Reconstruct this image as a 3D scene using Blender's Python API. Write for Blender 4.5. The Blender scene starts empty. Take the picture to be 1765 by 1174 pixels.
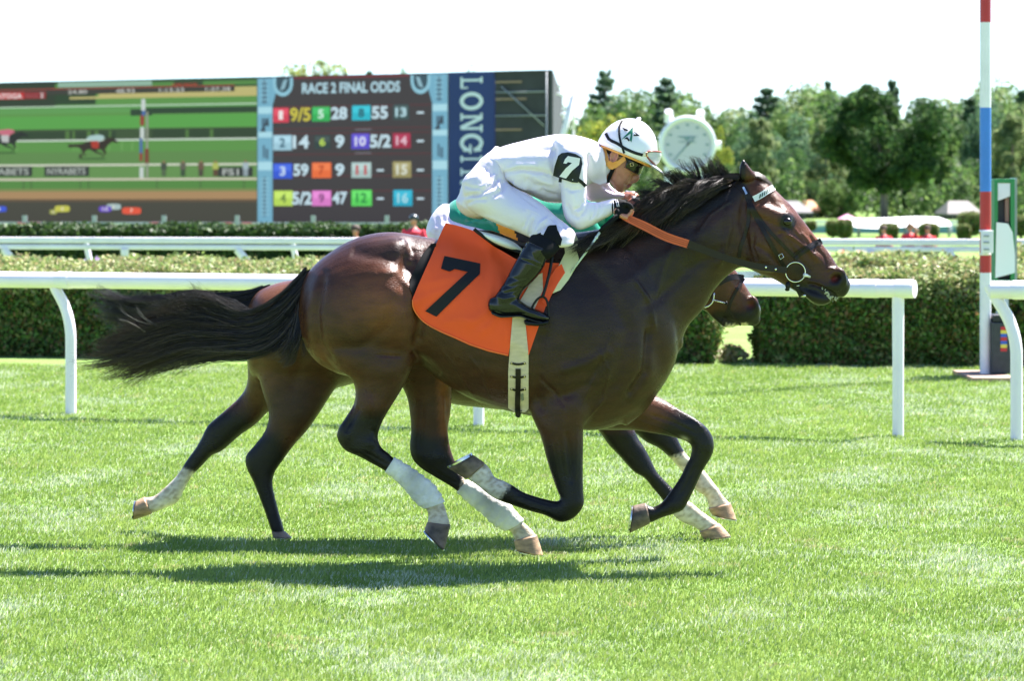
import bpy, bmesh, math, random, numpy as np
from mathutils import Vector, Matrix, geometry
from mathutils.bvhtree import BVHTree
sc = bpy.context.scene
COL = sc.collection
# ---------------------------------------------------------------- camera, light, exposure
F, CX, HY, CAMZ = 5200.0, 882.5, 344.0, 1.65      # focal length in photo pixels, optical centre column, horizon row, eye height
cam = bpy.data.cameras.new('camera'); cam_o = bpy.data.objects.new('camera', cam); COL.objects.link(cam_o)
cam_o.location = (0, 0, CAMZ); cam_o.rotation_euler = (math.radians(90), 0, 0)
cam.sensor_width = 36; cam.lens = F/1765*36; cam.shift_y = -(587-HY)/1765
cam.clip_start = .1; cam.clip_end = 3000
cam.dof.use_dof = True; cam.dof.focus_distance = 13.6; cam.dof.aperture_fstop = 5.6
sc.camera = cam_o
SUN = Vector((0.58, 0.50, 1.22)).normalized()
sun = bpy.data.lights.new('sun', 'SUN'); sun.energy = 5.0; sun.angle = math.radians(2.2); sun.color = (1, .95, .92)
sun_o = bpy.data.objects.new('sun', sun); COL.objects.link(sun_o)
sun_o.rotation_euler = SUN.to_track_quat('Z', 'Y').to_euler(); sun_o.location = (5, 8, 30)
w = bpy.data.worlds.new('World'); sc.world = w; w.use_nodes = True
nt = w.node_tree; sky = nt.nodes.new('ShaderNodeTexSky'); sky.sky_type = 'NISHITA'; sky.sun_disc = False
sky.sun_elevation = math.asin(SUN.z); sky.sun_rotation = math.atan2(SUN.x, SUN.y)
sky.air_density = .8; sky.dust_density = .3; sky.ozone_density = 1.6; sky.altitude = 100
tint = nt.nodes.new('ShaderNodeMix'); tint.data_type = 'RGBA'; tint.blend_type = 'MULTIPLY'; tint.inputs[0].default_value = 1; tint.inputs[7].default_value = (.86, .95, 1.08, 1)
nt.links.new(sky.outputs[0], tint.inputs[6]); nt.links.new(tint.outputs[2], nt.nodes['Background'].inputs[0]); nt.nodes['Background'].inputs[1].default_value = .07
sc.view_settings.view_transform = 'Standard'; sc.view_settings.look = 'None'; sc.view_settings.gamma = 1
EXPO = 2.12
sc.view_settings.exposure = EXPO
sc.cycles.use_denoising = True
sc.cycles.max_bounces = 6; sc.cycles.diffuse_bounces = 3; sc.cycles.glossy_bounces = 3; sc.cycles.transmission_bounces = 3
sc.cycles.caustics_reflective = False; sc.cycles.caustics_refractive = False
sc.cycles.sample_clamp_indirect = 6
rng = np.random.default_rng(7); random.seed(7)

# ---------------------------------------------------------------- helpers
def P(px, py, Y):
    return np.array([(px-CX)/F*Y, Y, CAMZ-(py-HY)/F*Y])
def PV(a, Y):
    a = np.asarray(a, float); Y = np.broadcast_to(np.asarray(Y, float), a.shape[:1])
    return np.stack([(a[:, 0]-CX)/F*Y, Y, CAMZ-(a[:, 1]-HY)/F*Y], 1)
def to_px(co):
    return CX+co[:, 0]/co[:, 1]*F, HY+(CAMZ-co[:, 2])/co[:, 1]*F
def lin(r, g, b):
    f = lambda c: c/12.92 if c <= .04045 else ((c+.055)/1.055)**2.4
    return (f(r/255), f(g/255), f(b/255))
class MB:
    def __init__(s): s.v = []; s.f = []; s.n = 0; s.m = []; s.c = []
    def add(s, v, f, mi=0, col=None):
        v = np.asarray(v, float).reshape(-1, 3)
        s.v.append(v); o = s.n
        for q in f: s.f.append(tuple(int(i)+o for i in q)); s.m.append(mi)
        s.c.append(np.tile(np.array(col if col is not None else (1, 1, 1), float), (len(v), 1))) ; s.n += len(v)
    def verts(s): return np.concatenate(s.v) if s.v else np.zeros((0, 3))
    def box(s, lo, hi, mi=0, col=None):
        x0, y0, z0 = lo; x1, y1, z1 = hi
        v = [(x0,y0,z0),(x1,y0,z0),(x1,y1,z0),(x0,y1,z0),(x0,y0,z1),(x1,y0,z1),(x1,y1,z1),(x0,y1,z1)]
        s.add(v, [(0,3,2,1),(4,5,6,7),(0,1,5,4),(1,2,6,5),(2,3,7,6),(3,0,4,7)], mi, col)
    def tube(s, pts, r, n=10, mi=0, col=None, closed=False):
        pts = np.asarray(pts, float); k = len(pts); r = np.broadcast_to(np.asarray(r, float), (k,))
        if closed: T = np.roll(pts, -1, 0)-np.roll(pts, 1, 0)
        else: T = np.gradient(pts, axis=0)
        T /= np.linalg.norm(T, axis=1)[:, None]+1e-12
        a = np.array([0, 1.0, 0]) if abs(T[0][1]) < .9 else np.array([1.0, 0, 0])
        N = []; prev = a-T[0]*(a@T[0])
        for t in T:
            prev = prev-t*(prev@t); prev = prev/(np.linalg.norm(prev)+1e-12); N.append(prev)
        N = np.array(N); B = np.cross(T, N); th = np.linspace(0, 2*np.pi, n, endpoint=False)
        V = pts[:, None]+r[:, None, None]*(N[:, None]*np.cos(th)[None, :, None]+B[:, None]*np.sin(th)[None, :, None])
        V = V.reshape(-1, 3); f = []
        for i in range(k if closed else k-1):
            for j in range(n):
                a0 = i*n+j; a1 = i*n+(j+1) % n; i2 = (i+1) % k; f.append((a0, a1, i2*n+(j+1) % n, i2*n+j))
        if not closed:
            f.append(tuple(range(n-1, -1, -1))); f.append(tuple(range((k-1)*n, k*n)))
        s.add(V, f, mi, col)
    def ellipsoid(s, c, ax, R=None, n=16, m=10, mi=0, col=None):
        th = np.linspace(0, np.pi, m+1)[1:-1]; ph = np.linspace(0, 2*np.pi, n, endpoint=False)
        v = [(0, 0, 1)]+[(math.sin(t)*math.cos(p), math.sin(t)*math.sin(p), math.cos(t)) for t in th for p in ph]+[(0, 0, -1)]
        v = np.array(v)*np.array(ax)
        if R is not None: v = v@np.array(R).T
        v = v+np.array(c); f = []
        for j in range(n): f.append((0, 1+j, 1+(j+1) % n))
        for i in range(m-2):
            for j in range(n): f.append((1+i*n+j, 1+(i+1)*n+j, 1+(i+1)*n+(j+1) % n, 1+i*n+(j+1) % n))
        L = len(v)-1
        for j in range(n): f.append((1+(m-2)*n+j, L, 1+(m-2)*n+(j+1) % n))
        s.add(v, f, mi, col)
    def loft(s, st, n=24, sub=4, e=2.2, mi=0, col=None, smooth=True, round_caps=True):
        """st rows: ax,ay,bx,by,halfwidth,Y  (two silhouette points in photo pixels, half width in metres, depth)"""
        st = np.asarray(st, float)
        A = PV(st[:, 0:2], st[:, 5]); B = PV(st[:, 2:4], st[:, 5]); W = st[:, 4:5]
        D = np.hstack([A, B, W])
        if smooth and len(D) > 2:
            out = []; E = np.vstack([2*D[0]-D[1], D, 2*D[-1]-D[-2]])
            for i in range(1, len(E)-2):
                p0, p1, p2, p3 = E[i-1:i+3]
                for t in np.arange(sub)/sub:
                    out.append(.5*((2*p1)+(-p0+p2)*t+(2*p0-5*p1+4*p2-p3)*t*t+(-p0+3*p1-3*p2+p3)*t**3))
            out.append(E[-2]); D = np.array(out)
        C = (D[:, :3]+D[:, 3:6])/2; U = (D[:, :3]-D[:, 3:6])/2; Wd = np.maximum(D[:, 6], .002)
        if round_caps:
            def cap(Ci, Ui, Wi, d):
                r = min(np.linalg.norm(Ui), Wi)*.8; rows = []
                for a in (35, 62, 80): rows.append((Ci+d*r*math.sin(math.radians(a)), Ui*math.cos(math.radians(a)), Wi*math.cos(math.radians(a))))
                return rows
            d0 = C[0]-C[1]; d0 = d0/(np.linalg.norm(d0)+1e-9); d1 = C[-1]-C[-2]; d1 = d1/(np.linalg.norm(d1)+1e-9)
            a = cap(C[0], U[0], Wd[0], d0)[::-1]; b = cap(C[-1], U[-1], Wd[-1], d1)
            C = np.vstack([[x[0] for x in a], C, [x[0] for x in b]]); U = np.vstack([[x[1] for x in a], U, [x[1] for x in b]])
            Wd = np.concatenate([[x[2] for x in a], Wd, [x[2] for x in b]])
        th = np.linspace(0, 2*np.pi, n, endpoint=False); c, q = np.cos(th), np.sin(th)
        c = np.sign(c)*np.abs(c)**(2/e); q = np.sign(q)*np.abs(q)**(2/e)
        V = C[:, None]+U[:, None]*c[None, :, None]+Wd[:, None, None]*np.array([0, -1.0, 0])*q[None, :, None]
        k = len(C); f = []
        for i in range(k-1):
            for j in range(n): f.append((i*n+j, i*n+(j+1) % n, (i+1)*n+(j+1) % n, (i+1)*n+j))
        f.append(tuple(range(n-1, -1, -1))); f.append(tuple(range((k-1)*n, k*n)))
        s.add(V.reshape(-1, 3), f, mi, col)
WORLD = {}
def mesh_from(v, f, name):
    me = bpy.data.meshes.new(name); me.from_pydata([tuple(map(float, p)) for p in v] if len(v) < 60000 else np.asarray(v).tolist(), [], f); me.update(); return me
def put(name, me, mats, parent=None, origin=None, smooth=True):
    """link a world-space mesh as one object under parent"""
    n = len(me.vertices); co = np.empty(n*3); me.vertices.foreach_get('co', co); co = co.reshape(-1, 3)
    if parent is not None: base = WORLD[parent.name]
    if origin is None:
        origin = np.array([(co[:, 0].min()+co[:, 0].max())/2, (co[:, 1].min()+co[:, 1].max())/2, co[:, 2].min()]) if n else np.zeros(3)
    origin = np.array(origin, float)
    me.vertices.foreach_set('co', (co-origin).ravel())
    for m in (mats if isinstance(mats, (list, tuple)) else [mats]): me.materials.append(m)
    o = bpy.data.objects.new(name, me); COL.objects.link(o)
    if parent is not None: o.parent = parent; o.location = origin-base
    else: o.location = origin
    WORLD[o.name] = origin
    if smooth: me.polygons.foreach_set('use_smooth', [True]*len(me.polygons))
    me.update()
    return o
def build(mb, name, mats, parent=None, origin=None, smooth=True, cols=False, bevel=0):
    me = mesh_from(mb.verts(), mb.f, name)
    if len(set(mb.m)) > 1: me.polygons.foreach_set('material_index', mb.m)
    if cols: set_cols(me, np.concatenate(mb.c))
    o = put(name, me, mats, parent, origin, smooth)
    if bevel:
        md = o.modifiers.new('bevel', 'BEVEL'); md.width = bevel; md.segments = 2; md.limit_method = 'ANGLE'; md.harden_normals = False
    if smooth == 'auto' or bevel: auto_sm(o)
    return o
def auto_sm(o, a=40):
    me = o.data; bm = bmesh.new(); bm.from_mesh(me)
    for ed in bm.edges:
        if len(ed.link_faces) == 2: ed.smooth = ed.calc_face_angle(0) < math.radians(a)
    bm.to_mesh(me); bm.free()
def set_cols(me, c):
    at = me.color_attributes.new('col', 'FLOAT_COLOR', 'POINT'); c4 = np.ones((len(c), 4)); c4[:, :3] = c; at.data.foreach_set('color', c4.ravel())
def empty(name, loc, label, cat, group=None):
    o = bpy.data.objects.new(name, None); o.location = loc; o.empty_display_size = .1; COL.objects.link(o); WORLD[o.name] = np.array(loc, float)
    return tag(o, label, cat, group)
def tag(o, label=None, cat=None, group=None, kind=None):
    if label: o['label'] = label
    if cat: o['category'] = cat
    if group: o['group'] = group
    if kind: o['kind'] = kind
    return o
def nodes(m): return m.node_tree.nodes, m.node_tree.links
def mat(name, base, rough=.6, spec=.5, nscale=0, namt=.15, bump=0, bscale=200, metal=0, coat=0, attr=False, aniso=None, sheen=0, emit=None, estr=1, sub=0, translucent=0, bdist=.005, coatr=.1, ridged=0, rscale=8, rdist=.01, rvar=0):
    m = bpy.data.materials.new(name); m.use_nodes = True; N, L = nodes(m); b = N['Principled BSDF']
    b.inputs['Base Color'].default_value = (*base, 1); b.inputs['Roughness'].default_value = rough
    b.inputs['Specular IOR Level'].default_value = spec; b.inputs['Metallic'].default_value = metal
    b.inputs['Coat Weight'].default_value = coat; b.inputs['Coat Roughness'].default_value = coatr; b.inputs['Sheen Weight'].default_value = sheen
    if sub: b.inputs['Subsurface Weight'].default_value = sub; b.inputs['Subsurface Scale'].default_value = .01; b.inputs['Subsurface Radius'].default_value = (1, .35, .2)
    src = None
    if attr:
        a = N.new('ShaderNodeAttribute'); a.attribute_name = 'col'; src = a.outputs['Color']; L.new(src, b.inputs['Base Color'])
    tc = N.new('ShaderNodeTexCoord'); mp = N.new('ShaderNodeMapping'); L.new(tc.outputs['Object'], mp.inputs[0])
    if aniso: mp.inputs['Scale'].default_value = aniso
    if nscale:
        nz = N.new('ShaderNodeTexNoise'); nz.inputs['Scale'].default_value = nscale; nz.inputs['Detail'].default_value = 5; L.new(mp.outputs[0], nz.inputs['Vector'])
        mr = N.new('ShaderNodeMapRange'); mr.inputs['From Min'].default_value = .3; mr.inputs['From Max'].default_value = .7
        mr.inputs['To Min'].default_value = 1-namt; mr.inputs['To Max'].default_value = 1+namt; L.new(nz.outputs[0], mr.inputs[0])
        mx = N.new('ShaderNodeMix'); mx.data_type = 'RGBA'; mx.blend_type = 'MULTIPLY'; mx.inputs[0].default_value = 1
        if src: L.new(src, mx.inputs[6])
        else: mx.inputs[6].default_value = (*base, 1)
        L.new(mr.outputs[0], mx.inputs[7]); L.new(mx.outputs[2], b.inputs['Base Color'])
    if bump:
        nb = N.new('ShaderNodeTexNoise'); nb.inputs['Scale'].default_value = bscale; nb.inputs['Detail'].default_value = 4; L.new(mp.outputs[0], nb.inputs['Vector'])
        bp = N.new('ShaderNodeBump'); bp.inputs['Strength'].default_value = bump; bp.inputs['Distance'].default_value = bdist
        L.new(nb.outputs[0], bp.inputs['Height']); L.new(bp.outputs[0], b.inputs['Normal'])
    if rvar:
        nr = N.new('ShaderNodeTexNoise'); nr.inputs['Scale'].default_value = 22; nr.inputs['Detail'].default_value = 6; L.new(mp.outputs[0], nr.inputs['Vector']); m2 = N.new('ShaderNodeMapRange'); m2.inputs['From Min'].default_value = .3; m2.inputs['From Max'].default_value = .7
        m2.inputs['To Min'].default_value = rough-rvar; m2.inputs['To Max'].default_value = rough+rvar; L.new(nr.outputs[0], m2.inputs[0]); L.new(m2.outputs[0], b.inputs['Roughness'])
    if ridged:
        ng = N.new('ShaderNodeTexNoise'); ng.noise_type = 'RIDGED_MULTIFRACTAL'; ng.inputs['Scale'].default_value = rscale; ng.inputs['Detail'].default_value = 2.5; ng.inputs['Distortion'].default_value = .6; L.new(mp.outputs[0], ng.inputs['Vector'])
        b2 = N.new('ShaderNodeBump'); b2.inputs['Strength'].default_value = ridged; b2.inputs['Distance'].default_value = rdist; L.new(ng.outputs[0], b2.inputs['Height'])
        if bump: L.new(b2.outputs[0], bp.inputs['Normal'])
        else: L.new(b2.outputs[0], b.inputs['Normal'])
    if emit: b.inputs['Emission Color'].default_value = (*emit, 1); b.inputs['Emission Strength'].default_value = estr
    if translucent:
        t = N.new('ShaderNodeBsdfTranslucent'); mxs = N.new('ShaderNodeMixShader'); mxs.inputs[0].default_value = translucent
        bc = b.inputs['Base Color']
        if bc.is_linked: L.new(bc.links[0].from_socket, t.inputs[0])
        else: t.inputs[0].default_value = (*base, 1)
        L.new(b.outputs[0], mxs.inputs[1]); L.new(t.outputs[0], mxs.inputs[2]); L.new(mxs.outputs[0], N['Material Output'].inputs[0])
    return m
def ao(o):  # evaluated copy of the mesh
    dg = bpy.context.evaluated_depsgraph_get(); return bpy.data.meshes.new_from_object(o.evaluated_get(dg))
def adjacency(me):
    e = np.empty(len(me.edges)*2, int); me.edges.foreach_get('vertices', e); return e.reshape(-1, 2)
def lap(co, e, it, lam=.5, mask=None):
    n = len(co); deg = np.bincount(e.ravel(), minlength=n).astype(float); deg[deg == 0] = 1
    for _ in range(it):
        s = np.stack([np.bincount(e[:, 0], co[e[:, 1], k], n)+np.bincount(e[:, 1], co[e[:, 0], k], n) for k in range(3)], 1)/deg[:, None]
        d = (s-co)*lam
        if mask is not None: d *= mask[:, None]
        co = co+d
    return co
def get(me):
    co = np.empty(len(me.vertices)*3); me.vertices.foreach_get('co', co); return co.reshape(-1, 3)
def normals(me):
    no = np.empty(len(me.vertices)*3); me.vertices.foreach_get('normal', no); return no.reshape(-1, 3)
def remesh(mb, voxel, smooth=4, lam=.5):
    """union of overlapping closed shapes as one continuous skin"""
    me = mesh_from(mb.verts(), mb.f, 'tmp'); o = bpy.data.objects.new('tmp', me); COL.objects.link(o)
    md = o.modifiers.new('r', 'REMESH'); md.mode = 'VOXEL'; md.voxel_size = voxel; md.adaptivity = 0
    out = ao(o); bpy.data.objects.remove(o); bpy.data.meshes.remove(me)
    e = adjacency(out); co = get(out)
    # taubin: keeps volume
    for _ in range(smooth): co = lap(co, e, 1, lam); co = lap(co, e, 1, -lam*.9) if _ % 2 == 0 else co
    out.vertices.foreach_set('co', co.ravel()); out.update(); return out
def smooth_at(me, spots):
    e = adjacency(me); co = get(me)
    for (px, py, r, it, y0, y1) in spots:
        x, y = to_px(co); m = np.exp(-(((x-px)**2+(y-py)**2)/(r*r))**2)*((co[:, 1] > y0) & (co[:, 1] < y1)); co = lap(co, e, it, .6, m)
    me.vertices.foreach_set('co', co.ravel()); me.update()
def seg_dist(x, y, poly):
    poly = np.asarray(poly, float); best = np.full(len(x), 1e9); tt = np.zeros(len(x)); L = 0
    seg = np.linalg.norm(np.diff(poly, axis=0), axis=1); tot = seg.sum()
    for i in range(len(poly)-1):
        a, b = poly[i], poly[i+1]; d = b-a; t = np.clip(((x-a[0])*d[0]+(y-a[1])*d[1])/(d@d+1e-9), 0, 1)
        r = np.hypot(x-a[0]-t*d[0], y-a[1]-t*d[1]); m = r < best; best[m] = r[m]; tt[m] = (L+t[m]*seg[i])/tot; L += seg[i]
    return best, tt
def relief(me, bumps=(), lines=(), side=-1, gain=1.0):
    """bumps: px,py,rx,ry,angle,amp(mm)[,y0,y1]; lines: polyline,width px,amp(mm)[,y0,y1] pushed along the normal on the side facing -Y (side=-1) """
    co = get(me); no = normals(me); x, y = to_px(co); w = np.clip(side*no[:, 1]*1.6+.1, 0, 1); d = np.zeros(len(co))
    for b in bumps:
        px, py, rx, ry, an, amp = b[:6]; c, s = math.cos(math.radians(an)), math.sin(math.radians(an))
        u = ((x-px)*c+(y-py)*s)/rx; v = (-(x-px)*s+(y-py)*c)/ry; g = np.exp(-(u*u+v*v)); 
        if len(b) > 6: g = g*((co[:, 1] > b[6]) & (co[:, 1] < b[7]))
        d += g*amp*gain/1000
    for l in lines:
        r, t = seg_dist(x, y, l[0]); g = np.exp(-(r/l[1])**2)*np.clip(np.sin(np.pi*np.clip(t, .03, .97))*3, 0, 1)
        if len(l) > 3: g = g*((co[:, 1] > l[3]) & (co[:, 1] < l[4]))
        d += g*l[2]*gain/1000
    co = co+no*(d*w)[:, None]; me.vertices.foreach_set('co', co.ravel()); me.update()
def cr(pts, n):
    """Catmull-Rom resample of a polyline to n points"""
    p = np.asarray(pts, float); 
    if len(p) == 2: return p[0]+(p[1]-p[0])*np.linspace(0, 1, n)[:, None]
    E = np.vstack([2*p[0]-p[1], p, 2*p[-1]-p[-2]]); t = np.linspace(0, len(p)-1-1e-6, n); i = t.astype(int); f = (t-i)[:, None]
    p0, p1, p2, p3 = E[i], E[i+1], E[i+2], E[i+3]
    return .5*(2*p1+(p2-p0)*f+(2*p0-5*p1+4*p2-p3)*f**2+(-p0+3*p1-3*p2+p3)*f**3)
def hair(guides, n, r0, r1, width, K=14, curl=.004, seed=1, lmin=.7, cols=None, taper=True, sheet=True, flat=(1, 1, 1), clumpy=.5, locks=0):
    """guides: list of (k,3) world polylines ordered across the lock; strands are blended between neighbours"""
    R = np.random.default_rng(seed); G = np.array([cr(g, 40) for g in guides]); m = len(G)
    t = R.uniform(0, m-1, n) if sheet and m > 1 else R.integers(0, m, n).astype(float)
    i = np.minimum(t.astype(int), m-2) if m > 1 else np.zeros(n, int); f = t-i
    if locks:
        lk = R.integers(0, locks, n); tl = R.uniform(0, m-1, locks); t = np.clip(tl[lk]+R.normal(0, .10, n), 0, m-1-1e-6); i = np.minimum(t.astype(int), max(m-2, 0)); f = t-i
    base = G[i]*(1-f)[:, None, None]+(G[i+1] if m > 1 else G[i])*f[:, None, None]
    Lf = R.uniform(lmin, 1.02, n)**1 if not locks else np.clip(R.uniform(lmin, 1.05, locks)[lk]*R.uniform(.86, 1.02, n), .1, 1.04); s = np.linspace(0, 1, K)
    idx = np.clip(s[None]*Lf[:, None]*39, 0, 38.999); ii = idx.astype(int); ff = (idx-ii)[..., None]
    pts = np.take_along_axis(base, ii[..., None].repeat(3, 2), 1)*(1-ff)+np.take_along_axis(base, (ii+1)[..., None].repeat(3, 2), 1)*ff
    off = R.normal(0, 1, (n, 3)); off /= np.linalg.norm(off, axis=1)[:, None]; off *= R.uniform(0, 1, n)[:, None]**.5*np.array(flat)
    clump = R.normal(0, clumpy, (max(n//22, 1), 3)); ci = R.integers(0, len(clump), n)
    rad = r0+(r1-r0)*s[None, :]**1.4
    if locks:
        lo = np.clip(R.normal(0, .75, (locks, 3)), -1.3, 1.3)*np.array(flat); ph_ = R.uniform(0, 6.28, (locks, 3)); fq = R.uniform(2.5, 6, (locks, 1, 1))
        sway = np.sin(fq*s[None, :, None]+ph_[:, None])*s[None, :, None]*rad.max()*.7
        pts = pts+off[:, None]*(rad*(.45-.36*s[None]**1.2))[..., None]+lo[lk][:, None]*rad[..., None]+sway[lk]
    else: pts = pts+off[:, None]*rad[..., None]+clump[ci][:, None]*rad[..., None]*s[None, :, None]*.7*np.array(flat)
    ph = R.uniform(0, 6.28, (n, 3)); fr = R.uniform(3, 8, (n, 1))
    for k in range(3): pts[..., k] += curl*s[None]*np.sin(fr*s[None]*2+ph[:, k:k+1])*R.uniform(.3, 1.5, (n, 1))
    T = np.gradient(pts, axis=1); T /= np.linalg.norm(T, axis=2)[..., None]+1e-9
    N1 = np.cross(T, np.array([0, 1.0, 0])); N1 /= np.linalg.norm(N1, axis=2)[..., None]+1e-6; N2 = np.cross(T, N1)
    w_ = width*R.uniform(.6, 1.3, (n, 1))*(1-.8*s[None]**2 if taper else np.ones((1, K)))
    th = [0, 2.094, 4.189]
    V = np.stack([pts+(N1*math.cos(a)+N2*math.sin(a))*w_[..., None] for a in th], 2)   # n,K,3,3
    b = (np.arange(n)[:, None, None]*K*3+np.arange(K-1)[None, :, None]*3); j = np.arange(3)[None, None]; j2 = (j+1) % 3
    fc = np.stack([b+j, b+j2, b+3+j2, b+3+j], -1).reshape(-1, 4)
    return V.reshape(-1, 3), fc, n, K
def np_mesh(name, V, Fq):
    """fast mesh from arrays; Fq (m,k)"""
    me = bpy.data.meshes.new(name); V = np.asarray(V, np.float32); Fq = np.asarray(Fq, np.int32); k = Fq.shape[1]
    me.vertices.add(len(V)); me.vertices.foreach_set('co', V.ravel()); me.loops.add(Fq.size); me.loops.foreach_set('vertex_index', Fq.ravel())
    me.polygons.add(len(Fq)); me.polygons.foreach_set('loop_start', np.arange(0, Fq.size, k, dtype=np.int32))
    me.update(calc_edges=True); me.validate(); return me
def hair_obj(name, parts, m, parent, c0, c1, seed=3, tipc=None):
    Vs = []; Fs = []; Cs = []; o = 0; R = np.random.default_rng(seed)
    for V, Fq, n, K in parts:
        Vs.append(V); Fs.append(Fq+o); o += len(V)
        a = R.uniform(0, 1, n)**3; c = np.array(c0)*(1-a)[:, None]+np.array(c1)*a[:, None]; c = np.repeat(c[:, None], K, 1)
        if tipc is not None:
            s = np.linspace(0, 1, K)[None, :, None]**4; c = c*(1-s)+np.array(tipc)*s
        Cs.append(np.repeat(c.reshape(-1, 3), 3, 0))
    me = np_mesh(name, np.concatenate(Vs), np.concatenate(Fs)); set_cols(me, np.concatenate(Cs))
    return put(name, me, m, parent)
def bvh_of(*objs):
    V = []; Fc = []; o = 0
    for ob in objs:
        me = ob.data; co = get(me)+WORLD[ob.name]; V += co.tolist(); Fc += [tuple(i+o for i in p.vertices) for p in me.polygons]; o += len(co)
    return BVHTree.FromPolygons(V, Fc)
def cast(bvh, px, py, Y0=12.3, ymax=99, far=False):
    """depth at which the line of sight through a photo pixel meets the surface (None when it misses)"""
    if far: s = P(px, py, 16.0); d = -P(px, py, 1.0)+np.array([0, 0, CAMZ]); d = -(P(px, py, 2.0)-P(px, py, 1.0))
    else: s = P(px, py, Y0); d = P(px, py, 2.0)-P(px, py, 1.0)
    h = bvh.ray_cast(Vector(s), Vector(d).normalized())
    if h[0] is None or h[0].y > ymax: return None
    return h[0].y
def inpoly(x, y, poly):
    poly = np.asarray(poly, float); x = np.asarray(x); ins = np.zeros(x.shape, bool); j = len(poly)-1
    for i in range(len(poly)):
        xi, yi = poly[i]; xj, yj = poly[j]
        c = ((yi > y) != (yj > y)) & (x < (xj-xi)*(y-yi)/((yj-yi) if yj != yi else 1e-9)+xi); ins ^= c; j = i
    return ins
def tri_poly(poly, step):
    """triangulated flat patch (pixels) with inner points"""
    p = np.asarray(poly, float); out = []
    for i in range(len(p)):
        a, b = p[i], p[(i+1) % len(p)]; k = max(1, int(round(np.linalg.norm(b-a)/step)))
        for t in range(k): out.append(a+(b-a)*t/k)
    nb = len(out); x0, y0 = p.min(0); x1, y1 = p.max(0); g = []
    bd = np.array(out)
    for r, yy in enumerate(np.arange(y0, y1, step*.87)):
        for xx in np.arange(x0+(step/2 if r % 2 else 0), x1, step):
            if inpoly(np.array([xx]), np.array([yy]), p)[0] and np.min(np.hypot(bd[:, 0]-xx, bd[:, 1]-yy)) > step*.55: g.append((xx, yy))
    pts = [Vector(q) for q in out]+[Vector(q) for q in g]
    r = geometry.delaunay_2d_cdt(pts, [(i, (i+1) % nb) for i in range(nb)], [list(range(nb))], 1, 1e-4)
    return np.array([tuple(q) for q in r[0]]), [tuple(f) for f in r[2]]
def drape(name, poly, bvh, off, m, parent, step=7, thick=.002, sm=6, wr=(), Yfall=13.66, far=False, blend=None, cols=None, follow=None, Ymax=13.75):
    """cloth or strap patch laid on the body"""
    q, f = tri_poly(poly, step); n = len(q); Y = np.full(n, np.nan)
    for i in range(n):
        c = cast(bvh, q[i, 0], q[i, 1], ymax=Ymax)
        if c is not None: Y[i] = c
    miss = np.isnan(Y)
    if miss.any():
        ok = np.where(~miss)[0]
        for i in np.where(miss)[0]:
            if len(ok):
                k = ok[np.argmin((q[ok, 0]-q[i, 0])**2+(q[ok, 1]-q[i, 1])**2)]; d = np.hypot(*(q[k]-q[i])); Y[i] = min(Y[k]+.0012*d, max(Yfall, Y[k]))
            else: Y[i] = Yfall
    E = np.array([(a, b) for t in f for a, b in ((t[0], t[1]), (t[1], t[2]), (t[2], t[0]))]); deg = np.bincount(E.ravel(), minlength=n)
    Y0 = Y.copy()
    for _ in range(sm):
        s = np.bincount(E[:, 0], Y[E[:, 1]], n)+np.bincount(E[:, 1], Y[E[:, 0]], n); Y = np.minimum(.5*Y+.5*s/np.maximum(deg, 1), Y0)
    Yb = Y-off*.6; Y = Y-off
    for (pl, wd, am) in wr:
        r, t = seg_dist(q[:, 0], q[:, 1], pl); Y -= am/1000*np.exp(-(r/wd)**2)*np.clip(np.sin(np.pi*t)*2, .0, 1)
    if wr:
        for _ in range(3): Y = .5*Y+.5*(np.bincount(E[:, 0], Y[E[:, 1]], n)+np.bincount(E[:, 1], Y[E[:, 0]], n))/np.maximum(deg, 1)
    Y = np.minimum(Y, Yb); v = PV(q, Y); no_ = n
    back = v+np.array([0, thick, 0]); E2 = {}
    for t in f:
        for a, b in ((t[0], t[1]), (t[1], t[2]), (t[2], t[0])):
            if (b, a) in E2: del E2[(b, a)]
            else: E2[(a, b)] = 1
    ff = list(f)+[tuple(i+n for i in t[::-1]) for t in f]+[(b, a, a+n, b+n) for a, b in E2]
    mb = MB(); mb.add(np.vstack([v, back]), ff)
    return build(mb, name, m, parent, smooth='auto')
def strap(path, width, n=None, ):
    """outline polygon of a constant-width ribbon round a pixel path"""
    p = cr(path, n or max(6, int(np.linalg.norm(np.diff(np.asarray(path, float), axis=0), axis=1).sum()/6))); T = np.gradient(p, axis=0); T /= np.linalg.norm(T, axis=1)[:, None]
    N = np.stack([-T[:, 1], T[:, 0]], 1); w_ = np.broadcast_to(np.asarray(width, float), (len(p),))[:, None]/2
    return np.vstack([p+N*w_, (p-N*w_)[::-1]])
def ribbon(mb, path, width, Y, thick=.0035, **k):
    """strap in space: pixel path, width in pixels, depth per path point"""
    p = np.asarray(path, float); Yp = np.broadcast_to(np.asarray(Y, float), (len(p),)); n = len(p)*5
    q = cr(np.hstack([p, Yp[:, None]]), n); T = np.gradient(q[:, :2], axis=0); T /= np.linalg.norm(T, axis=1)[:, None]+1e-9
    N = np.stack([-T[:, 1], T[:, 0]], 1); w_ = np.interp(np.linspace(0, 1, n), np.linspace(0, 1, np.size(width)), np.atleast_1d(width))[:, None]/2
    A = PV(q[:, :2]+N*w_, q[:, 2]); B = PV(q[:, :2]-N*w_, q[:, 2]); t = np.array([0, thick, 0])
    V = np.stack([A, B, B+t, A+t], 1).reshape(-1, 3); f = []
    for i in range(n-1):
        for j in range(4): f.append((i*4+j, i*4+(j+1) % 4, (i+1)*4+(j+1) % 4, (i+1)*4+j))
    f += [(3, 2, 1, 0), tuple(4*(n-1)+j for j in range(4))]
    mb.add(V, f, **k)
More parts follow.
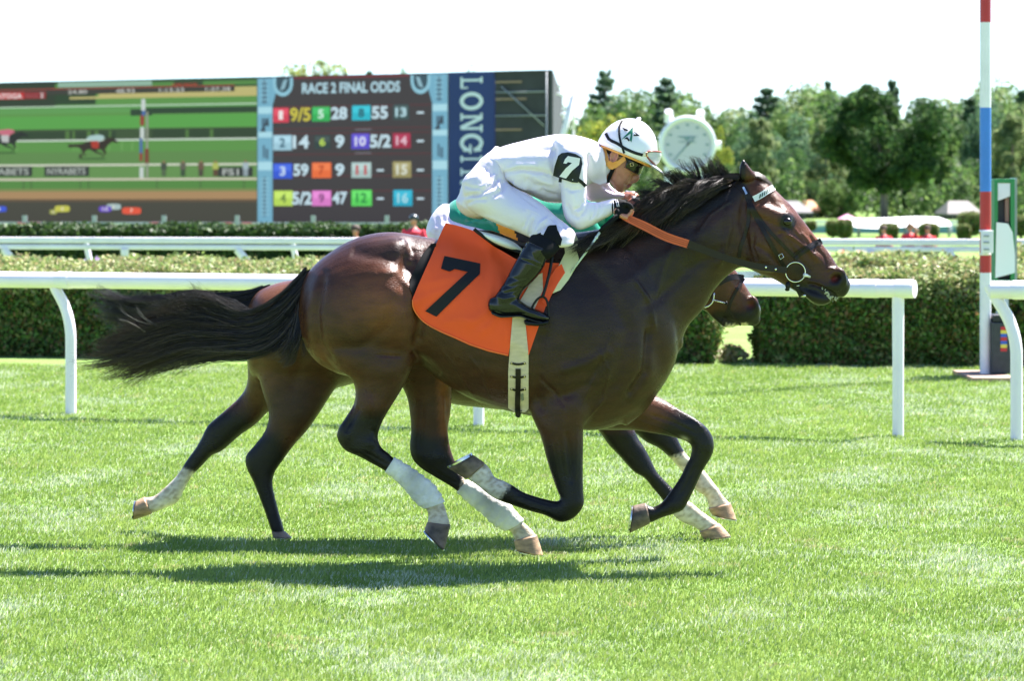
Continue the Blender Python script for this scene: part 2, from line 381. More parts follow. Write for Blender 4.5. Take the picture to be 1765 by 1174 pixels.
def surf_path(bvh, path, off, n=None, Yd=13.6, ymax=13.75):
    """pixel path lifted on to the body surface -> (n,3)"""
    p = cr(path, n or len(path)*4); Y = []
    for a, b in p:
        c = cast(bvh, a, b, ymax=ymax); Y.append(np.nan if c is None else c)
    Y = np.array(Y); ok = ~np.isnan(Y)
    Y = np.interp(np.arange(len(Y)), np.where(ok)[0], Y[ok]) if ok.any() else np.full(len(Y), Yd)
    Ys = np.convolve(np.pad(Y, 2, mode='edge'), np.ones(5)/5, 'valid'); return p, np.minimum(Ys, Y)-off
def text_mesh(body, offset=0.0):
    cu = bpy.data.curves.new('t', 'FONT'); cu.body = body; cu.offset = offset; cu.resolution_u = 3; cu.fill_mode = 'FRONT'
    o = bpy.data.objects.new('t', cu); COL.objects.link(o); me = ao(o); bpy.data.objects.remove(o)
    v = get(me); f = [tuple(p.vertices) for p in me.polygons]; bpy.data.meshes.remove(me)
    lo, hi = v.min(0), v.max(0); v = (v-lo)/np.maximum(hi-lo, 1e-9); return v[:, :2], f    # unit box, y up
# ---------------------------------------------------------------- racehorses
def hoof(mb, cor, sole, hw, Y):
    (cb, cf), (sh, st) = cor, sole; st = list(st)
    m = [((cb[0]+sh[0])/2, (cb[1]+sh[1])/2), ((cf[0]+st[0])/2, (cf[1]+st[1])/2)]
    mb.loft([(cb[0], cb[1], cf[0], cf[1], hw*.86, Y), (m[0][0], m[0][1], m[1][0], m[1][1], hw*.98, Y), (sh[0], sh[1], st[0], st[1], hw*1.08, Y)], sub=3, round_caps=False, e=2.1, n=28)
def shoe(mb, sole, hw, Y, dpx):
    (h, t) = sole; H = np.array(h, float); T = np.array(t, float); d = np.array(dpx, float)
    mb.loft([(*(H), *(T), hw*1.1, Y), (*(H+d), *(T+d), hw*1.1, Y)], sub=1, smooth=False, round_caps=False, e=2.1, n=28)
coat_m = None
def coat_mat(name, rough):
    m = mat(name, (.05, .02, .012), rough=rough, spec=.27, attr=True, nscale=26, namt=.24, bump=.8, bscale=230, aniso=(.4, 1, 1), rvar=.07, ridged=.12, rscale=7, rdist=.008, coat=.0, sheen=0, bdist=.003)
    N, L = nodes(m); b = N['Principled BSDF']
    return m
COAT = coat_mat('coat', .33)
HAIRM = mat('horse_hair', (.012, .009, .008), rough=.36, spec=.4, attr=True)
HORN = mat('hoof_horn', (.34, .215, .12), rough=.45, nscale=16, namt=.55, bump=.3, bscale=90, aniso=(1, 1, 3))
HORND = mat('hoof_horn_dark', (.15, .105, .075), rough=.6, nscale=14, namt=.75, bump=.5, bscale=60)
STEEL = mat('steel', (.6, .6, .58), rough=.25, metal=1)
WRAP = mat('leg_wrap', (.66, .63, .55), rough=.8, nscale=9, namt=.32, bump=.8, bscale=60, bdist=.006, ridged=.4, rscale=16)
EYE = mat('eye_dark', (.010, .006, .005), rough=.12, spec=.45)
def smoothstep(a, b, x): t = np.clip((x-a)/(b-a), 0, 1); return t*t*(3-2*t)
def paint(me, base, zones):
    """coat markings: zones (kind, data, colour, soft px[, y0, y1]); the colour belongs to the coat itself"""
    co = get(me); x, y = to_px(co); n = len(co); R = np.random.default_rng(5)
    c = np.tile(np.array(base, float), (n, 1)); jit = R.normal(0, 1.2, n)
    jx = np.sin(x*.9+y*.35)*1.6+np.sin(y*1.3)*1.2+jit
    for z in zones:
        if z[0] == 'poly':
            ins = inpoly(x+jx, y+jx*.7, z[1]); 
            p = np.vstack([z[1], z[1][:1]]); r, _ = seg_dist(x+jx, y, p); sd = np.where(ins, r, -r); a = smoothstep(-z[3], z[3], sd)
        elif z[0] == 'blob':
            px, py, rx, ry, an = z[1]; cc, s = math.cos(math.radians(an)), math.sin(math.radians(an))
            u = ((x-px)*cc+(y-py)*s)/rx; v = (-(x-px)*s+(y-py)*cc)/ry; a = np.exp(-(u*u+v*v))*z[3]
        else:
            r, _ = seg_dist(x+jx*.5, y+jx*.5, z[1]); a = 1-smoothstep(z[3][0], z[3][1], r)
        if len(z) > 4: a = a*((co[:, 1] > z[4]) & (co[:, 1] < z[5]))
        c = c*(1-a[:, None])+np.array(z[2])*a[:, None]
    wm = c.mean(1) > .28; q_ = np.clip(np.sin(x*.23+np.sin(y*.31)*2)*np.sin(y*.19+np.sin(x*.17)*2)*.7+R.normal(0,.10,n)+.12, 0, .7)[:, None]; c = np.where(wm[:, None], c*(1-q_)+np.array((.34,.25,.16))*q_, c)
    set_cols(me, c)
Y1, Y1N, Y1F = 13.70, 13.545, 13.855
def S(rows, Y): return [tuple(r)+(Y,) if len(r) == 5 else tuple(r) for r in rows]
def near_horse():
    b = MB()
    b.loft(S([(516,510,516,570,.05),(524,482,526,596,.12),(541,458,546,622,.19),(566,437,575,640,.245),(600,416,608,650,.27),(640,403,648,648,.285),
        (680,400,688,640,.28),(720,406,722,628,.255),(760,413,758,655,.262),(800,422,800,682,.285),(850,428,850,702,.30),(900,424,900,714,.295),
        (950,410,950,724,.275),(1000,400,1004,742,.25),(1050,396,1056,736,.235),(1095,412,1100,712,.205),(1130,445,1138,672,.16),(1156,500,1162,630,.11),(1166,545,1169,600,.05)], Y1), n=40, e=2.15)
    b.loft(S([(960,402,1080,735,.19),(1010,398,1120,700,.185),(1050,390,1163,622,.16),(1090,374,1184,566,.13),(1130,357,1213,532,.112),(1170,342,1231,501,.10),(1210,330,1252,477,.092),
        (1245,318,1276,461,.085),(1275,306,1296,466,.078)], Y1), n=32, e=2.0)
    # head: forehead and jaw
    b.loft(S([(1272,307,1275,440,.06),(1290,302,1282,455,.078),(1310,305,1296,466,.088),(1330,321,1313,474,.098),(1350,340,1332,481,.100),(1368,358.5,1347,489,.086),(1384,379,1360,496,.068),
        (1401,401,1374,500,.056),(1418,421,1388,505,.050),(1434,443,1402,508,.049),(1447,464,1418,511,.054),(1457,472,1435,513,.048),(1462,481,1446,513,.034)], Y1), n=30, e=2.1)
    b.loft(S([(1362,489,1366,499,.03),(1383,493,1388,512,.038),(1398,497,1401,523,.042),(1411,501,1413,527,.040),(1424,506,1427,524,.034),(1431,509,1435,517,.022)], Y1), n=20)
    # jaw plate on each side
    for s in (-1, 1):
        b.loft([(1285,380,1300,466,.03,Y1+s*.062),(1305,375,1318,470,.036,Y1+s*.068),(1325,385,1334,470,.03,Y1+s*.062),(1345,400,1352,470,.02,Y1+s*.052)], n=16)
        b.loft([(1290,350,1292,368,.02,Y1+s*.07),(1320,352,1318,380,.026,Y1+s*.08),(1345,362,1340,392,.03,Y1+s*.078),(1362,372,1357,398,.022,Y1+s*.068)], n=14)
        b.loft([(1345,402,1348,412,.008,Y1+s*.078),(1368,416,1371,424,.008,Y1+s*.062),(1385,432,1387,438,.006,Y1+s*.05)], n=10)   # cheek ridge
        # ears
        b.loft([(1274,308,1304,302,.026,Y1+s*.052),(1274,297,1298,295,.024,Y1+s*.056),(1274.5,287,1291,286,.018,Y1+s*.06),(1277.5,279,1285.5,278,.010,Y1+s*.062),(1280,274,1282,273.5,.003,Y1+s*.063)], n=16)
        b.loft([(1440,461,1458,470,.014,Y1+s*.042),(1434,470,1461,487,.016,Y1+s*.042),(1438,482,1458,494,.012,Y1+s*.036)], n=14)    # nostril flesh
    # near hind leg
    A = [(528,520,690,470,.12,13.60),(545,592,712,590,.125,13.58),(580,636,712,628,.11,13.565),(605,652,702,655,.092,13.56),(612,676,690,678,.075,13.55),(609,697,674,702,.062),(596,719,660,726,.05),(583,740,652,749,.043),(581,756,654,765,.042),
         (594,776,661,775,.040),(618,787,671,782,.034),(640,799,674,786,.030),(663,812,678,789,.0285),(683,827,703,805,.029),(699,843,722,819,.031),(711,857,744,836,.036),(722,869,758,855,.037),(735,879,765,869,.031),(738,890,770,884,.030),(736,901,776,903,.036)]
    b.loft(S(A, Y1N), n=26)
    # far hind leg
    Bk = [(600,560,770,600,.11,13.80),(660,620,777,640,.10,13.83),(697,675,779,680,.075),(706,712,776,716,.058),(708,744,772,742,.046),(706,770,775,766,.043),(711,792,780,784,.041),(726,808,784,794,.035),(748,822,788,804,.030),
          (772,836,794,815,.0285),(788,847,804,829,.028),(812,868,829,842,.030),(832,884,846,855,.032),(846,898,872,868,.037),(862,909,888,884,.036),(876,914,902,900,.030),(884,922,914,911,.030),(886,932,924,922,.036)]
    b.loft(S(Bk, Y1F), n=26)
    # near fore leg
    Cc = [(900,640,1040,650,.09,13.60),(906,690,1022,700,.088,13.57),(920,728,1007,736,.072),(932,755,1006,760,.060),(943,795,1005,795,.049),(953,826,1005,828,.043),(961,848,1006,852,.041),(966,858,1006,872,.041),
          (962,864,990,893,.038),(950,863,966,901,.034),(930,858,940,889,.029),(903,849,911,881,.027),(884,837,884,872,.029),(868,829,857,862,.034),(852,822,842,853,.032),(846,810,826,840,.030),(838,800,807,827,.033)]
    b.loft(S(Cc, Y1N), n=26)
    # far fore leg
    Dd = [(1060,640,1020,742,.10,13.82),(1100,668,1060,742,.085,13.84),(1131,682,1090,742,.07),(1150,692,1117,746,.056),(1170,706,1143,750,.049),(1193,719,1168,756,.044),(1213,732,1184,762,.042),(1227,750,1191,768,.042),(1231,771,1192,776,.041),(1225,790,1189,789,.036),
          (1215,806,1182,802,.030),(1207,822,1173,821,.027),(1196,846,1162,838,.0265),(1189,860,1152,852,.030),(1178,879,1141,866,.034),(1160,887,1132,872,.031),(1141,893,1124,874,.029),(1122,902,1114,869,.034)]
    b.loft(S(Dd, Y1F), n=26)
    me = remesh(b, .0065, 9, .55)
    N = (13.0, 13.72); FAR = (13.72, 14.3)
    bumps = [(672,520,34,62,-8,16),(650,470,50,30,-25,-6),(600,560,60,70,0,6),(620,480,50,26,-30,5),(700,455,14,40,10,-12),(690,425,26,14,10,9),(730,440,20,30,0,-4),
        (700,600,26,40,0,7),(668,640,24,22,0,5),(1000,560,60,46,20,10),(960,650,50,60,0,8),(1045,620,44,50,0,8),(1080,510,42,60,-30,6),(1010,480,70,30,10,-5),(985,700,40,24,0,7),(1095,610,24,50,-20,5),
        (1130,600,16,60,-15,-5),(1230,420,26,60,-30,6),(1190,430,50,18,-35,5),(960,760,16,40,0,4,*N),(985,790,10,60,0,-4,*N),
        (1357,367,14,5,40,5,*N),(1330,347,12,7,50,-3,*N),(1357,392,9,4,35,-3),(1318,410,20,30,20,5),(1300,445,20,16,0,4),(1350,450,18,26,30,-4),(1375,430,12,10,40,3),(1405,440,8,22,-40,3),
        (840,640,40,14,20,2),(800,560,30,14,0,3),(640,700,12,20,-20,4,*N),(600,745,10,14,0,3,*N),(640,765,10,8,20,3,*N),
        (1441,480,9,6.5,-20,-17),(1441,480,15,11,-20,4),(1402,512,16,8,20,4)]
    lines = [([(770,500),(800,540),(830,600),(840,650)],2,2),([(1030,600),(1050,640),(1040,690),(1010,720)],2,2.2),([(1090,480),(1120,520),(1130,570)],4,4),([(930,650),(955,672),(975,705)],3,-3),([(700,420),(715,432),(735,430)],4,-2.5),([(690,412),(703,430),(710,452)],5,3),([(1335,400),(1344,414),(1350,432),(1362,448)],1.6,2),([(1368,392),(1380,408),(1390,424),(1398,440),(1410,452)],1.8,2.4),([(1398,410),(1404,424),(1400,436)],1.5,-2),([(1410,430),(1420,442),(1424,456)],1.6,-2.2),([(1300,400),(1298,425),(1308,452)],3,-3),([(1255,350),(1258,390),(1248,430),(1235,465)],6,5),([(1200,380),(1190,420),(1180,470)],8,-3),([(1160,420),(1140,470),(1130,520)],5,3),([(708,440),(716,480),(722,520),(724,560),(716,600)],9,-8),([(650,474),(684,470),(706,498),(714,540)],7,4),([(548,480),(532,540),(535,600),(560,640),(600,655)],9,4),([(560,470),(548,540),(552,590),(580,630)],6,-5),
        ([(600,430),(640,440),(690,452)],12,-5),([(560,600),(620,600),(670,560),(690,500)],10,-3),([(706,600),(730,625),(760,652)],7,-6),([(650,612),(690,614)],2,-3),
        ([(1000,440),(1050,500),(1080,570),(1060,660),(1010,700)],12,-5),([(940,560),(930,620),(925,680),(940,720)],10,-7),([(960,640),(1010,625),(1060,600)],9,5),([(1120,560),(1110,640),(1080,690)],7,-8),([(1060,590),(1010,660),(960,690)],9,-4),
        ([(1100,540),(1150,500),(1200,455),(1262,420)],10,-4),([(1060,500),(1130,450),(1210,400),(1262,360)],13,4),([(1285,330),(1278,380),(1290,430),(1300,458)],7,-6),
        ([(1262,345),(1225,370),(1205,398)],1.6,2.5),([(1345,395),(1370,412),(1395,432),(1412,448)],3.2,4),([(1300,420),(1330,440),(1352,468)],4,-3),([(1360,420),(1380,448),(1400,470)],3,-2.5),
        ([(1392,489),(1405,491),(1420,498),(1432,504),(1444,512)],2.6,-7),([(1392,484),(1412,488),(1428,496)],3,3),([(1425,466),(1432,462),(1440,466)],2,4),([(1338,405),(1350,401),(1366,404)],2.2,-2.5),([(1380,400),(1392,414),(1400,430)],2.5,3),([(1395,404),(1406,420),(1412,436)],2.2,-3),
        ([(820,690),(790,640),(760,600)],3,1.5),([(850,690),(830,640),(805,610)],2.5,1.6),([(1000,700),(1030,640),(1050,580)],2,1.5),([(640,735),(650,760),(690,795)],4,-3,*N),([(620,700),(600,735),(597,750)],5,-4,*N),
        ([(1160,700),(1195,722),(1215,745)],5,4,*FAR),([(760,680),(765,730),(770,770)],5,4,*FAR),([(975,740),(985,800),(985,840)],5,-4,*N)]
    smooth_at(me, [(965,712,52,60,13.,13.72),(1040,700,50,60,13.72,14.4),(1100,700,40,40,13.72,14.4),(650,640,62,45,13.,13.72),(700,650,45,30,13.,13.72),(740,640,50,40,13.72,14.4),(612,655,24,20,13.,13.7),(1280,440,40,14,13.,14.4),(1285,340,30,8,13.,14.4)])
    relief(me, bumps, lines, gain=2.1)
    relief(me, [(980,868,18,14,0,4,*N),(985,840,8,14,0,3,*N),(592,742,12,16,-30,4,*N),(640,762,14,12,0,3,*N),(718,782,12,16,-30,4,*FAR),(755,790,12,12,0,3,*FAR),(1212,765,14,16,0,4,*FAR),(748,862,10,9,0,3,*N),(870,892,10,9,0,3,*FAR),(861,845,9,8,0,3,*N),(1160,868,10,9,0,3,*FAR)],
        [([(668,700),(648,735),(640,760)],2.5,3.5,*N),([(612,690),(604,725),(596,745)],2.5,-4,*N),([(626,778),(648,790),(672,803)],1.8,-4,*N),([(618,792),(640,806),(664,820)],1.8,3,*N),([(640,670),(645,700),(640,730)],4,-4,*N),([(965,750),(968,790),(975,830)],3,-4,*N),([(995,745),(994,790),(992,830)],2.5,3,*N),([(950,762),(958,800),(966,835)],2,3,*N),([(955,872),(925,864),(890,850)],1.8,-4,*N),([(950,884),(920,876),(888,862)],1.8,3,*N),([(740,805),(765,822),(790,835)],1.8,-4,*FAR),([(730,700),(726,740),(722,775)],3,-4,*FAR),([(765,690),(762,740),(765,775)],2.5,3.5,*FAR),([(1200,800),(1184,835),(1170,858)],1.8,-4,*FAR),([(1210,806),(1194,838),(1180,862)],1.6,3,*FAR),([(1120,715),(1160,728),(1200,748)],3,-4,*FAR),([(1100,725),(1140,738),(1180,758)],2,3,*FAR)])
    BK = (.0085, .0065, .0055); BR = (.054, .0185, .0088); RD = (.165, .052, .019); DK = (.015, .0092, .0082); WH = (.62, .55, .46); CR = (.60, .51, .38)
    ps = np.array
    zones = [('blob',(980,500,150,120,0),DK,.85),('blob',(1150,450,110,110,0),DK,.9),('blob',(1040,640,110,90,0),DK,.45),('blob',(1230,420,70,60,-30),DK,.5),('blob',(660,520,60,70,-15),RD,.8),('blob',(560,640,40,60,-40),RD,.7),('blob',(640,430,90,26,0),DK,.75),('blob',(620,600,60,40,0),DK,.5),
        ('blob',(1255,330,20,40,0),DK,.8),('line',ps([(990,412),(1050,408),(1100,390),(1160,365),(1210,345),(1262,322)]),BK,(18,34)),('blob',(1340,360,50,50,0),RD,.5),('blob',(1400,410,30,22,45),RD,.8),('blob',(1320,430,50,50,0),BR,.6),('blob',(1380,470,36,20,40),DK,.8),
        ('line',ps([(1380,505),(1410,515),(1440,505),(1455,490)]),BK,(13,26),13.,14.3),('line',ps([(1357,382),(1357,383)]),BK,(11,19)),('line',ps([(1276,306),(1278,285),(1281,274)]),BK,(5,11)),
        ('blob',(1441,480,10,7.5,-20),(.008,.005,.005),1.0),('blob',(1438,481,5,4,-20),(.20,.03,.028),.9),
        # black points below the hocks and knees
        ('poly',ps([(560,712),(680,712),(700,760),(800,900),(820,990),(700,990),(560,830)]),BK,14,*N),('poly',ps([(700,735),(760,760),(790,800),(960,990),(780,990),(690,830)]),BK,14,*FAR),
        ('poly',ps([(800,770),(1020,770),(1020,930),(800,900)]),BK,26,*N),('poly',ps([(1160,700),(1250,700),(1250,930),(1070,930),(1070,840),(1150,830),(1180,760),(1130,760)]),BK,14,*FAR),
        ('line',ps([(768,660),(772,740)]),RD,(8,22),*FAR),('blob',(1120,700,36,18,20),RD,.9,*FAR),  # reddish paint stands in for sunlit front and top edges of the far legs
        ('poly',ps([(700,800),(740,830),(790,870),(790,960),(700,960),(660,850)]),CR,5,*N),('poly',ps([(800,820),(900,860),(950,930),(940,970),(860,960),(790,860)]),CR,5,*FAR),
        ('poly',ps([(760,760),(850,790),(888,826),(856,866),(790,850)]),WH,5,*N),
        ('blob',(1180,756,7,3.5,25),(.35,.32,.22),.9,13.6,14.3)]
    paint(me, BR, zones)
    root = empty('racehorse', (P(900, 971, Y1)), 'dark bay racehorse nearest the camera, carrying the orange number 7 cloth', 'horse', 'racehorses galloping side by side')
    body = put('body', me, COAT, root)
    # eye
    e = MB(); c = P(1357, 382, Y1-.092); e.ellipsoid(c, (.021, .016, .018), n=24, m=16); build(e, 'eye', EYE, root)
    for (cor, sole, hw, Y, m_, d) in [(((737,899),(777,904)),((731,915),(766,949)),.050,Y1N,HORND,(-1.5,1.5)),(((885,931),(925,921)),((889,949),(937,959)),.050,Y1F,HORN,(0,2.5)),
            (((837,799),(804,827)),((815,784),(772,807)),.048,Y1N,HORND,(-1.5,-3)),(((1114,867),(1121,903)),((1091,872),(1084,920)),.048,Y1F,HORND,(-2.5,0))]:
        h = MB(); hoof(h, cor, sole, hw, Y); ho = build(h, 'hoof', m_, root, bevel=.007)
        s = MB(); shoe(s, sole, hw, Y, d); build(s, 'horseshoe', STEEL, ho, smooth='auto')
    # bandages
    wA = S([(664,813,679,789,.033),(683,828,703,804,.0335),(699,844,723,818,.0355),(711,858,745,835,.040),(721,869,758,853,.041),(732,877,765,866,.035)], Y1N)
    wB = S([(788,848,804,828,.032),(812,869,830,841,.034),(833,886,848,855,.036),(846,899,873,867,.041),(862,910,889,884,.040),(874,915,902,898,.034)], Y1F)
    for wst in (wA, wB):
        q = MB(); q.loft([(r[0]-(r[2]-r[0])*.05, r[1]-(r[3]-r[1])*.05, r[2]+(r[2]-r[0])*.05, r[3]+(r[3]-r[1])*.05, r[4], r[5]) for r in wst], sub=8, round_caps=False)
        v = q.v[0]; st = wst[0]; a = P(*((np.array(wst[0][:2])+wst[0][2:4])/2), Y1); z = P(*((np.array(wst[-1][:2])+wst[-1][2:4])/2), Y1); ax = (z-a)/np.linalg.norm(z-a)
        t = (v-a)@ax; ctr = a+t[:, None]*ax; ctr[:, 1] = v[:, 1].mean(); saw = ((t*26+v[:, 1]*4) % 1)
        q.v[0] = v+(v-ctr)*(0.10*saw-.04)[:, None]; build(q, 'leg_wrap', WRAP, root)
    # mane
    def G(*pts): return np.array([P(a, c, Y) for a, c, Y in pts])
    drape_g = [G((1266,312,13.70),(1245,316,13.635),(1215,336,13.60),(1190,356,13.59)),G((1240,318,13.70),(1212,328,13.63),(1180,352,13.58),(1150,382,13.575)),G((1205,328,13.70),(1172,340,13.61),(1140,368,13.565),(1105,400,13.56)),
        G((1170,340,13.70),(1135,350,13.60),(1100,380,13.55),(1062,418,13.54)),G((1140,352,13.70),(1105,364,13.59),(1068,392,13.53),(1030,428,13.52)),G((1105,368,13.70),(1072,384,13.57),(1040,408,13.50),(1005,430,13.48)),G((1075,388,13.66),(1050,400,13.54),(1020,420,13.48),(985,438,13.46)),G((1050,396,13.68),(1030,404,13.54),(1005,418,13.47),(975,432,13.46))]
    up_g = [G((1264,310,13.70),(1254,300,13.69),(1246,290,13.69),(1240,276,13.70)),G((1245,316,13.70),(1232,300,13.68),(1222,284,13.69),(1214,270,13.70)),G((1225,322,13.70),(1210,300,13.67),(1201,284,13.68),(1192,269,13.69)),
        G((1205,328,13.70),(1188,308,13.66),(1172,296,13.66),(1158,293,13.68)),G((1180,338,13.70),(1158,315,13.64),(1140,305,13.64),(1124,312,13.67)),G((1155,346,13.70),(1132,328,13.63),(1118,324,13.63),(1108,333,13.66)),G((1125,360,13.70),(1108,345,13.62),(1097,342,13.62),(1088,350,13.65))]
    mid_g = [G((1262,312,13.70),(1240,312,13.655),(1218,322,13.62),(1196,338,13.61)),G((1225,322,13.70),(1198,318,13.64),(1168,332,13.60),(1142,352,13.59)),G((1190,332,13.70),(1160,328,13.62),(1130,344,13.585),(1100,368,13.58)),G((1150,348,13.70),(1120,346,13.60),(1092,364,13.56),(1066,390,13.56))]
    parts = [hair(drape_g, 1500, .012, .016, .0013, curl=.010, seed=11, lmin=.45), hair(drape_g, 2200, .012, .026, .0012, curl=.006, seed=41, lmin=.6, locks=80), hair(mid_g, 700, .014, .022, .0012, curl=.012, seed=12, lmin=.5), hair(mid_g, 1500, .014, .034, .0011, curl=.006, seed=42, lmin=.6, locks=60), hair(up_g, 300, .014, .018, .0010, curl=.012, seed=13, lmin=.35, sheet=True), hair(up_g, 760, .012, .022, .0010, curl=.006, seed=43, lmin=.45, locks=46),
        hair([G((1212,330,13.69),(1205,300,13.68),(1199,284,13.68),(1190,267,13.69))], 46, .006, .006, .0009, seed=14, curl=.006),hair([G((1250,312,13.7),(1238,300,13.69),(1228,286,13.69),(1226,268,13.7))], 36, .006, .006, .0009, seed=15, curl=.006),
        hair([G((1180,335,13.69),(1168,312,13.66),(1150,300,13.65),(1138,298,13.66))], 50, .01, .012, .0009, seed=16, curl=.008)]
    hair_obj('mane', parts, HAIRM, root, (.007,.005,.0045), (.11,.075,.055), 4)
    fl = [G((1262,311,13.69),(1285,302,13.66),(1308,305,13.66),(1328,319,13.67)),G((1266,308,13.71),(1290,298,13.70),(1312,303,13.70),(1332,321,13.70)),G((1270,306,13.73),(1290,298,13.74),(1312,303,13.74),(1330,319,13.73))]
    fl2 = [G((1272,309,13.64),(1250,306,13.64),(1236,312,13.64),(1220,318,13.64)),G((1276,300,13.66),(1262,300,13.66),(1246,306,13.66),(1232,306,13.66))]
    hair_obj('forelock', [hair(fl, 500, .006, .006, .0009, seed=17, curl=.003), hair(fl2, 300, .006, .008, .0009, seed=18, curl=.004)], HAIRM, root, (.008,.006,.005), (.08,.045,.03), 5)
    # tail
    t = Y1
    tg = [G((532,470,t),(505,500,t-.02),(470,530,t-.02),(430,548,t-.0),(392,528,t),(345,512,t),(300,520,t),(255,548,t),(205,575,t)),
        G((530,474,t),(500,515,t-.02),(455,555,t-.03),(405,560,t-.02),(345,548,t-.01),(285,555,t-.01),(230,572,t),(195,582,t),(160,598,t)),
        G((528,480,t),(498,535,t-.02),(450,572,t-.04),(390,580,t-.04),(320,578,t-.03),(265,590,t-.02),(220,603,t-.02),(185,612,t),(152,618,t)),
        G((526,490,t),(495,552,t-.02),(446,588,t-.04),(385,594,t-.05),(315,600,t-.04),(262,615,t-.03),(225,628,t-.02),(195,636,t),(168,642,t)),
        G((524,500,t),(495,572,t-.01),(446,600,t-.03),(385,604,t-.03),(325,614,t-.02),(285,628,t-.01),(260,638,t),(240,650,t),(220,660,t))]
    hang = [G((522,490,t-.03),(512,560,t-.06),(500,600,t-.06),(488,618,t-.05),(470,622,t-.05)),G((522,500,t-.03),(520,570,t-.06),(515,600,t-.07),(505,618,t-.06),(492,624,t-.06)),G((515,480,t),(480,560,t-.03),(450,600,t-.03),(425,606,t-.03),(402,604,t))]
    fluff = [G((470,540,t),(430,540,t-.02),(390,520,t-.02),(350,508,t-.01),(320,500,t)),G((450,550,t),(400,545,t-.03),(360,530,t-.03),(338,505,t-.02),(332,490,t-.01)),G((430,560,t),(370,560,t-.03),(300,548,t-.03),(250,540,t-.02),(205,528,t))]
    curls = [G((260,560,t-.05),(235,550,t-.06),(215,535,t-.06),(203,520,t-.05)),G((275,562,t-.05),(255,550,t-.06),(243,535,t-.06),(236,518,t-.05)),G((250,572,t-.04),(228,556,t-.05),(212,548,t-.05),(204,540,t-.05))]
    parts = [hair(tg, 1500, .020, .010, .0014, K=24, curl=.008, seed=21, lmin=.25), hair(tg, 2300, .020, .034, .0013, K=26, curl=.006, seed=25, lmin=.5, locks=80), hair(tg, 420, .024, .075, .0011, K=26, curl=.03, seed=26, lmin=.6), hair(tg, 700, .022, .06, .0011, K=26, curl=.01, seed=27, lmin=.7, locks=40), hair(hang, 600, .012, .02, .0013, K=14, curl=.008, seed=22, lmin=.55, locks=22), hair(fluff, 420, .012, .03, .0010, K=18, curl=.012, seed=23, lmin=.6, locks=24)]
    hair_obj('tail', parts, HAIRM, root, (.006,.0055,.0055), (.10,.075,.065), 6, tipc=(.07,.045,.033))
    hl = hair(curls, 26, .008, .012, .0009, K=12, curl=.004, seed=24, sheet=False); hair_obj('tail_strand', [hl], HAIRM, root, (.10,.085,.075), (.2,.17,.15), 7)
    return root, body
Y2, Y2N, Y2F = 14.70, 14.56, 14.84
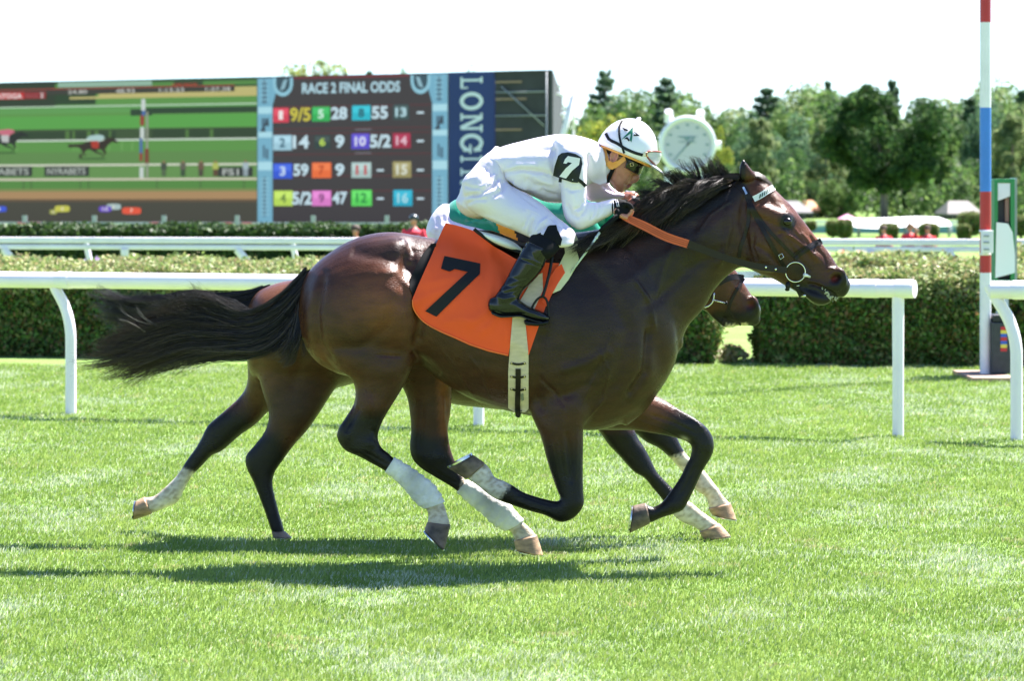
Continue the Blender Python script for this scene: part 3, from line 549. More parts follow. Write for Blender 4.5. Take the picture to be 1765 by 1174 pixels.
def far_horse():
    b = MB()
    b.loft(S([(423,545,423,585,.05),(432,520,430,640,.14),(448,500,448,655,.20),(478,488,480,668,.24),(505,482,508,678,.255),(560,470,570,672,.27),(620,470,640,655,.26),(690,478,700,664,.27),(760,488,770,694,.28),(840,488,840,704,.28),(920,470,920,712,.25),(980,450,985,725,.23),
        (1030,450,1040,722,.2),(1070,480,1086,690,.15),(1100,560,1106,640,.06)], Y2), n=36)
    b.loft(S([(960,450,1060,700,.18),(1000,440,1085,640,.15),(1045,425,1125,572,.12),(1090,402,1158,528,.10),(1130,388,1180,505,.088),(1160,378,1195,500,.08)], Y2), n=28)
    b.loft(S([(1165,376,1140,440,.06),(1182,370,1150,460,.08),(1203,382,1168,492,.095),(1224,402,1184,512,.095),(1247,434,1200,526,.08),(1262,456,1216,537,.065),(1279,482,1232,548,.054),(1294,506,1247,556,.05),(1306,520,1262,560,.054),(1312,533,1280,562,.048),(1310,545,1292,561,.03)], Y2), n=28)
    b.loft(S([(1222,535,1228,548,.03),(1245,550,1246,563,.032),(1262,556,1264,565,.026)], Y2), n=14)
    for s in (-1, 1):
        b.loft([(1150,380,1176,372,.024,Y2+s*.05),(1158,365,1174,362,.018,Y2+s*.055),(1168,352,1172,351,.004,Y2+s*.06)], n=12)
        b.loft([(1296,510,1308,522,.014,Y2+s*.04),(1290,520,1310,534,.016,Y2+s*.04),(1292,530,1306,542,.012,Y2+s*.034)], n=14)
    E = [(424,600,540,630,.10,14.76),(426,655,505,680,.085,14.80),(415,680,466,708,.066),(396,700,441,732,.054),(372,721,415,750,.048),(357,735,397,766,.043),(346,757,381,779,.039),(336,774,365,786,.034),(322,793,347,805,.030),(311,811,332,820,.0285),(300,825,320,840,.031),(279,845,306,866,.035),(264,856,286,876,.029),(250,857,263,885,.031)]
    b.loft(S(E, Y2F), n=24)
    Ff = [(430,560,590,590,.12,14.62),(440,625,592,645,.11,14.60),(452,680,575,676,.09,14.58),(463,715,551,712,.07),(456,744,530,742,.056),(438,768,507,768,.046),(423,787,488,794,.041),(425,808,474,815,.036),(436,830,470,835,.031),(448,861,476,864,.028),(457,885,482,887,.029),(463,903,487,904,.032),(468,917,491,917,.033)]
    b.loft(S(Ff, Y2N), n=24)
    Gg = [(940,650,1065,670,.09,14.62),(990,700,1085,712,.075,14.58),(1029,742,1096,746,.060),(1046,765,1102,758,.051),(1065,784,1114,777,.045),(1081,802,1124,797,.042),(1094,815,1132,813,.040),(1110,824,1141,824,.035),(1124,841,1151,834,.029),(1140,860,1165,848,.0275),(1152,877,1180,860,.029),(1165,893,1192,867,.034),(1181,903,1204,877,.030),(1196,909,1220,889,.029),(1206,916,1238,902,.034)]
    b.loft(S(Gg, Y2N), n=24)
    Hh = [(1010,660,1090,650,.08,14.78),(1050,705,1115,690,.07,14.82),(1080,740,1135,718,.058),(1096,748,1153,735,.05),(1113,762,1166,752,.045),(1134,772,1177,774,.042),(1153,788,1188,789,.038),(1164,800,1197,796,.031),(1178,817,1207,805,.0285),(1190,833,1218,816,.031),(1199,846,1230,832,.034),(1214,855,1238,842,.030),(1219,865,1246,854,.029),(1221,875,1258,868,.034)]
    b.loft(S(Hh, Y2F), n=24)
    me = remesh(b, .0085, 7, .5)
    N = (14., 14.72); FAR = (14.72, 15.3)
    smooth_at(me, [(1030,715,50,40,14.,15.4),(1090,700,40,40,14.,15.4),(450,670,50,30,14.,15.4),(560,650,50,30,14.,15.4)])
    relief(me, [(520,540,50,60,0,8),(480,600,40,60,0,6),(1294,526,8,6,-15,-14),(1294,526,13,10,-15,4),(1240,470,12,20,-30,3)],
        [([(560,560),(520,620),(500,680)],10,-5),([(440,520),(432,580),(450,640)],8,-4),([(1240,543),(1262,555),(1285,561)],2.4,-5),([(1250,470),(1262,490),(1280,510)],3,3),([(1090,748),(1112,770),(1125,795)],4,-3)])
    BK = (.0085, .0065, .0055); BR = (.062, .024, .011); RD = (.135, .050, .021); WH = (.64, .55, .43); DK = (.03, .015, .01); ps = np.array
    paint(me, BR, [('blob',(470,510,50,24,-40),RD,.8),('blob',(450,640,30,40,0),RD,.5),('blob',(520,700,60,40,0),DK,.6),('blob',(1270,490,20,30,-30),RD,.8),('line',ps([(1240,555),(1290,556),(1308,540)]),BK,(14,26)),('blob',(1294,526,6,5,-15),(.11,.02,.018),.95),
        ('line',ps([(1255,562),(1275,563),(1285,560)]),WH,(2,5)),
        ('poly',ps([(430,715),(350,700),(290,800),(300,830),(360,830),(440,735)]),BK,16,*FAR),('poly',ps([(380,745),(480,745),(500,800),(520,940),(440,940),(400,800)]),BK,16,*N),
        ('poly',ps([(1000,745),(1120,740),(1260,900),(1260,960),(1160,940),(1040,800)]),BK,14,*N),('poly',ps([(1080,735),(1180,735),(1290,860),(1280,920),(1200,920),(1080,790)]),BK,12,*FAR),
        ('poly',ps([(312,806),(338,816),(345,850),(300,920),(210,910),(220,840)]),WH,4,*FAR),('poly',ps([(1150,874),(1182,846),(1260,890),(1270,940),(1190,940)]),WH,4,*N),('poly',ps([(1148,792),(1166,784),(1196,778),(1290,850),(1280,910),(1210,900)]),WH,4,*FAR)])
    root = empty('racehorse', (P(860, 928, Y2)), 'lighter brown bay racehorse mostly hidden behind the dark one, galloping on white socks', 'horse', 'racehorses galloping side by side')
    body = put('body', me, COAT, root)
    for (cor, sole, hw, Y, m_, d) in [(((250,856),(263,886)),((234,864),(230,897)),.046,Y2F,HORN,(-2,0)),(((468,916),(491,916)),((470,926),(503,927)),.046,Y2N,HORND,(0,1.5)),
            (((1205,916),(1240,902)),((1213,932),(1260,925)),.048,Y2N,HORN,(0,1.5)),(((1220,876),(1259,866)),((1227,888),(1270,897)),.048,Y2F,HORN,(0,1.5))]:
        h = MB(); hoof(h, cor, sole, hw, Y); ho = build(h, 'hoof', m_, root, bevel=.007); s = MB(); shoe(s, sole, hw, Y, d); build(s, 'horseshoe', STEEL, ho, smooth='auto')
    def G(*pts): return np.array([P(a, c, Y) for a, c, Y in pts])
    t = Y2
    tg = [G((462,500,t),(420,512,t),(370,520,t),(320,516,t),(270,520,t),(225,518,t),(178,500,t)),G((456,505,t),(415,524,t),(365,535,t),(315,535,t),(265,535,t),(220,532,t),(170,518,t)),
        G((452,512,t),(410,538,t),(360,552,t),(310,553,t),(262,552,t),(215,550,t),(172,540,t)),G((448,520,t),(405,552,t),(355,568,t),(305,572,t),(260,570,t),(220,568,t),(176,560,t))]
    hair_obj('tail', [hair(tg, 700, .02, .014, .0015, K=18, curl=.010, seed=31, lmin=.4), hair(tg, 3000, .018, .034, .0014, K=22, curl=.006, seed=38, lmin=.75, locks=60)], HAIRM, root, (.007,.006,.0055), (.055,.035,.028), 8, tipc=(.06,.05,.05))
    mg = [G((1160,378,t),(1130,385,t-.08),(1100,402,t-.1)),G((1120,390,t),(1090,405,t-.1),(1060,430,t-.12)),G((1070,412,t),(1040,430,t-.12),(1010,455,t-.15))]
    hair_obj('mane', [hair(mg, 1500, .012, .02, .0012, seed=32, lmin=.6)], HAIRM, root, (.007,.006,.005), (.04,.03,.02), 9)
    e = MB(); e.ellipsoid(P(1213, 428, Y2-.088), (.021,.016,.018), n=20, m=12); build(e, 'eye', EYE, root)
    return root, body
# ---------------------------------------------------------------- setting
def gpt(px, py): Y = CAMZ*F/(py-HY); return P(px, py, Y)
GRASSC = lambda m: m
def turf_mat():
    m = bpy.data.materials.new('turf'); m.use_nodes = True; N, L = nodes(m); b = N['Principled BSDF']; b.inputs['Roughness'].default_value = .9; b.inputs['Specular IOR Level'].default_value = .1
    tc = N.new('ShaderNodeTexCoord'); n1 = N.new('ShaderNodeTexNoise'); n1.inputs['Scale'].default_value = .9; n1.inputs['Detail'].default_value = 8; n1.inputs['Roughness'].default_value = .7
    L.new(tc.outputs['Object'], n1.inputs[0]); r = N.new('ShaderNodeValToRGB'); r.color_ramp.elements[0].position = .3; r.color_ramp.elements[0].color = (.12,.20,.045,1); r.color_ramp.elements[1].position = .72; r.color_ramp.elements[1].color = (.19,.28,.085,1)
    L.new(n1.outputs[0], r.inputs[0]); n2 = N.new('ShaderNodeTexNoise'); n2.inputs['Scale'].default_value = 40; n2.inputs['Detail'].default_value = 6; L.new(tc.outputs['Object'], n2.inputs[0])
    mx = N.new('ShaderNodeMix'); mx.data_type = 'RGBA'; mx.blend_type = 'MULTIPLY'; mx.inputs[0].default_value = .7; L.new(r.outputs[0], mx.inputs[6])
    mr = N.new('ShaderNodeMapRange'); mr.inputs[3].default_value = .5; mr.inputs[4].default_value = 1.5; L.new(n2.outputs[0], mr.inputs[0]); L.new(mr.outputs[0], mx.inputs[7]); L.new(mx.outputs[2], b.inputs['Base Color'])
    bp = N.new('ShaderNodeBump'); bp.inputs['Strength'].default_value = .8; bp.inputs['Distance'].default_value = .03; L.new(n2.outputs[0], bp.inputs['Height']); L.new(bp.outputs[0], b.inputs['Normal']); return m
mb = MB(); mb.add([(-900,-30,0),(900,-30,0),(900,1500,0),(-900,1500,0)], [(0,1,2,3)]); o = build(mb, 'ground', turf_mat(), origin=(0,0,0), smooth=False); tag(o, 'bright green mown turf course under the galloping horses', 'ground', kind='structure')
# blades of grass in front of the hedges
def grass():
    R = np.random.default_rng(2); n = 760000
    u = R.uniform(0, 1, n); Y = 9.6*(30/9.6)**(u**.95); X = R.uniform(-1, 1, n)*(.205*Y+.6)
    X += .0; pn = lambda x, y, s: (np.sin(x*s*1.3+1.7*np.sin(y*s*.9))*np.sin(y*s*1.1+1.3*np.sin(x*s*.7+2)))
    patch = pn(X, Y*.6, 3.1)*.5+pn(X+5, Y*.6+2, 7.3)*.3+pn(X, Y, 17.)*.2
    h = (.016+.012*R.random(n)+.008*np.clip(patch, -1, 1))*(1+.02*(Y-10))*(1-.35*(pn(X+9, Y*.7, 4.3) > .45)); wd = .0017*(1+.045*(Y-10))*R.uniform(.7, 1.5, n)
    a = R.uniform(0, 2*np.pi, n); lean = R.uniform(.1, .95, n)*h; la = R.normal(.4, 1.4, n)
    cx, cy = np.cos(a)*wd, np.sin(a)*wd*.6; lx, ly = np.cos(la)*lean, np.sin(la)*lean
    z = np.zeros(n); V = np.stack([np.stack([X-cx, Y-cy, z], 1), np.stack([X+cx, Y+cy, z], 1), np.stack([X+cx*.8+lx*.4, Y+cy*.8+ly*.4, h*.62], 1), np.stack([X-cx*.8+lx*.4, Y-cy*.8+ly*.4, h*.62], 1), np.stack([X+lx, Y+ly, h*.95], 1)], 1)
    b = np.arange(n)[:, None]*5; tri = np.concatenate([b+np.array([0,1,2]), b+np.array([0,2,3]), b+np.array([3,2,4])], 1).reshape(-1, 3)
    me = np_mesh('grass', V.reshape(-1, 3), tri)
    g1, g2, g3, g4 = np.array((.19,.285,.05)), np.array((.315,.41,.10)), np.array((.60,.65,.45)), np.array((.46,.42,.20))
    t = np.clip(.5+patch*.7+R.normal(0, .22, n), 0, 1)[:, None]; c = g1*(1-t)+g2*t
    k = (R.random(n) < .08+.62*np.clip(pn(X*.8+3, Y*.55, 2.6)*.7+pn(X+1, Y*1.1, 6.3)*.5-.02, 0, 1))[:, None]; c = np.where(k, g3*R.uniform(.6, 1.1, (n, 1)), c); k = (R.random(n) < .02+.6*((pn(X*1.3+7, Y*2.1+1, 5.7)*pn(X+2, Y+4, 2.2)) > .62))[:, None]; c = np.where(k, g4, c)
    set_cols(me, np.repeat(c, 5, 0)); return put('grass', me, mat('grass_blade', (.1,.25,.03), rough=.7, spec=.15, attr=True, translucent=.35), origin=(0,0,0))
tag(grass(), 'short bright green grass blades covering the turf course', 'grass', kind='stuff')
WP = mat('white_plastic', (.84,.76,.84), rough=.38, nscale=3, namt=.05, coat=.2)
WP2 = mat('white_rail_paint', (.80,.75,.80), rough=.5, nscale=3, namt=.06)
def rail_pt(px, z, rail):   # plan line through two ground points
    (xa, ya), (xb, yb) = rail; k = (px-CX)/F; t = (k*ya-xa)/((xb-xa)-k*(yb-ya)); return np.array([xa+t*(xb-xa), ya+t*(yb-ya), z])
def mkline(p0, Ya, p1, Yb): return ((p0-CX)/F*Ya, Ya), ((p1-CX)/F*Yb, Yb)
NEAR = mkline(120, 23.1, 1547, 20.9)
def zat(py, Y): return CAMZ-(py-HY)/F*Y
def goose(mb, px, rail, ztop, r=.042, back=.3, dy=.4):
    b = rail_pt(px, 0, rail); T = np.array([-.38, .0, 0]) ; pts = cr([b, b+(0,0,.45), b+(-.005,0,.66), b+(-.045,.02,.82), b+(-.12,.05,ztop-.14), b+(-.17,.08,ztop-.04)], 26); mb.tube(pts, r, 14)
def near_rail(p0, p1, posts, label):
    a, c = rail_pt(p0, 1.0, NEAR), rail_pt(p1, 1.0, NEAR)
    ztop = 1.10; a[2] = c[2] = ztop-.0; r0 = empty('running_rail', ((a[0]+c[0])/2, (a[1]+c[1])/2, 0), label, 'railing', 'white rails beside the course')
    b = MB(); R_ = .068; n = 18; th = np.linspace(0, 2*np.pi, n, endpoint=False)
    d = (c-a)/np.linalg.norm(c-a); pr = np.array([d[1], -d[0], 0]); up = np.array([0, 0, 1.0]); pts = [a+(c-a)*t for t in np.linspace(0, 1, 30)]
    V = [p+pr*np.cos(t)*R_*1.25+up*(np.sin(t)*R_*.92-R_) for p in pts for t in th]; f = [(i*n+j, i*n+(j+1) % n, (i+1)*n+(j+1) % n, (i+1)*n+j) for i in range(29) for j in range(n)]+[tuple(range(n-1,-1,-1)), tuple(range(29*n, 30*n))]
    b.add(V, f); tr_ = build(b, 'top_rail', WP, r0, smooth='auto')
    for jp in (112, 900, 1500, 1560, 1760):
        if p0 < jp < p1: q = MB(); jc = rail_pt(jp, 0, NEAR); pts2 = [jc-d*.055, jc+d*.055]; V = [p+pr*np.cos(t)*R_*1.30+up*(ztop+np.sin(t)*R_*.97-R_) for p in pts2 for t in th]; q.add(V, [(j, (j+1) % n, n+(j+1) % n, n+j) for j in range(n)]+[tuple(range(n-1,-1,-1)), tuple(range(n, 2*n))]); build(q, 'rail_joint', WP2, r0, smooth='auto')
    for px, kind in posts:
        q = MB()
        if kind == 'g': goose(q, px, NEAR, ztop)
        else:
            g = rail_pt(px, 0, NEAR); q.tube([g, g+(0,0,.5), g+(0,0,ztop-.1)], [.040,.040,.043], 16)
        build(q, 'post', WP, r0, smooth='auto')
    return r0
near_rail(-900, 1577, [(-580,'g'),(122,'g'),(825,'s'),(1548,'s')], 'long white plastic rail running behind the horses, ending beside the finish pole')
near_rail(1710, 2500, [(1752,'g'),(2350,'g')], 'short white plastic rail starting at the right edge beyond the gap')
# middle double rail
MID = mkline(0, 44.0, 1750, 41.5)
mid = empty('running_rail', rail_pt(700, 0, MID), 'thin white double rail farther off, between the clipped hedge and the dark green hedge', 'railing', 'white rails beside the course')
def bar(mb, rail, pa, pb, z0, z1, th_=.08, n=24):
    a, c = rail_pt(pa, 0, rail), rail_pt(pb, 0, rail); d = (c-a)/np.linalg.norm(c-a); pr = np.array([-d[1], d[0], 0])*th_
    V = []; 
    for t in (0, 1): 
        p = a+(c-a)*t; V += [p+(0,0,z0), p+pr+(0,0,z0), p+pr+(0,0,z1), p+(0,0,z1)]
    mb.add(V, [(0,3,2,1),(4,5,6,7),(0,1,5,4),(1,2,6,5),(2,3,7,6),(3,0,4,7)])
for z0, z1 in ((1.015, 1.105), (.925, 1.0)):
    q = MB(); bar(q, MID, -1100, 2300, z0, z1, .09); build(q, 'rail_bar', WP2, mid, smooth=False, bevel=.02)
for px, kind in [(-200,'g'),(12,'g'),(123,'t'),(215,'s'),(415,'g'),(497,'t'),(640,'s'),(1500,'s'),(1640,'g'),(1900,'s')]:
    q = MB(); g = rail_pt(px, 0, MID)
    if kind == 'g': pts = cr([g+(.12,0,0), g+(.12,0,.55), g+(.08,0,.75), g+(-.05,.02,.93)], 14); q.tube(pts, .06, 10)
    elif kind == 't': g = g+np.array([0,2.2,0]); q.tube([g+(.12,0,0), g+(-.1,0,.98)], .045, 8)
    else: q.tube([g, g+(0,0,.93)], .06, 10)
    build(q, 'post', WP2, mid, smooth='auto')
# hedges
LEAFM = mat('leaf', (.06,.12,.02), rough=.55, spec=.3, attr=True, translucent=.3)
CORE = mat('hedge_core', (.035,.045,.016), rough=.95, nscale=6, namt=.4)
def leaves_on(samples, nrm, size, cols, R, up=.3):
    n = len(samples); d = R.normal(0, 1, (n, 3)); d = d*.9+nrm*.8; d /= np.linalg.norm(d, axis=1)[:, None]; a = np.cross(d, R.normal(0, 1, (n, 3))); a /= np.linalg.norm(a, axis=1)[:, None]+1e-9; b = np.cross(d, a)
    s = (size*R.uniform(.6, 1.4, n))[:, None]; V = np.stack([samples-a*s, samples+b*s*.55, samples+a*s, samples-b*s*.55], 1).reshape(-1, 3)
    Fq = (np.arange(n)[:, None]*4+np.arange(4)).reshape(-1, 4); return V, Fq, np.repeat(cols, 4, 0)
def hedge(x0, x1, yf, yb, zf, zb, label, n, size, palette, skew=0.0, gaps=(), rag=.06, group='clipped hedges behind the course', name='hedge', topc=None):
    """box hedge: front face at depth yf, top rising to zb at yb; skew = change of depth per metre of x"""
    R = np.random.default_rng(int(abs(x0*10))+n); r0 = empty(name, ((x0+x1)/2, (yf+yb)/2+skew*(x0+x1)/2, 0), label, 'hedge', group)
    af = (x1-x0)*zf; at = (x1-x0)*math.hypot(yb-yf, zb-zf); ae = (yb-yf)*zf; k = R.choice(4, n, p=np.array([af*1.3, at, ae, ae])/(af*1.3+at+2*ae)); u, v = R.random(n), R.random(n)
    X = x0+(x1-x0)*u; lum = lambda a, b: np.sin(a*2.3+np.sin(b*3))*.5+np.sin(a*5.1+b*4)*.3+np.sin(a*11+b*9)*.2
    pos = np.zeros((n, 3)); nr = np.zeros((n, 3))
    m = k == 0; pos[m] = np.stack([X, np.full(n, yf), zf*v**.9], 1)[m]; nr[m] = (0,-1,0)
    m = k == 1; pos[m] = np.stack([X, yf+(yb-yf)*v, zf+(zb-zf)*v**.7], 1)[m]; nr[m] = (0,0,1)
    m = k >= 2; pos[m] = np.stack([np.where(k == 2, x0, x1), yf+(yb-yf)*u, zf*v], 1)[m]; nr[m, 0] = np.where(k == 2, -1, 1)[m]
    d = lum(pos[:, 0]*1.3, pos[:, 2]*3+pos[:, 1]); pos += nr*(d*rag+R.normal(0, rag*.5, n))[:, None]; pos[:, 1] += skew*pos[:, 0]; pos[:, 2] = np.abs(pos[:, 2])
    t = R.random(n); c = np.array(palette)[R.integers(0, len(palette), n)]*R.uniform(.6, 1.3, (n, 1))
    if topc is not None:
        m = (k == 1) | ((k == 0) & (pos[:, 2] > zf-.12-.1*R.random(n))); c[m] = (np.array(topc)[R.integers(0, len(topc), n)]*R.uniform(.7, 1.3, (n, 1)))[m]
    V, Fq, C = leaves_on(pos, nr, size, c, R); me = np_mesh('foliage', V, Fq); set_cols(me, C); put('foliage', me, LEAFM, r0, smooth=False)
    q = MB(); e = .07; xs = [x0+e, x1-e]; V = [(x, y+skew*x, z) for x in xs for y, z in ((yf+e, 0), (yf+e, zf-e), (yb-e, zb-e), (yb-e, 0))]
    q.add(V, [(0,1,2,3),(7,6,5,4),(0,4,5,1),(1,5,6,2),(2,6,7,3),(3,7,4,0)]); build(q, 'branches', CORE, r0, smooth=False)
    return r0
xw = lambda px, Y: (px-CX)/F*Y
SK = -.22
def skx(px, Yc): k = (px-CX)/F; return k*Yc/(1-k*SK)    # x on the skewed line through a pixel column
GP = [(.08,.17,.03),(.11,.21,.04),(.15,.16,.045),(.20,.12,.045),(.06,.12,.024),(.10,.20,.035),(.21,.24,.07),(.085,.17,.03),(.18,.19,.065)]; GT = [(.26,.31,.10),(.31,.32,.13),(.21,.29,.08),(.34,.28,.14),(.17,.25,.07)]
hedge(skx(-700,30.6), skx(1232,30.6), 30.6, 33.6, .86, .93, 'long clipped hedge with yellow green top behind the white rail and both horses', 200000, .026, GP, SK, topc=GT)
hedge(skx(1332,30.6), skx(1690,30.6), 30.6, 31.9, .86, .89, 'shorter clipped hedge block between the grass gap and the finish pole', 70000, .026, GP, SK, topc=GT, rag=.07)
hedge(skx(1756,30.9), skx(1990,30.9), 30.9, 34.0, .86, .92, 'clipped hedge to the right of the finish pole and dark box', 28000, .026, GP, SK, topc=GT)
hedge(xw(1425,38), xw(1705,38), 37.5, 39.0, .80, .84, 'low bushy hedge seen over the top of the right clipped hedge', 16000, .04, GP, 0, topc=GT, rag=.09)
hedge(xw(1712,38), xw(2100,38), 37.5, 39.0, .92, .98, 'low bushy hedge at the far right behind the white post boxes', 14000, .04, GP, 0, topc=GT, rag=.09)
DK_ = [(.035,.075,.018),(.05,.10,.025),(.03,.06,.015),(.06,.10,.03)]
hedge(xw(-800,52), xw(1010,52), 51.5, 53.2, 1.14, 1.16, 'dark green hedge below the big video board', 84000, .05, DK_, 0, rag=.05)
R = np.random.default_rng(21); n = 420; px = R.normal(1262, 15, n); Yk = R.uniform(30.4, 31.6, n); p_ = np.stack([xw(px, Yk), Yk, .02+.13*R.random(n)*np.exp(-((px-1262)/26)**2)], 1); c = np.array([(.22,.18,.08),(.34,.28,.14),(.45,.34,.22),(.16,.26,.06),(.45,.45,.24)])[R.integers(0, 5, n)]
V, Fq, C = leaves_on(p_, np.tile((0,-.5,.5),(n,1)), .032, c, R); me = np_mesh('low_plant', V, Fq); set_cols(me, C); o = put('low_plant', me, LEAFM); tag(o, 'straggly low plant with dry leaves in the gap between the two clipped hedges', 'plant', kind='stuff')
# flowers by the mid rail
fl = empty('flower_bed', (xw(250,46), 46, 0), 'strip of small purple and white flowers under the thin double rail', 'flowers')
R = np.random.default_rng(9); n = 2600; px = np.concatenate([R.normal(30,14,n//5), R.normal(200,30,n//2), R.normal(240,26,n-n//5-n//2)]); pos = np.stack([xw(px,46.2), 46.2+R.uniform(-.3,.3,n), .45+R.uniform(0,.30,n)*np.abs(np.sin(px*.3))**.3], 1)
for nm, cc, k in (('leaves', [(.45,.25,.62),(.12,.22,.05),(.12,.22,.05),(.2,.28,.07),(.6,.5,.75)], slice(0,n)),):
    p_ = pos[k]; c = np.array(cc)[R.integers(0, len(cc), len(p_))]; V, Fq, C = leaves_on(p_, np.tile((0,-.5,.5),(len(p_),1)), .035 if nm == 'petals' else .06, c, R); me = np_mesh(nm, V, Fq); set_cols(me, C); put(nm, me, LEAFM, fl, smooth=False)

# ---------------------------------------------------------------- video board
D0, D1 = 141.0, 130.0
BRD = (((0-CX)/F*D0, D0), ((770-CX)/F*D1, D1)); _d = np.array(BRD[1])-np.array(BRD[0]); _d /= np.linalg.norm(_d); BN = np.array([_d[1], -_d[0], 0]); BN = BN if BN[1] < 0 else -BN
def bd(px, py, off=0):
    p = rail_pt(px, 0, BRD); Y = p[1]; q = P(px, py, Y); return np.array([p[0], p[1], q[2]])+BN*off
def bz(px, f, off=0):   # f: 0 bottom .. 1 top, measured on the board itself
    p = rail_pt(px, 0, BRD); return np.array([p[0], p[1], .62+f*(7.12-.62)])+BN*off
def fy(py): return 1-(py-125)/(383-125.0)      # rows near x=770 -> fraction
def quad(mb, x0, y0, x1, y1, off, mi=0):
    """rows are given for the right edge of the board; the board itself carries the perspective"""
    mb.add([bz(x0, fy(y1), off), bz(x1, fy(y1), off), bz(x1, fy(y0), off), bz(x0, fy(y0), off)], [(0,1,2,3)], mi)
def slab(mb, x0, y0, x1, y1, off, th_=.03, mi=0):
    a = [bz(x0, fy(y1), off), bz(x1, fy(y1), off), bz(x1, fy(y0), off), bz(x0, fy(y0), off)]; b = [p-BN*th_ for p in a]
    mb.add(a+b, [(0,1,2,3),(7,6,5,4),(0,4,5,1),(1,5,6,2),(2,6,7,3),(3,7,4,0)], mi)
def rowfix(px, py):   # photo row at a given column -> row on the right-edge scale
    Yc = rail_pt(px, 0, BRD)[1]; z = zat(py, Yc); return 125+(1-(z-.62)/(7.12-.62))*(383-125.0)
def led(name, rgb, k=.74, base=.05):
    c = lin(*rgb); return mat(name, tuple(x*base for x in c), rough=.45, spec=.3, emit=c, estr=k*2**-EXPO*1.15)
LED = {}
def L_(rgb):
    if rgb not in LED: LED[rgb] = led('led_%d_%d_%d' % rgb, rgb)
    return LED[rgb]
DARK = mat('board_frame', (.03,.035,.04), rough=.5, metal=.3)
MET = mat('grey_metal', (.32,.34,.36), rough=.5, metal=.4, nscale=2, namt=.1)
def txt(name, s, x0, y0, x1, y1, off, rgb, parent, o_=.0, mtr=None, rot=False, th_=0):
    v, f = text_mesh(s, o_); 
    if rot: pts = [bz(x0+(x1-x0)*b, fy(y0+(y1-y0)*a), off) for a, b in v]
    else: pts = [bz(x0+(x1-x0)*a, fy(y1+(y0-y1)*b), off) for a, b in v]
    mb = MB(); mb.add(pts, f if not rot else f); return build(mb, name, mtr or L_(rgb), parent, smooth=False)
board = empty('video_board', bz(600, 0)*(1,1,0), 'huge racecourse video board with a race replay at left and odds table at right', 'video board')
q = MB(); slab(q, -330, 124.2, 772, 384.5, -.02, 1.4); build(q, 'housing', DARK, board, smooth=False)
# replay picture
pic = MB(); slab(pic, -330, 127, 443, 383, .0, .015)
v_o = build(pic, 'replay_screen', L_((95,150,72)), board, smooth=False)
def vq(nm, items, rgb, off):
    m = MB()
    for (x0, y0, x1, y1) in items:
        y0, y1 = rowfix((x0+x1)/2, y0), rowfix((x0+x1)/2, y1); xs = np.linspace(x0, x1, 2); quad(m, x0, y0, x1, y1, off)
    build(m, nm, L_(rgb), v_o, smooth=False)
def vrow(items, rgb, off, nm='picture_band'):   # constant rows along the board (right edge scale)
    for it in items: m = MB(); quad(m, *it, off); build(m, nm, L_(rgb), v_o, smooth=False)
LX = -330
vrow([(LX,127,443,132)],(70,110,60),.004); vrow([(100,126.6,262,136)],(150,185,165),.006); vrow([(LX,136,443,150)],(60,96,50),.006); vrow([(170,141,443,157),(120,154,443,158)],(196,186,120),.008)
vrow([(LX,127,95,170)],(48,58,42),.008); vrow([(LX,140,165,168)],(44,66,40),.007); vrow([(300,128,350,137)],(50,70,45),.009)
vrow([(LX,170,443,184)],(98,158,84),.006); vrow([(LX,189,443,212)],(92,165,74),.006); vrow([(245,176,443,187),(225,178,262,190)],(44,66,44),.008); vrow([(LX,213,443,233)],(62,82,50),.008); vrow([(LX,217,200,231),(262,215,443,231)],(48,66,42),.009)
vrow([(LX,170,443,172.5)],(190,215,190),.012); vrow([(LX,232,443,235)],(214,228,214),.012); vrow([(LX,277,443,280.5)],(222,222,206),.016); vrow([(LX,303,443,307)],(214,206,186),.016)
vrow([(LX,255,443,276)],(98,140,76),.006); vrow([(LX,281,443,302)],(104,148,80),.006); vrow([(LX,308,443,327)],(88,140,66),.006); vrow([(LX,327,443,341)],(176,140,98),.008); vrow([(LX,322,443,328)],(128,140,82),.007); vrow([(LX,341,443,383)],(74,70,60),.008); vrow([(LX,341,443,346)],(104,84,64),.009)
R = np.random.default_rng(4)
vrow([(x,235,x+2,233-18*0+20) for x in R.uniform(-300,240,14)],(120,172,98),.010); vrow([(x,216,x+R.uniform(3,7),232) for x in (113,125,150,163,188,320,362)],(84,120,60),.011)
vrow([(x,303,x+1.6,322) for x in (40,53,138,152,270,345,420)],(70,90,56),.011)
vrow([(244,160,251,181),(242,211,249,231),(241,283,248,303)],(206,216,212),.02); vrow([(245,181,251,190),(241,231,246,258)],(80,110,170),.02); vrow([(242,189,249,208),(241,258,246,272)],(150,60,52),.02); vrow([(252,183,256,303)],(150,156,140),.018); vrow([(250,250,257,276)],(126,66,50),.021)
# banner signs shown on the replay
vrow([(-60,281,56,299),(77,281,154,299),(376,284,436,301)],(52,54,54),.02)
for x0, x1 in ((-40,50),(82,148)): txt('sign_lettering','NYRABETS',x0,284,x1,296,.024,(178,186,178),v_o,.02)
txt('sign_lettering','FS1',384,287,412,299,.024,(190,196,190),v_o,.02)
for x, c1, c2 in ((283,(70,78,66),(84,104,74)),(316,(100,96,84),(60,80,56)),(347,(110,86,70),(80,70,60)),(372,(180,190,96),(96,70,50)),(424,(170,188,196),(150,165,172))):
    vrow([(x-5,276,x+5,288)],c1,.03,'spectator_image'); vrow([(x-4,288,x+4,300)],c2,.03,'spectator_image'); vrow([(x-2,272,x+2,276)],(150,110,86),.03,'spectator_image')
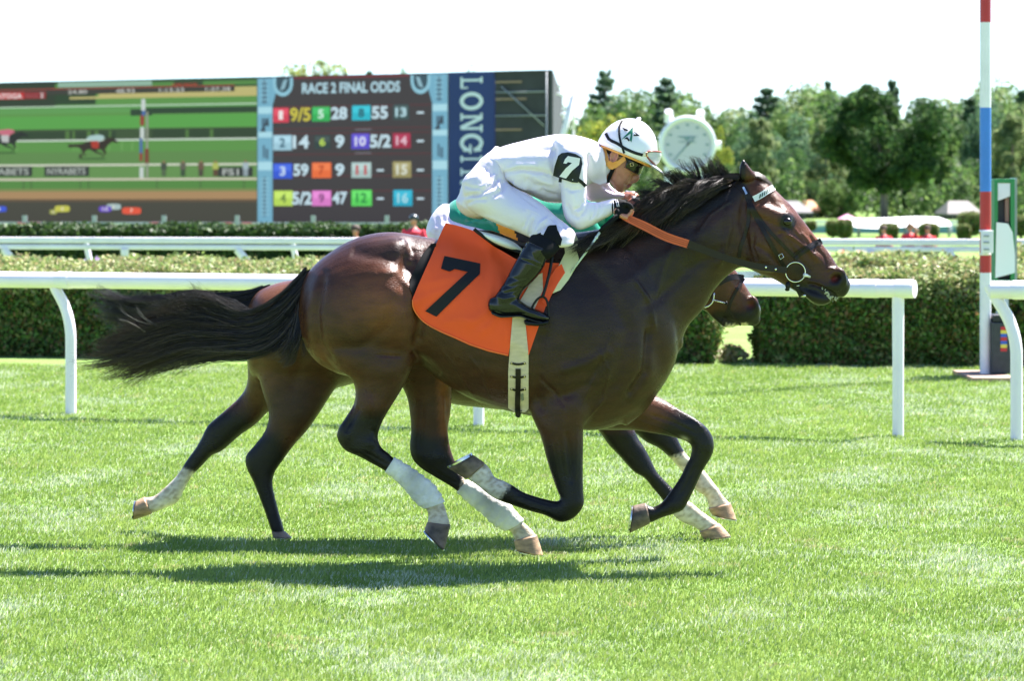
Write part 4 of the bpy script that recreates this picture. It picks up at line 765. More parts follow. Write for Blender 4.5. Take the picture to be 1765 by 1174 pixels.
# small racing horses in the replay
def mini(px, py, s, silk, cloth, body=(52,36,30)):
    def poly(nm, pts, rgb, off):
        m = MB(); f = [bz(px+a*s, fy(rowfix(px, py)+b*s*.97), off) for a, b in pts]; m.add(f, [tuple(range(len(f)))]); build(m, nm, L_(rgb), v_o, smooth=False)
    poly('horse_image', [(-46,-2),(-22,-3),(-12,-7),(4,-8),(14,-8),(24,-14),(30,-15),(42,-6),(40,-4),(30,-6),(24,0),(18,8),(2,9),(-10,8),(-20,12),(-24,6),(-30,3),(-44,4)], body, .03)
    for l in ([(-18,6),(-22,14),(-16,20),(-14,19),(-18,14),(-12,8)],[(-8,8),(4,15),(14,18),(15,16),(6,12),(0,7)],[(12,8),(18,16),(12,22),(14,23),(21,15),(18,6)],[(-26,16),(-20,18),(-22,24),(-26,23)]): poly('leg_image', l, body, .031)
    poly('rider_image', [(-14,-12),(-8,-18),(8,-20),(16,-18),(18,-13),(10,-9),(8,-3),(0,-3),(-4,-9)], silk, .034); poly('cloth_image', [(-6,-8),(8,-8),(8,6),(-4,5)], cloth, .036)
    poly('shadow_image', [(-30,24),(18,24),(20,27),(-24,27)], (62,96,48), .012)
mini(163,250,1.0,(176,206,206),(176,52,40)); mini(8,240,1.0,(206,110,130),(196,196,196),(38,36,36))
# captions
vrow([(LX,137.6,405,139.4)],(170,60,56),.03,'caption_strip'); vrow([(LX,139.6,405,149)],(62,58,52),.028,'caption_strip'); vrow([(LX,143,42,156)],(196,44,48),.032,'caption_strip'); vrow([(42,143,80,156)],(140,40,46),.032,'caption_strip')
txt('caption','RATOGA',-12,145,39,155,.036,(235,225,225),v_o,.03); txt('caption','RACE',46,147,66,154,.036,(170,90,96),v_o); txt('caption','2',70,145,76,154,.036,(230,220,220),v_o,.02)
for s_, x in (('24.80',118),('48.93',200),('1:13.23',275),('1:37.38',355)): txt('caption',s_,x,141,x+(33 if len(s_) < 6 else 43),148.4,.036,(196,196,190),v_o,.02)
txt('caption','LIVE RACE',298,133,340,137,.036,(200,60,52),v_o,.02)
# running order chips
for x0,y0,x1,y1,c,off,s_ in ((-14,356,12,366,(66,92,220),.03,'3'),(86,362,99,370,(170,176,90),.03,'6'),(95,355,121,366,(206,206,84),.034,'4'),(171,356,193,366,(112,78,200),.03,'10'),(184,352,209,362,(178,200,200),.028,'2'),(211,358,244,370,(236,90,62),.034,'7')):
    m = MB(); y0, y1 = rowfix(x0,y0)-1, rowfix(x0,y1)-1; t = np.linspace(0,2*np.pi,21)[:-1]; pts = [bz((x0+x1)/2+(x1-x0)/2*np.sign(np.cos(a))*abs(np.cos(a))**.5, fy((y0+y1)/2+(y1-y0)/2*np.sign(np.sin(a))*abs(np.sin(a))**.5), off) for a in t]; m.add(pts, [tuple(range(20))]); build(m, 'number_chip', L_(c), v_o, smooth=False)
    cx_ = (x0+x1)/2; txt('chip_number', s_, cx_-(2 if len(s_) == 1 else 5), y0+2.5, cx_+(2 if len(s_) == 1 else 5), y1-2.5, off+.004, (240,240,240) if c[0] < 130 else (250,240,220), v_o, .02)
# odds table
m = MB(); slab(m, 443, 126, 772, 383, .0, .02); odds = build(m, 'odds_screen', L_((66,58,62)), board, smooth=False)
def orow(items, rgb, off, nm): 
    for it in items: m = MB(); quad(m, *it, off); build(m, nm, L_(rgb), odds, smooth=False)
orow([(444,127,470,384),(745,126,772,383)],(122,180,206),.006,'screen_border')
for bx0, bx1 in ((444,470),(745,772)):
    fr_ = (bx1-bx0); 
    orow([(bx0+8,130,bx0+16,172),(bx0+7,198,bx0+19,212),(bx0+9,246,bx0+13,268),(bx0+14,252,bx0+19,270),(bx0+9,302,bx0+15,372)],(84,118,140),.010,'border_ornament')
    orow([(bx0+1,178,bx1-1,190),(bx0+1,222,bx1-1,232),(bx0+1,275,bx1-1,290)],(178,226,240),.009,'border_ornament')
    zz = []
    for k_ in range(10): zz += [(bx0+6,304+k_*7,bx0+20,306.5+k_*7)]
    for k_ in range(5): zz += [(bx0+5,132+k_*8,bx0+19,134+k_*8)]
    orow(zz,(150,206,226),.012,'border_ornament')
    m = MB(); m.add([bz(bx0+10,fy(212),.013),bz(bx0+19,fy(196),.013),bz(bx0+20,fy(212),.013)],[(0,1,2)]); m.add([bz(bx0+4,fy(222),.013),bz(bx0+12,fy(206),.013),bz(bx0+14,fy(222),.013)],[(0,1,2)]); build(m,'border_ornament',L_((60,76,92)),odds,smooth=False)
for cx_, sg in ((488,1),(725,-1)):
    for k_, (a, b, rgb) in enumerate(((17,9,(150,205,225)),(12,4,(60,84,98)))):
        m = MB(); t = np.linspace(0, np.pi, 15); pts = [bz(cx_+math.cos(x)*a, fy(138+math.sin(x)*(22 if k_ == 0 else 15)), .008+.004*k_) for x in t]+[bz(cx_-a, fy(127), .008+.004*k_), bz(cx_+a, fy(127), .008+.004*k_)]; m.add(pts, [tuple(range(len(pts)))]); build(m, 'horseshoe_emblem', L_(rgb), odds, smooth=False)
    m = MB(); m.add([bz(cx_-5*sg,fy(150),.018),bz(cx_+1*sg,fy(132),.018),bz(cx_+8*sg,fy(129),.018),bz(cx_+3*sg,fy(146),.018)],[(0,1,2,3) if sg > 0 else (3,2,1,0)]); build(m,'horseshoe_emblem',L_((150,190,205)),odds,smooth=False)
    m = MB(); x_ = 470 if sg > 0 else 745; m.add([bz(x_,fy(126),.0075),bz(x_,fy(175),.0075),bz(x_+sg*7,fy(150),.0075),bz(x_+sg*8,fy(126),.0075)],[(0,1,2,3)]); build(m,'screen_border',L_((122,180,206)),odds,smooth=False)
orow([(506,126.5,706,129)],(140,40,54),.010,'title_strip')
orow([(472,y,744,y+1.1) for y in (178,217,225,262,300,326)],(112,40,50),.005,'grid_line'); orow([(612,219,640,221),(612,260,640,262)],(120,120,130),.007,'grid_line')
txt('title_lettering','RACE 2 FINAL ODDS',521,137,690,156,.02,(190,226,240),odds,.03)
W_ = (208,234,246)
TL = [((471,180,498,206),(218,62,86),'1',(250,240,240)),((538,179,569,205),(52,178,88),'5',(210,246,226)),((607,178,639,204),(44,188,208),'8',(40,96,110)),((678,178,705,204),(62,84,86),'13',(190,226,236)),
      ((471,228,503,255),(166,208,226),'2',(70,110,130)),((542,229,570,253),(52,66,66),'6',(190,222,90)),((606,227,637,254),(92,74,206),'10',(225,225,250)),((677,227,708,253),(166,34,70),'14',(236,190,206)),
      ((471,278,504,305),(54,90,220),'3',(200,220,250)),((538,277,571,304),(242,112,58),'7',(196,80,40)),((606,277,640,304),(176,202,200),'11',(196,90,96)),((677,276,709,304),(160,150,98),'15',(226,230,214)),
      ((472,326,505,353),(192,226,92),'4',(120,150,70)),((538,326,571,353),(228,128,208),'9',(150,80,140)),((606,325,641,353),(96,222,96),'12',(50,150,70)),((678,325,711,353),(40,176,206),'16',(170,226,240))]
for (x0,y0,x1,y1), c, s_, tc_ in TL:
    m = MB(); slab(m, x0, y0, x1, y1, .012, .008); ti = build(m, 'number_tile', L_(c), odds, smooth=False)
    hc = tuple(min(255, int(v*1.0+22)) for v in c); m = MB(); quad(m, x0+2, y0+2, x1-2, (y0+y1)/2, .014); build(m, 'tile_sheen', L_(hc), ti, smooth=False)
    cx_ = (x0+x1)/2; w2 = 5.2 if len(s_) == 1 else 9.5
    if s_ == '1': w2 = 3.6
    txt('tile_number', s_, cx_-w2, y0+5, cx_+w2, y1-5, .02, tc_, ti, .035)
for s_, x0, x1, y0, y1, c in (('9/5',500,536,180,205,(208,196,70)),('28',571,599,180,202,W_),('55',641,669,180,202,W_),('14',505,533,229,252,W_),('9',578,594,229,252,W_),('5/2',638,674,229,252,W_),('59',506,532,279,301,W_),('9',578,594,279,301,W_),('5/2',504,538,328,351,W_),('47',573,599,328,350,W_)):
    txt('odds_number', s_, x0, y0, x1, y1, .02, c, odds, .035)
for x in ((719,192),(719,241),(650,291),(719,291),(650,340),(719,340)): orow([(x[0],x[1]-1.6,x[0]+12,x[1]+1.8)],(214,236,248),.02,'odds_dash')
# blue banner and scaffold side
BLUE = mat('blue_banner', lin(22,44,104), rough=.6, nscale=.6, namt=.08); BLUET = mat('banner_white', (.62,.66,.74), rough=.6)
m = MB(); slab(m, 775, 124, 852.5, 384, .05, .35); ban = build(m, 'banner', BLUE, board, smooth=False)
# LONGINES read sideways, slab-serif capitals drawn as strokes
def glyph(ch):
    s, w = .19, 1.0; R_ = []
    def bar_(x0,y0,x1,y1): R_.append([(x0,y0),(x1,y0),(x1,y1),(x0,y1)])
    def ser(x, y): bar_(x-.24, y, x+.24, y+.10) if y < .5 else bar_(x-.24, y-.10, x+.24, y)
    if ch == 'L': bar_(.22,0,.40,1); ser(.31,0); ser(.31,1); bar_(.3,0,.95,.12); bar_(.84,0,.95,.34)
    if ch == 'I': bar_(.26,0,.46,1); bar_(.05,0,.67,.11); bar_(.05,.89,.67,1)
    if ch == 'N': bar_(.14,0,.28,1); bar_(.80,0,.94,1); R_.append([(.14,1),(.36,1),(.94,0),(.72,0)]); bar_(.0,.9,.3,1); bar_(0,0,.42,.1); bar_(.66,.9,1.08,1)
    if ch in 'OG':
        n = 26
        for i in range(n):
            a0, a1 = 2*np.pi*i/n, 2*np.pi*(i+1)/n
            if ch == 'G' and (a0 > 2*np.pi-.62 or a1 < .42): continue
            f_ = lambda a, r: (.5+.50*r*math.cos(a)*1.0, .5+.53*r*math.sin(a))
            wd = .30+.12*abs(math.cos(a0)); R_.append([f_(a0,1), f_(a1,1), f_(a1,1-wd), f_(a0,1-wd)])
        if ch == 'G': bar_(.78,.12,.95,.46); bar_(.58,.40,1.06,.5); bar_(.84,.62,.94,.94)
    if ch == 'E': bar_(.14,0,.32,1); bar_(0,0,.9,.12); bar_(0,.88,.9,1); bar_(.3,.45,.7,.55); bar_(.8,0,.9,.32); bar_(.8,.68,.9,1); bar_(.62,.34,.7,.66)
    if ch == 'S': bar_(.1,.0,.9,.13); bar_(.1,.87,.9,1); bar_(.1,.44,.9,.57); bar_(.1,.5,.3,.95); bar_(.7,.05,.9,.5); bar_(.0,0,.12,.34); bar_(.88,.66,1,1)
    return R_
pos_ = 131.5
for ch, adv in zip('LONGINES', (27,36,35,37,22,35,29,28)):
    m = MB(); 
    for poly in glyph(ch):
        pts = [bz(795+(1-(y))*38 if False else 833-(1-y)*0-(38*(1-y)) if False else 795+38*y, fy(pos_+x*(adv-5)), .062+.002*(len(m.f) % 5)) for x, y in poly]
        m.add(pts, [(0,1,2,3)])
    build(m, 'banner_letter', BLUET, ban, smooth=False); pos_ += adv
MESHM = mat('scaffold_mesh', (.035,.036,.04), rough=.8, nscale=1.5, namt=.2)
m = MB(); slab(m, 853.5, 125, 946, 384, .0, .08); build(m, 'side_screen', MESHM, board, smooth=False)
m = MB(); _a = bz(947,0,0); _x = xw(964, _a[1]+6)-_a[0]; pts = [bz(947,0,0), bz(947,1,0), bz(947,1,0)+np.array([_x,6.0,-.9]), bz(947,0,0)+np.array([_x,6.0,0])]; pts2 = [p+np.array([.15,0,0]) for p in pts]; m.add(pts+pts2, [(0,1,2,3),(7,6,5,4),(0,4,5,1),(1,5,6,2),(2,6,7,3),(3,7,4,0)]); build(m, 'end_wall', mat('end_wall', (.035,.04,.045), rough=.8, nscale=2, namt=.12), board, smooth=False)
m = MB()
for y in (141,170,222): slab(m, 855, y, 900+y % 3*4, y+3, .06, .05)
build(m, 'plank', mat('scaffold_plank', (.30,.20,.14), rough=.8), board, smooth=False)
for a, b in (((866,150),(940,218)),((944,384),(944,126)),((856,200),(944,200)),((856,160),(944,160))):
    m = MB(); m.tube([bz(a[0], fy(a[1]), .10), bz(b[0], fy(b[1]), .10)], .03, 6); build(m, 'scaffold_pole', MET, board)
m = MB(); slab(m, 853, 123.6, 950, 126.4, .05, .2); build(m, 'top_beam', DARK, board, smooth=False)
# grey walkway rail under the board
FR = mkline(-300, 96, 800, 92); zr = zat(383, 95)
wr_ = empty('barrier', rail_pt(300, 0, FR), 'grey metal barrier with slanted white plates along the foot of the video board', 'barrier')
m = MB(); bar(m, FR, -330, 760, zat(386.5, 94), zat(382.5, 94), .1); build(m, 'handrail', MET, wr_, smooth=False)
for px in (-80,43,163,283,409,540,667): m = MB(); g = rail_pt(px, 0, FR); z1 = zat(371, g[1]); m.box((g[0]-.07,g[1]-.1,.0),(g[0]+.07,g[1]-.02,z1)); build(m, 'post', MET, wr_, smooth=False)
for i, px in enumerate((-4,116,230,348,468,530,650)):
    m = MB(); g = rail_pt(px, 0, FR); z0, z1 = zat(398, g[1]), zat(388, g[1]); dx = .1 if i < 5 else -.1; m.add([g+(-.12-dx,-.15,z0),g+(.08-dx,-.15,z0),g+(.16+dx,-.15,z1),g+(-.04+dx,-.15,z1),g+(-.12-dx,-.1,z0),g+(.08-dx,-.1,z0),g+(.16+dx,-.1,z1),g+(-.04+dx,-.1,z1)], [(0,1,2,3),(7,6,5,4),(0,4,5,1),(1,5,6,2),(2,6,7,3),(3,7,4,0)]); build(m, 'plate', WP2, wr_, smooth=False)
m = MB()
for px in (38,60,265,392,425): g = rail_pt(px, 0, FR); m.box((g[0]-.14,g[1]-.13,zat(385.5,g[1])),(g[0]+.14,g[1]-.02,zat(383.8,g[1])))
build(m, 'red_tag', mat('red_tag', (.6,.1,.08), rough=.5), wr_, smooth=False)
g = P(582, 400, 60); m = MB(); m.tube([(g[0],60,0),(g[0],60,zat(391,60))], .075, 12); m.tube([(g[0],60,zat(391,60)-.02),(g[0],60,zat(391,60)+.06)], .095, 12); o = build(m, 'bollard', WP2, smooth='auto'); tag(o, 'short round white post with a flat cap in front of the odds table foot', 'post')
# ---------------------------------------------------------------- wristwatch shaped clock
YC = 105.0; cc = P(1185, 249, YC); u = YC/F
clock = empty('clock', (cc[0], YC+.3, 0), 'giant white wristwatch shaped clock standing in front of the trees', 'clock')
def disc(mb, r, y, th_, n=48, cx=0, cz=0, sx=1):
    t = np.linspace(0, 2*np.pi, n, endpoint=False); A = [(cc[0]+(cx+math.cos(a)*r*sx)*u, y, cc[2]+(cz+math.sin(a)*r)*u) for a in t]; B = [(a[0], a[1]+th_, a[2]) for a in A]
    f = [tuple(range(n-1,-1,-1)), tuple(range(n, 2*n))]+[(i, (i+1) % n, n+(i+1) % n, n+i) for i in range(n)]; mb.add(A+B, f)
CW = mat('clock_case', (.74,.73,.76), rough=.35, coat=.3); CF = mat('clock_face', (.52,.50,.57), rough=.5); CI = mat('clock_ink', (.16,.25,.29), rough=.5)
m = MB(); disc(m, 50, YC, .7, sx=.98); build(m, 'case', CW, clock, smooth='auto', bevel=.06)
m = MB(); t = np.linspace(0, 2*np.pi, 49)[:-1]; m.tube([(cc[0]+math.cos(a)*46*u*.98, YC-.03, cc[2]+math.sin(a)*46*u) for a in t], .09, 8, closed=True); build(m, 'bezel', CW, clock)
m = MB(); disc(m, 42.5, YC-.02, .05, sx=.98); face = build(m, 'dial', CF, clock, smooth='auto')
m = MB()
for k in range(12):
    a = math.radians(30*k); rr = 34; x, z = math.sin(a)*rr, math.cos(a)*rr; m.box((cc[0]+(x-2.6)*u, YC-.035, cc[2]+(z-1.6)*u), (cc[0]+(x+2.6)*u, YC-.025, cc[2]+(z+1.6)*u))
build(m, 'hour_mark', CI, face, smooth=False)
def hand(px, py, w_, nm):
    m = MB(); x, z = px-1185, 249-py; L = math.hypot(x, z); nx, nz = -z/L*w_, x/L*w_
    V = [(cc[0]+a*u, YC-.05, cc[2]+b*u) for a, b in ((nx-x*.12,nz-z*.12),(-nx-x*.12,-nz-z*.12),(x-nx*.6,z-nz*.6),(x+nx*.6,z+nz*.6))]; V += [(a, b+.01, c) for a, b, c in V]
    m.add(V, [(0,1,2,3),(7,6,5,4),(0,4,5,1),(1,5,6,2),(2,6,7,3),(3,7,4,0)]); build(m, nm, CI, clock, smooth=False)
hand(1161,276,1.2,'minute_hand'); hand(1197,237,1.6,'hour_hand')
m = MB(); V = [(cc[0]+a*u, YC-.04, cc[2]+b*u) for a, b in ((-20,14.5),(18,14.5),(3,10.5),(-4,10.5))]; m.add(V, [(0,1,2,3)]); V = [(cc[0]+a*u, YC-.04, cc[2]+b*u) for a, b in ((-6,10),(5,10),(-.5,7))]; m.add(V, [(0,1,2)]); build(m, 'winged_emblem', CI, clock, smooth=False)
v_, f_ = text_mesh('LONGINES', .01); m = MB(); m.add([(cc[0]+(-16+30*a)*u, YC-.042, cc[2]+(3.5+3.2*b)*u) for a, b in v_], f_); build(m, 'dial_lettering', CI, face, smooth=False)
for sx, zz in ((-31,53),(22,52),(-31,-53),(24,-53)):
    m = MB(); s_ = 1 if zz > 0 else -1; m.tube([(cc[0]+sx*u, YC+.3, cc[2]+(zz-14*s_)*u), (cc[0]+sx*u*1.02, YC+.25, cc[2]+(zz-4*s_)*u), (cc[0]+(sx*1.04)*u, YC+.1, cc[2]+(zz+5*s_)*u if zz > 0 else .0)], [8.6*u, 7.8*u, 7*u], 14); build(m, 'strap_lug', CW, clock, smooth='auto')
m = MB(); m.tube([(cc[0]+47*u, YC+.3, cc[2]-1*u), (cc[0]+59*u, YC+.3, cc[2]-1*u)], 8*u, 16); build(m, 'crown', CW, clock, smooth='auto')
# leaning white aerial mast beside the board
m = MB(); A, B_ = P(970, 235, 120), P(992, 152, 120); m.tube([P(958,380,120), A, B_], .12, 8)
mast = empty('mast', (A[0]-.3, 120, 0), 'leaning white pole mast with short cross arms at the right end of the video board', 'mast')
build(m, 'pole', WP2, mast)
for a, b in (((962,147),(988,152)),((960,160),(992,172)),((966,196),(992,202)),((986,150),(990,225))): m = MB(); m.tube([P(*a,120.2), P(*b,120.2)], .06, 6); build(m, 'cross_arm', WP2, mast)
m = MB(); m.tube([(A[0]+.2,120.4,0), P(992,160,120.4)], .05, 6); build(m, 'stay', WP2, mast)
# ---------------------------------------------------------------- finish pole and mirror box
YP = 27.8; fp = empty('finish_pole', (xw(1698,YP), YP, 0), 'tall finish pole painted in red, white and blue bands', 'pole')
RED = mat('red_paint', lin(176,34,34), rough=.4, nscale=4, namt=.08); WHT = mat('white_paint', (.76,.72,.77), rough=.45, nscale=4, namt=.06); BLU = mat('blue_paint', lin(52,118,206), rough=.4, nscale=4, namt=.06)
def pseg(y0, y1, m_, r=.052):
    m = MB(); x = xw(1698.5, YP); m.tube([(x,YP,zat(y1,YP)), (x,YP,zat(y0,YP))], r, 20); build(m, 'band', m_, fp, smooth='auto')
for y0, y1, m_ in ((-420,-300,WHT),(-300,-140,BLU),(-140,38,RED),(38,185,WHT),(185,330,BLU),(330,470,RED),(470,652,WHT)): pseg(y0, y1, m_)
m = MB(); x = xw(1698,YP); m.box((x-.05,YP-.10,zat(436,YP)),(x+.06,YP-.055,zat(397,YP))); m.tube([(x,YP,zat(440,YP)),(x,YP,zat(436,YP))], .056, 20); m.tube([(x,YP,zat(400,YP)),(x,YP,zat(396,YP))], .056, 20); build(m, 'bracket', WHT, fp, smooth=False, bevel=.006)
for y in (405,416,428): m = MB(); m.box((x-.03,YP-.112,zat(y+3,YP)),(x+.02,YP-.10,zat(y,YP))); build(m, 'clip', MET, fp, smooth=False)
YM = 28.2; GRN = mat('green_paint', lin(40,128,72), rough=.5); MIR = mat('mirror_panel', (.86,.9,.92), rough=.16, metal=.85)
mi = empty('mirror_box', (xw(1733,YM), YM, 0), 'tall green framed box with bright reflecting panels just right of the finish pole', 'mirror')
X = lambda p: xw(p, YM); Z = lambda y: zat(y, YM)
for (a, b, c, d, nm) in ((1713,486,1719,308,'frame_side'),(1741,486,1748,308,'frame_side'),(1719,315,1741,308,'frame_top'),(1719,486,1741,482,'frame_bottom')):
    m = MB(); m.box((X(a),YM-.03,Z(b)),(X(c),YM+.25,Z(d))); build(m, nm, GRN, mi, smooth=False, bevel=.004)
m = MB(); m.box((X(1749),YM-.0,Z(486)),(X(1753),YM+.3,Z(306))); build(m, 'frame_edge', MET, mi, smooth=False)
m = MB(); m.add([(X(1719),YM-.02,Z(346)),(X(1740.6),YM-.02,Z(338)),(X(1740.6),YM-.02,Z(315.4)),(X(1719),YM-.02,Z(315.4))], [(0,1,2,3)]); build(m, 'upper_panel', WHT, mi, smooth=False)
m = MB(); m.add([(X(1714),YM-.045,Z(479)),(X(1748),YM-.045,Z(470)),(X(1748),YM-.045,Z(440)),(X(1744),YM-.045,Z(400)),(X(1736),YM-.045,Z(385)),(X(1716),YM-.045,Z(383))], [(0,1,2,3,4,5)]); build(m, 'lower_panel', mat('pale_panel', (.70,.80,.84), rough=.2, spec=.8), mi, smooth=False)
m = MB(); m.box((X(1719),YM+.05,Z(482)),(X(1741),YM+.2,Z(316))); build(m, 'back_box', mat('box_inside', (.03,.03,.04), rough=.6), mi, smooth=False)
m = MB(); m.box((X(1733),YM+.01,Z(382)),(X(1739.5),YM+.045,Z(341))); build(m, 'timber_strip', mat('timber_strip', (.30,.18,.15), rough=.7), mi, smooth=False)
m = MB(); m.box((X(1722),YM+.0,0),(X(1736),YM+.15,Z(486.5))); build(m, 'stand', GRN, mi, smooth=False)
m = MB(); m.box((X(1716),YM-.06,Z(540)),(X(1730),YM-.01,Z(536))); m.box((X(1724),YM-.08,Z(532)),(X(1736),YM-.03,Z(505))); build(m, 'junction_box', mat('pale_grey', (.45,.5,.56), rough=.4), mi, smooth=False, bevel=.004)
YB = 27.7; sp = empty('loudspeaker', (xw(1730,YB), YB, 0), 'charcoal loudspeaker box with red, yellow and blue stripes below the mirror box', 'speaker')
m = MB(); m.box((xw(1709,YB),YB-.02,.05),(xw(1747,YB),YB+.4,zat(556,YB))); build(m, 'cabinet', mat('charcoal', (.035,.038,.045), rough=.6, nscale=20, namt=.2), sp, smooth=False, bevel=.01)
m = MB(); m.box((xw(1712,YB),YB+.0,zat(555.5,YB)),(xw(1744,YB),YB+.36,zat(543,YB))); build(m, 'lid', mat('black_plastic', (.012,.012,.014), rough=.5), sp, smooth=False, bevel=.01)
for i, c in enumerate(((190,40,50),(220,200,80),(50,90,190),(190,40,50),(50,90,190),(220,200,80),(190,40,50))):
    m = MB(); y = 563+i*6.1; m.box((xw(1724,YB),YB-.025,zat(y+5.9,YB)),(xw(1735,YB),YB-.0205,zat(y,YB))); build(m, 'stripe', mat('stripe', lin(*c), rough=.5), sp, smooth=False)
m = MB(); m.box((xw(1675,27.2),27.15,.004),(xw(1752,27.2),28.4,.045)); o = build(m, 'slab', mat('wood_slab', (.34,.22,.16), rough=.8, nscale=3, namt=.2), smooth=False, bevel=.006); tag(o, 'flat reddish brown slab on the turf under the finish pole and speaker', 'slab')
# ---------------------------------------------------------------- trees beyond the course
BARK = mat('bark', (.16,.13,.10), rough=.9, nscale=4, namt=.3)
TLEAF = mat('tree_leaf', (.05,.1,.02), rough=.6, spec=.25, attr=True, translucent=.5)
def crown_pts(kind, n, R):
    """points in a unit crown: x,y in -1..1, z 0..1"""
    if kind == 'pine':
        nb = 60; hb = np.floor(R.random(nb)**.9*9)/9*.95+R.normal(0,.012,nb); ab = R.uniform(0, 6.28, nb); Lb = (1-np.clip(hb,0,.99))**.95*R.uniform(.55, 1, nb)+.03; j = R.integers(0, nb, n); s_ = R.random(n)**.55
        r = Lb[j]*s_; wv = R.normal(0, .055, n); z = hb[j]+.05*s_**1.5+R.normal(0, .016, n); return np.stack([r*np.cos(ab[j])-wv*np.sin(ab[j]), r*np.sin(ab[j])+wv*np.cos(ab[j]), np.clip(z, 0, 1)], 1), .5+.5*R.random(n)
    if kind == 'spruce':
        t = R.random(n)**.75; k = 70; hb = R.random(k)**.9*.9; ab = R.uniform(0, 6.28, k); rb = (1-hb)**.8*R.uniform(.35, .85, k); sb = R.uniform(.13, .24, k)*(1.05-hb*.6); j = R.integers(0, k, n); d = R.normal(0, 1, (n, 3)); d /= np.linalg.norm(d, axis=1)[:, None]; p = np.stack([rb*np.cos(ab), rb*np.sin(ab), hb+.06], 1)[j]+d*(sb[j]*R.uniform(.4, 1, n)**.5)[:, None]*np.array([1, 1, .45]); p[:, 2] = np.clip(p[:, 2], 0, 1); return p, R.random(n)
    k = {'round': 26, 'tall': 22, 'spread': 40}[kind]; C = R.normal(0, 1, (k, 3)); C /= np.linalg.norm(C, axis=1)[:, None]; C *= R.uniform(.25, .78, (k, 1))
    C[:, 2] = np.abs(C[:, 2]+.2)*.62+.24; S_ = R.uniform(.16, .34, k)
    if kind == 'spread': C[:, 2] = C[:, 2]*.8+.2; S_ *= .8
    j = R.integers(0, k, n); d = R.normal(0, 1, (n, 3)); d /= np.linalg.norm(d, axis=1)[:, None]; d *= (R.uniform(.45, 1, n)**.5)[:, None]; p = C[j]+d*S_[j][:, None]*np.array([1, 1, .72]); p[:, 2] = np.clip(p[:, 2], .02, 1); return p, S_[j]*3
PAL = {'deep': [(.035,.085,.024),(.055,.12,.03),(.028,.065,.02),(.09,.16,.04)], 'dark': [(.035,.085,.026),(.05,.115,.034),(.026,.062,.02),(.10,.18,.045)], 'mid': [(.11,.20,.05),(.13,.22,.055),(.06,.12,.03),(.17,.25,.07)], 'lime': [(.18,.25,.04),(.28,.31,.045),(.12,.19,.035),(.34,.33,.05)],
       'olive': [(.17,.24,.09),(.22,.28,.11),(.12,.18,.07),(.27,.31,.13)], 'blue': [(.07,.14,.075),(.10,.18,.09),(.05,.10,.055),(.13,.21,.10)]}
PROTO = {}
def proto(kind, pal, i, n, leaf):
    key = (kind, pal, i)
    if key in PROTO: return PROTO[key]
    R = np.random.default_rng(hash((len(kind), sum(map(ord, kind+pal)), i)) % 9999); p, w_ = crown_pts(kind, n, R); c = np.array(PAL[pal])[R.integers(0, 4, n)]*R.uniform(.65, 1.35, (n, 1))
    nr = p-np.array([0, 0, .45]); nr /= np.linalg.norm(nr, axis=1)[:, None]+1e-9
    V, Fq, C = leaves_on(p*np.array([1, 1, 2.0]), nr, leaf, c, R); V[:, 2] /= 2.0; me = np_mesh('crown', V, Fq); set_cols(me, C); me.materials.append(TLEAF)
    b = MB(); top = {'pine': .97, 'spruce': .9}.get(kind, .62); b.tube([(0,0,-.9),(.0,0,-.3),(.01,0,.1),(0,.01,top*.6),(0,0,top)], [.055,.05,.042,.028,.008], 8)
    if kind in ('round', 'tall', 'spread'):
        for k in range(7):
            a = k*.9+i; z0 = .02+.045*k; b.tube([(0,0,z0),(math.cos(a)*.22,math.sin(a)*.22,z0+.16),(math.cos(a)*.5,math.sin(a)*.5,z0+.32)], [.028,.02,.007], 6)
    tm = mesh_from(b.verts(), b.f, 'trunk'); tm.materials.append(BARK); tm.polygons.foreach_set('use_smooth', [True]*len(tm.polygons)); PROTO[key] = (me, tm); return me, tm
def tree(kind, pal, px, ytop, ybot, wpx, Y, label, i=0, n=6000, leaf=.035, name='tree', ybase=None):
    """crown from row ytop to row ybot and wpx wide at depth Y, trunk down to the ground"""
    me, tm = proto(kind, pal, i, n, leaf); z1, z0 = zat(ytop, Y), max(zat(ybot, Y), .3); r = wpx/2*Y/F; x = xw(px, Y); h = z1-z0
    root = empty(name, (x, Y, 0), label, 'tree', GRP); root.rotation_euler[2] = i*1.3+px*.01
    c = bpy.data.objects.new('crown', me); COL.objects.link(c); c.parent = root; c.location = (0, 0, z0); c.scale = (r, r, h)
    t = bpy.data.objects.new('trunk', tm); COL.objects.link(t); t.parent = root; t.location = (0, 0, z0); s = z0/.9/h; t.scale = (min(r,h)*.8, min(r,h)*.8, h)
    if z0 > .9*h:
        t2 = MB(); rr = .05*min(r,h)*.8; t2.tube([(0,0,0),(0,0,z0-.5*h)], [rr*1.25, rr], 8); m2 = mesh_from(t2.verts(), t2.f, 'trunk'); m2.materials.append(BARK); o = bpy.data.objects.new('trunk_base', m2); COL.objects.link(o); o.parent = root
    else: t.location = (0, 0, z0)
    return root
GRP = 'trees along the far side of the racecourse'
T = tree
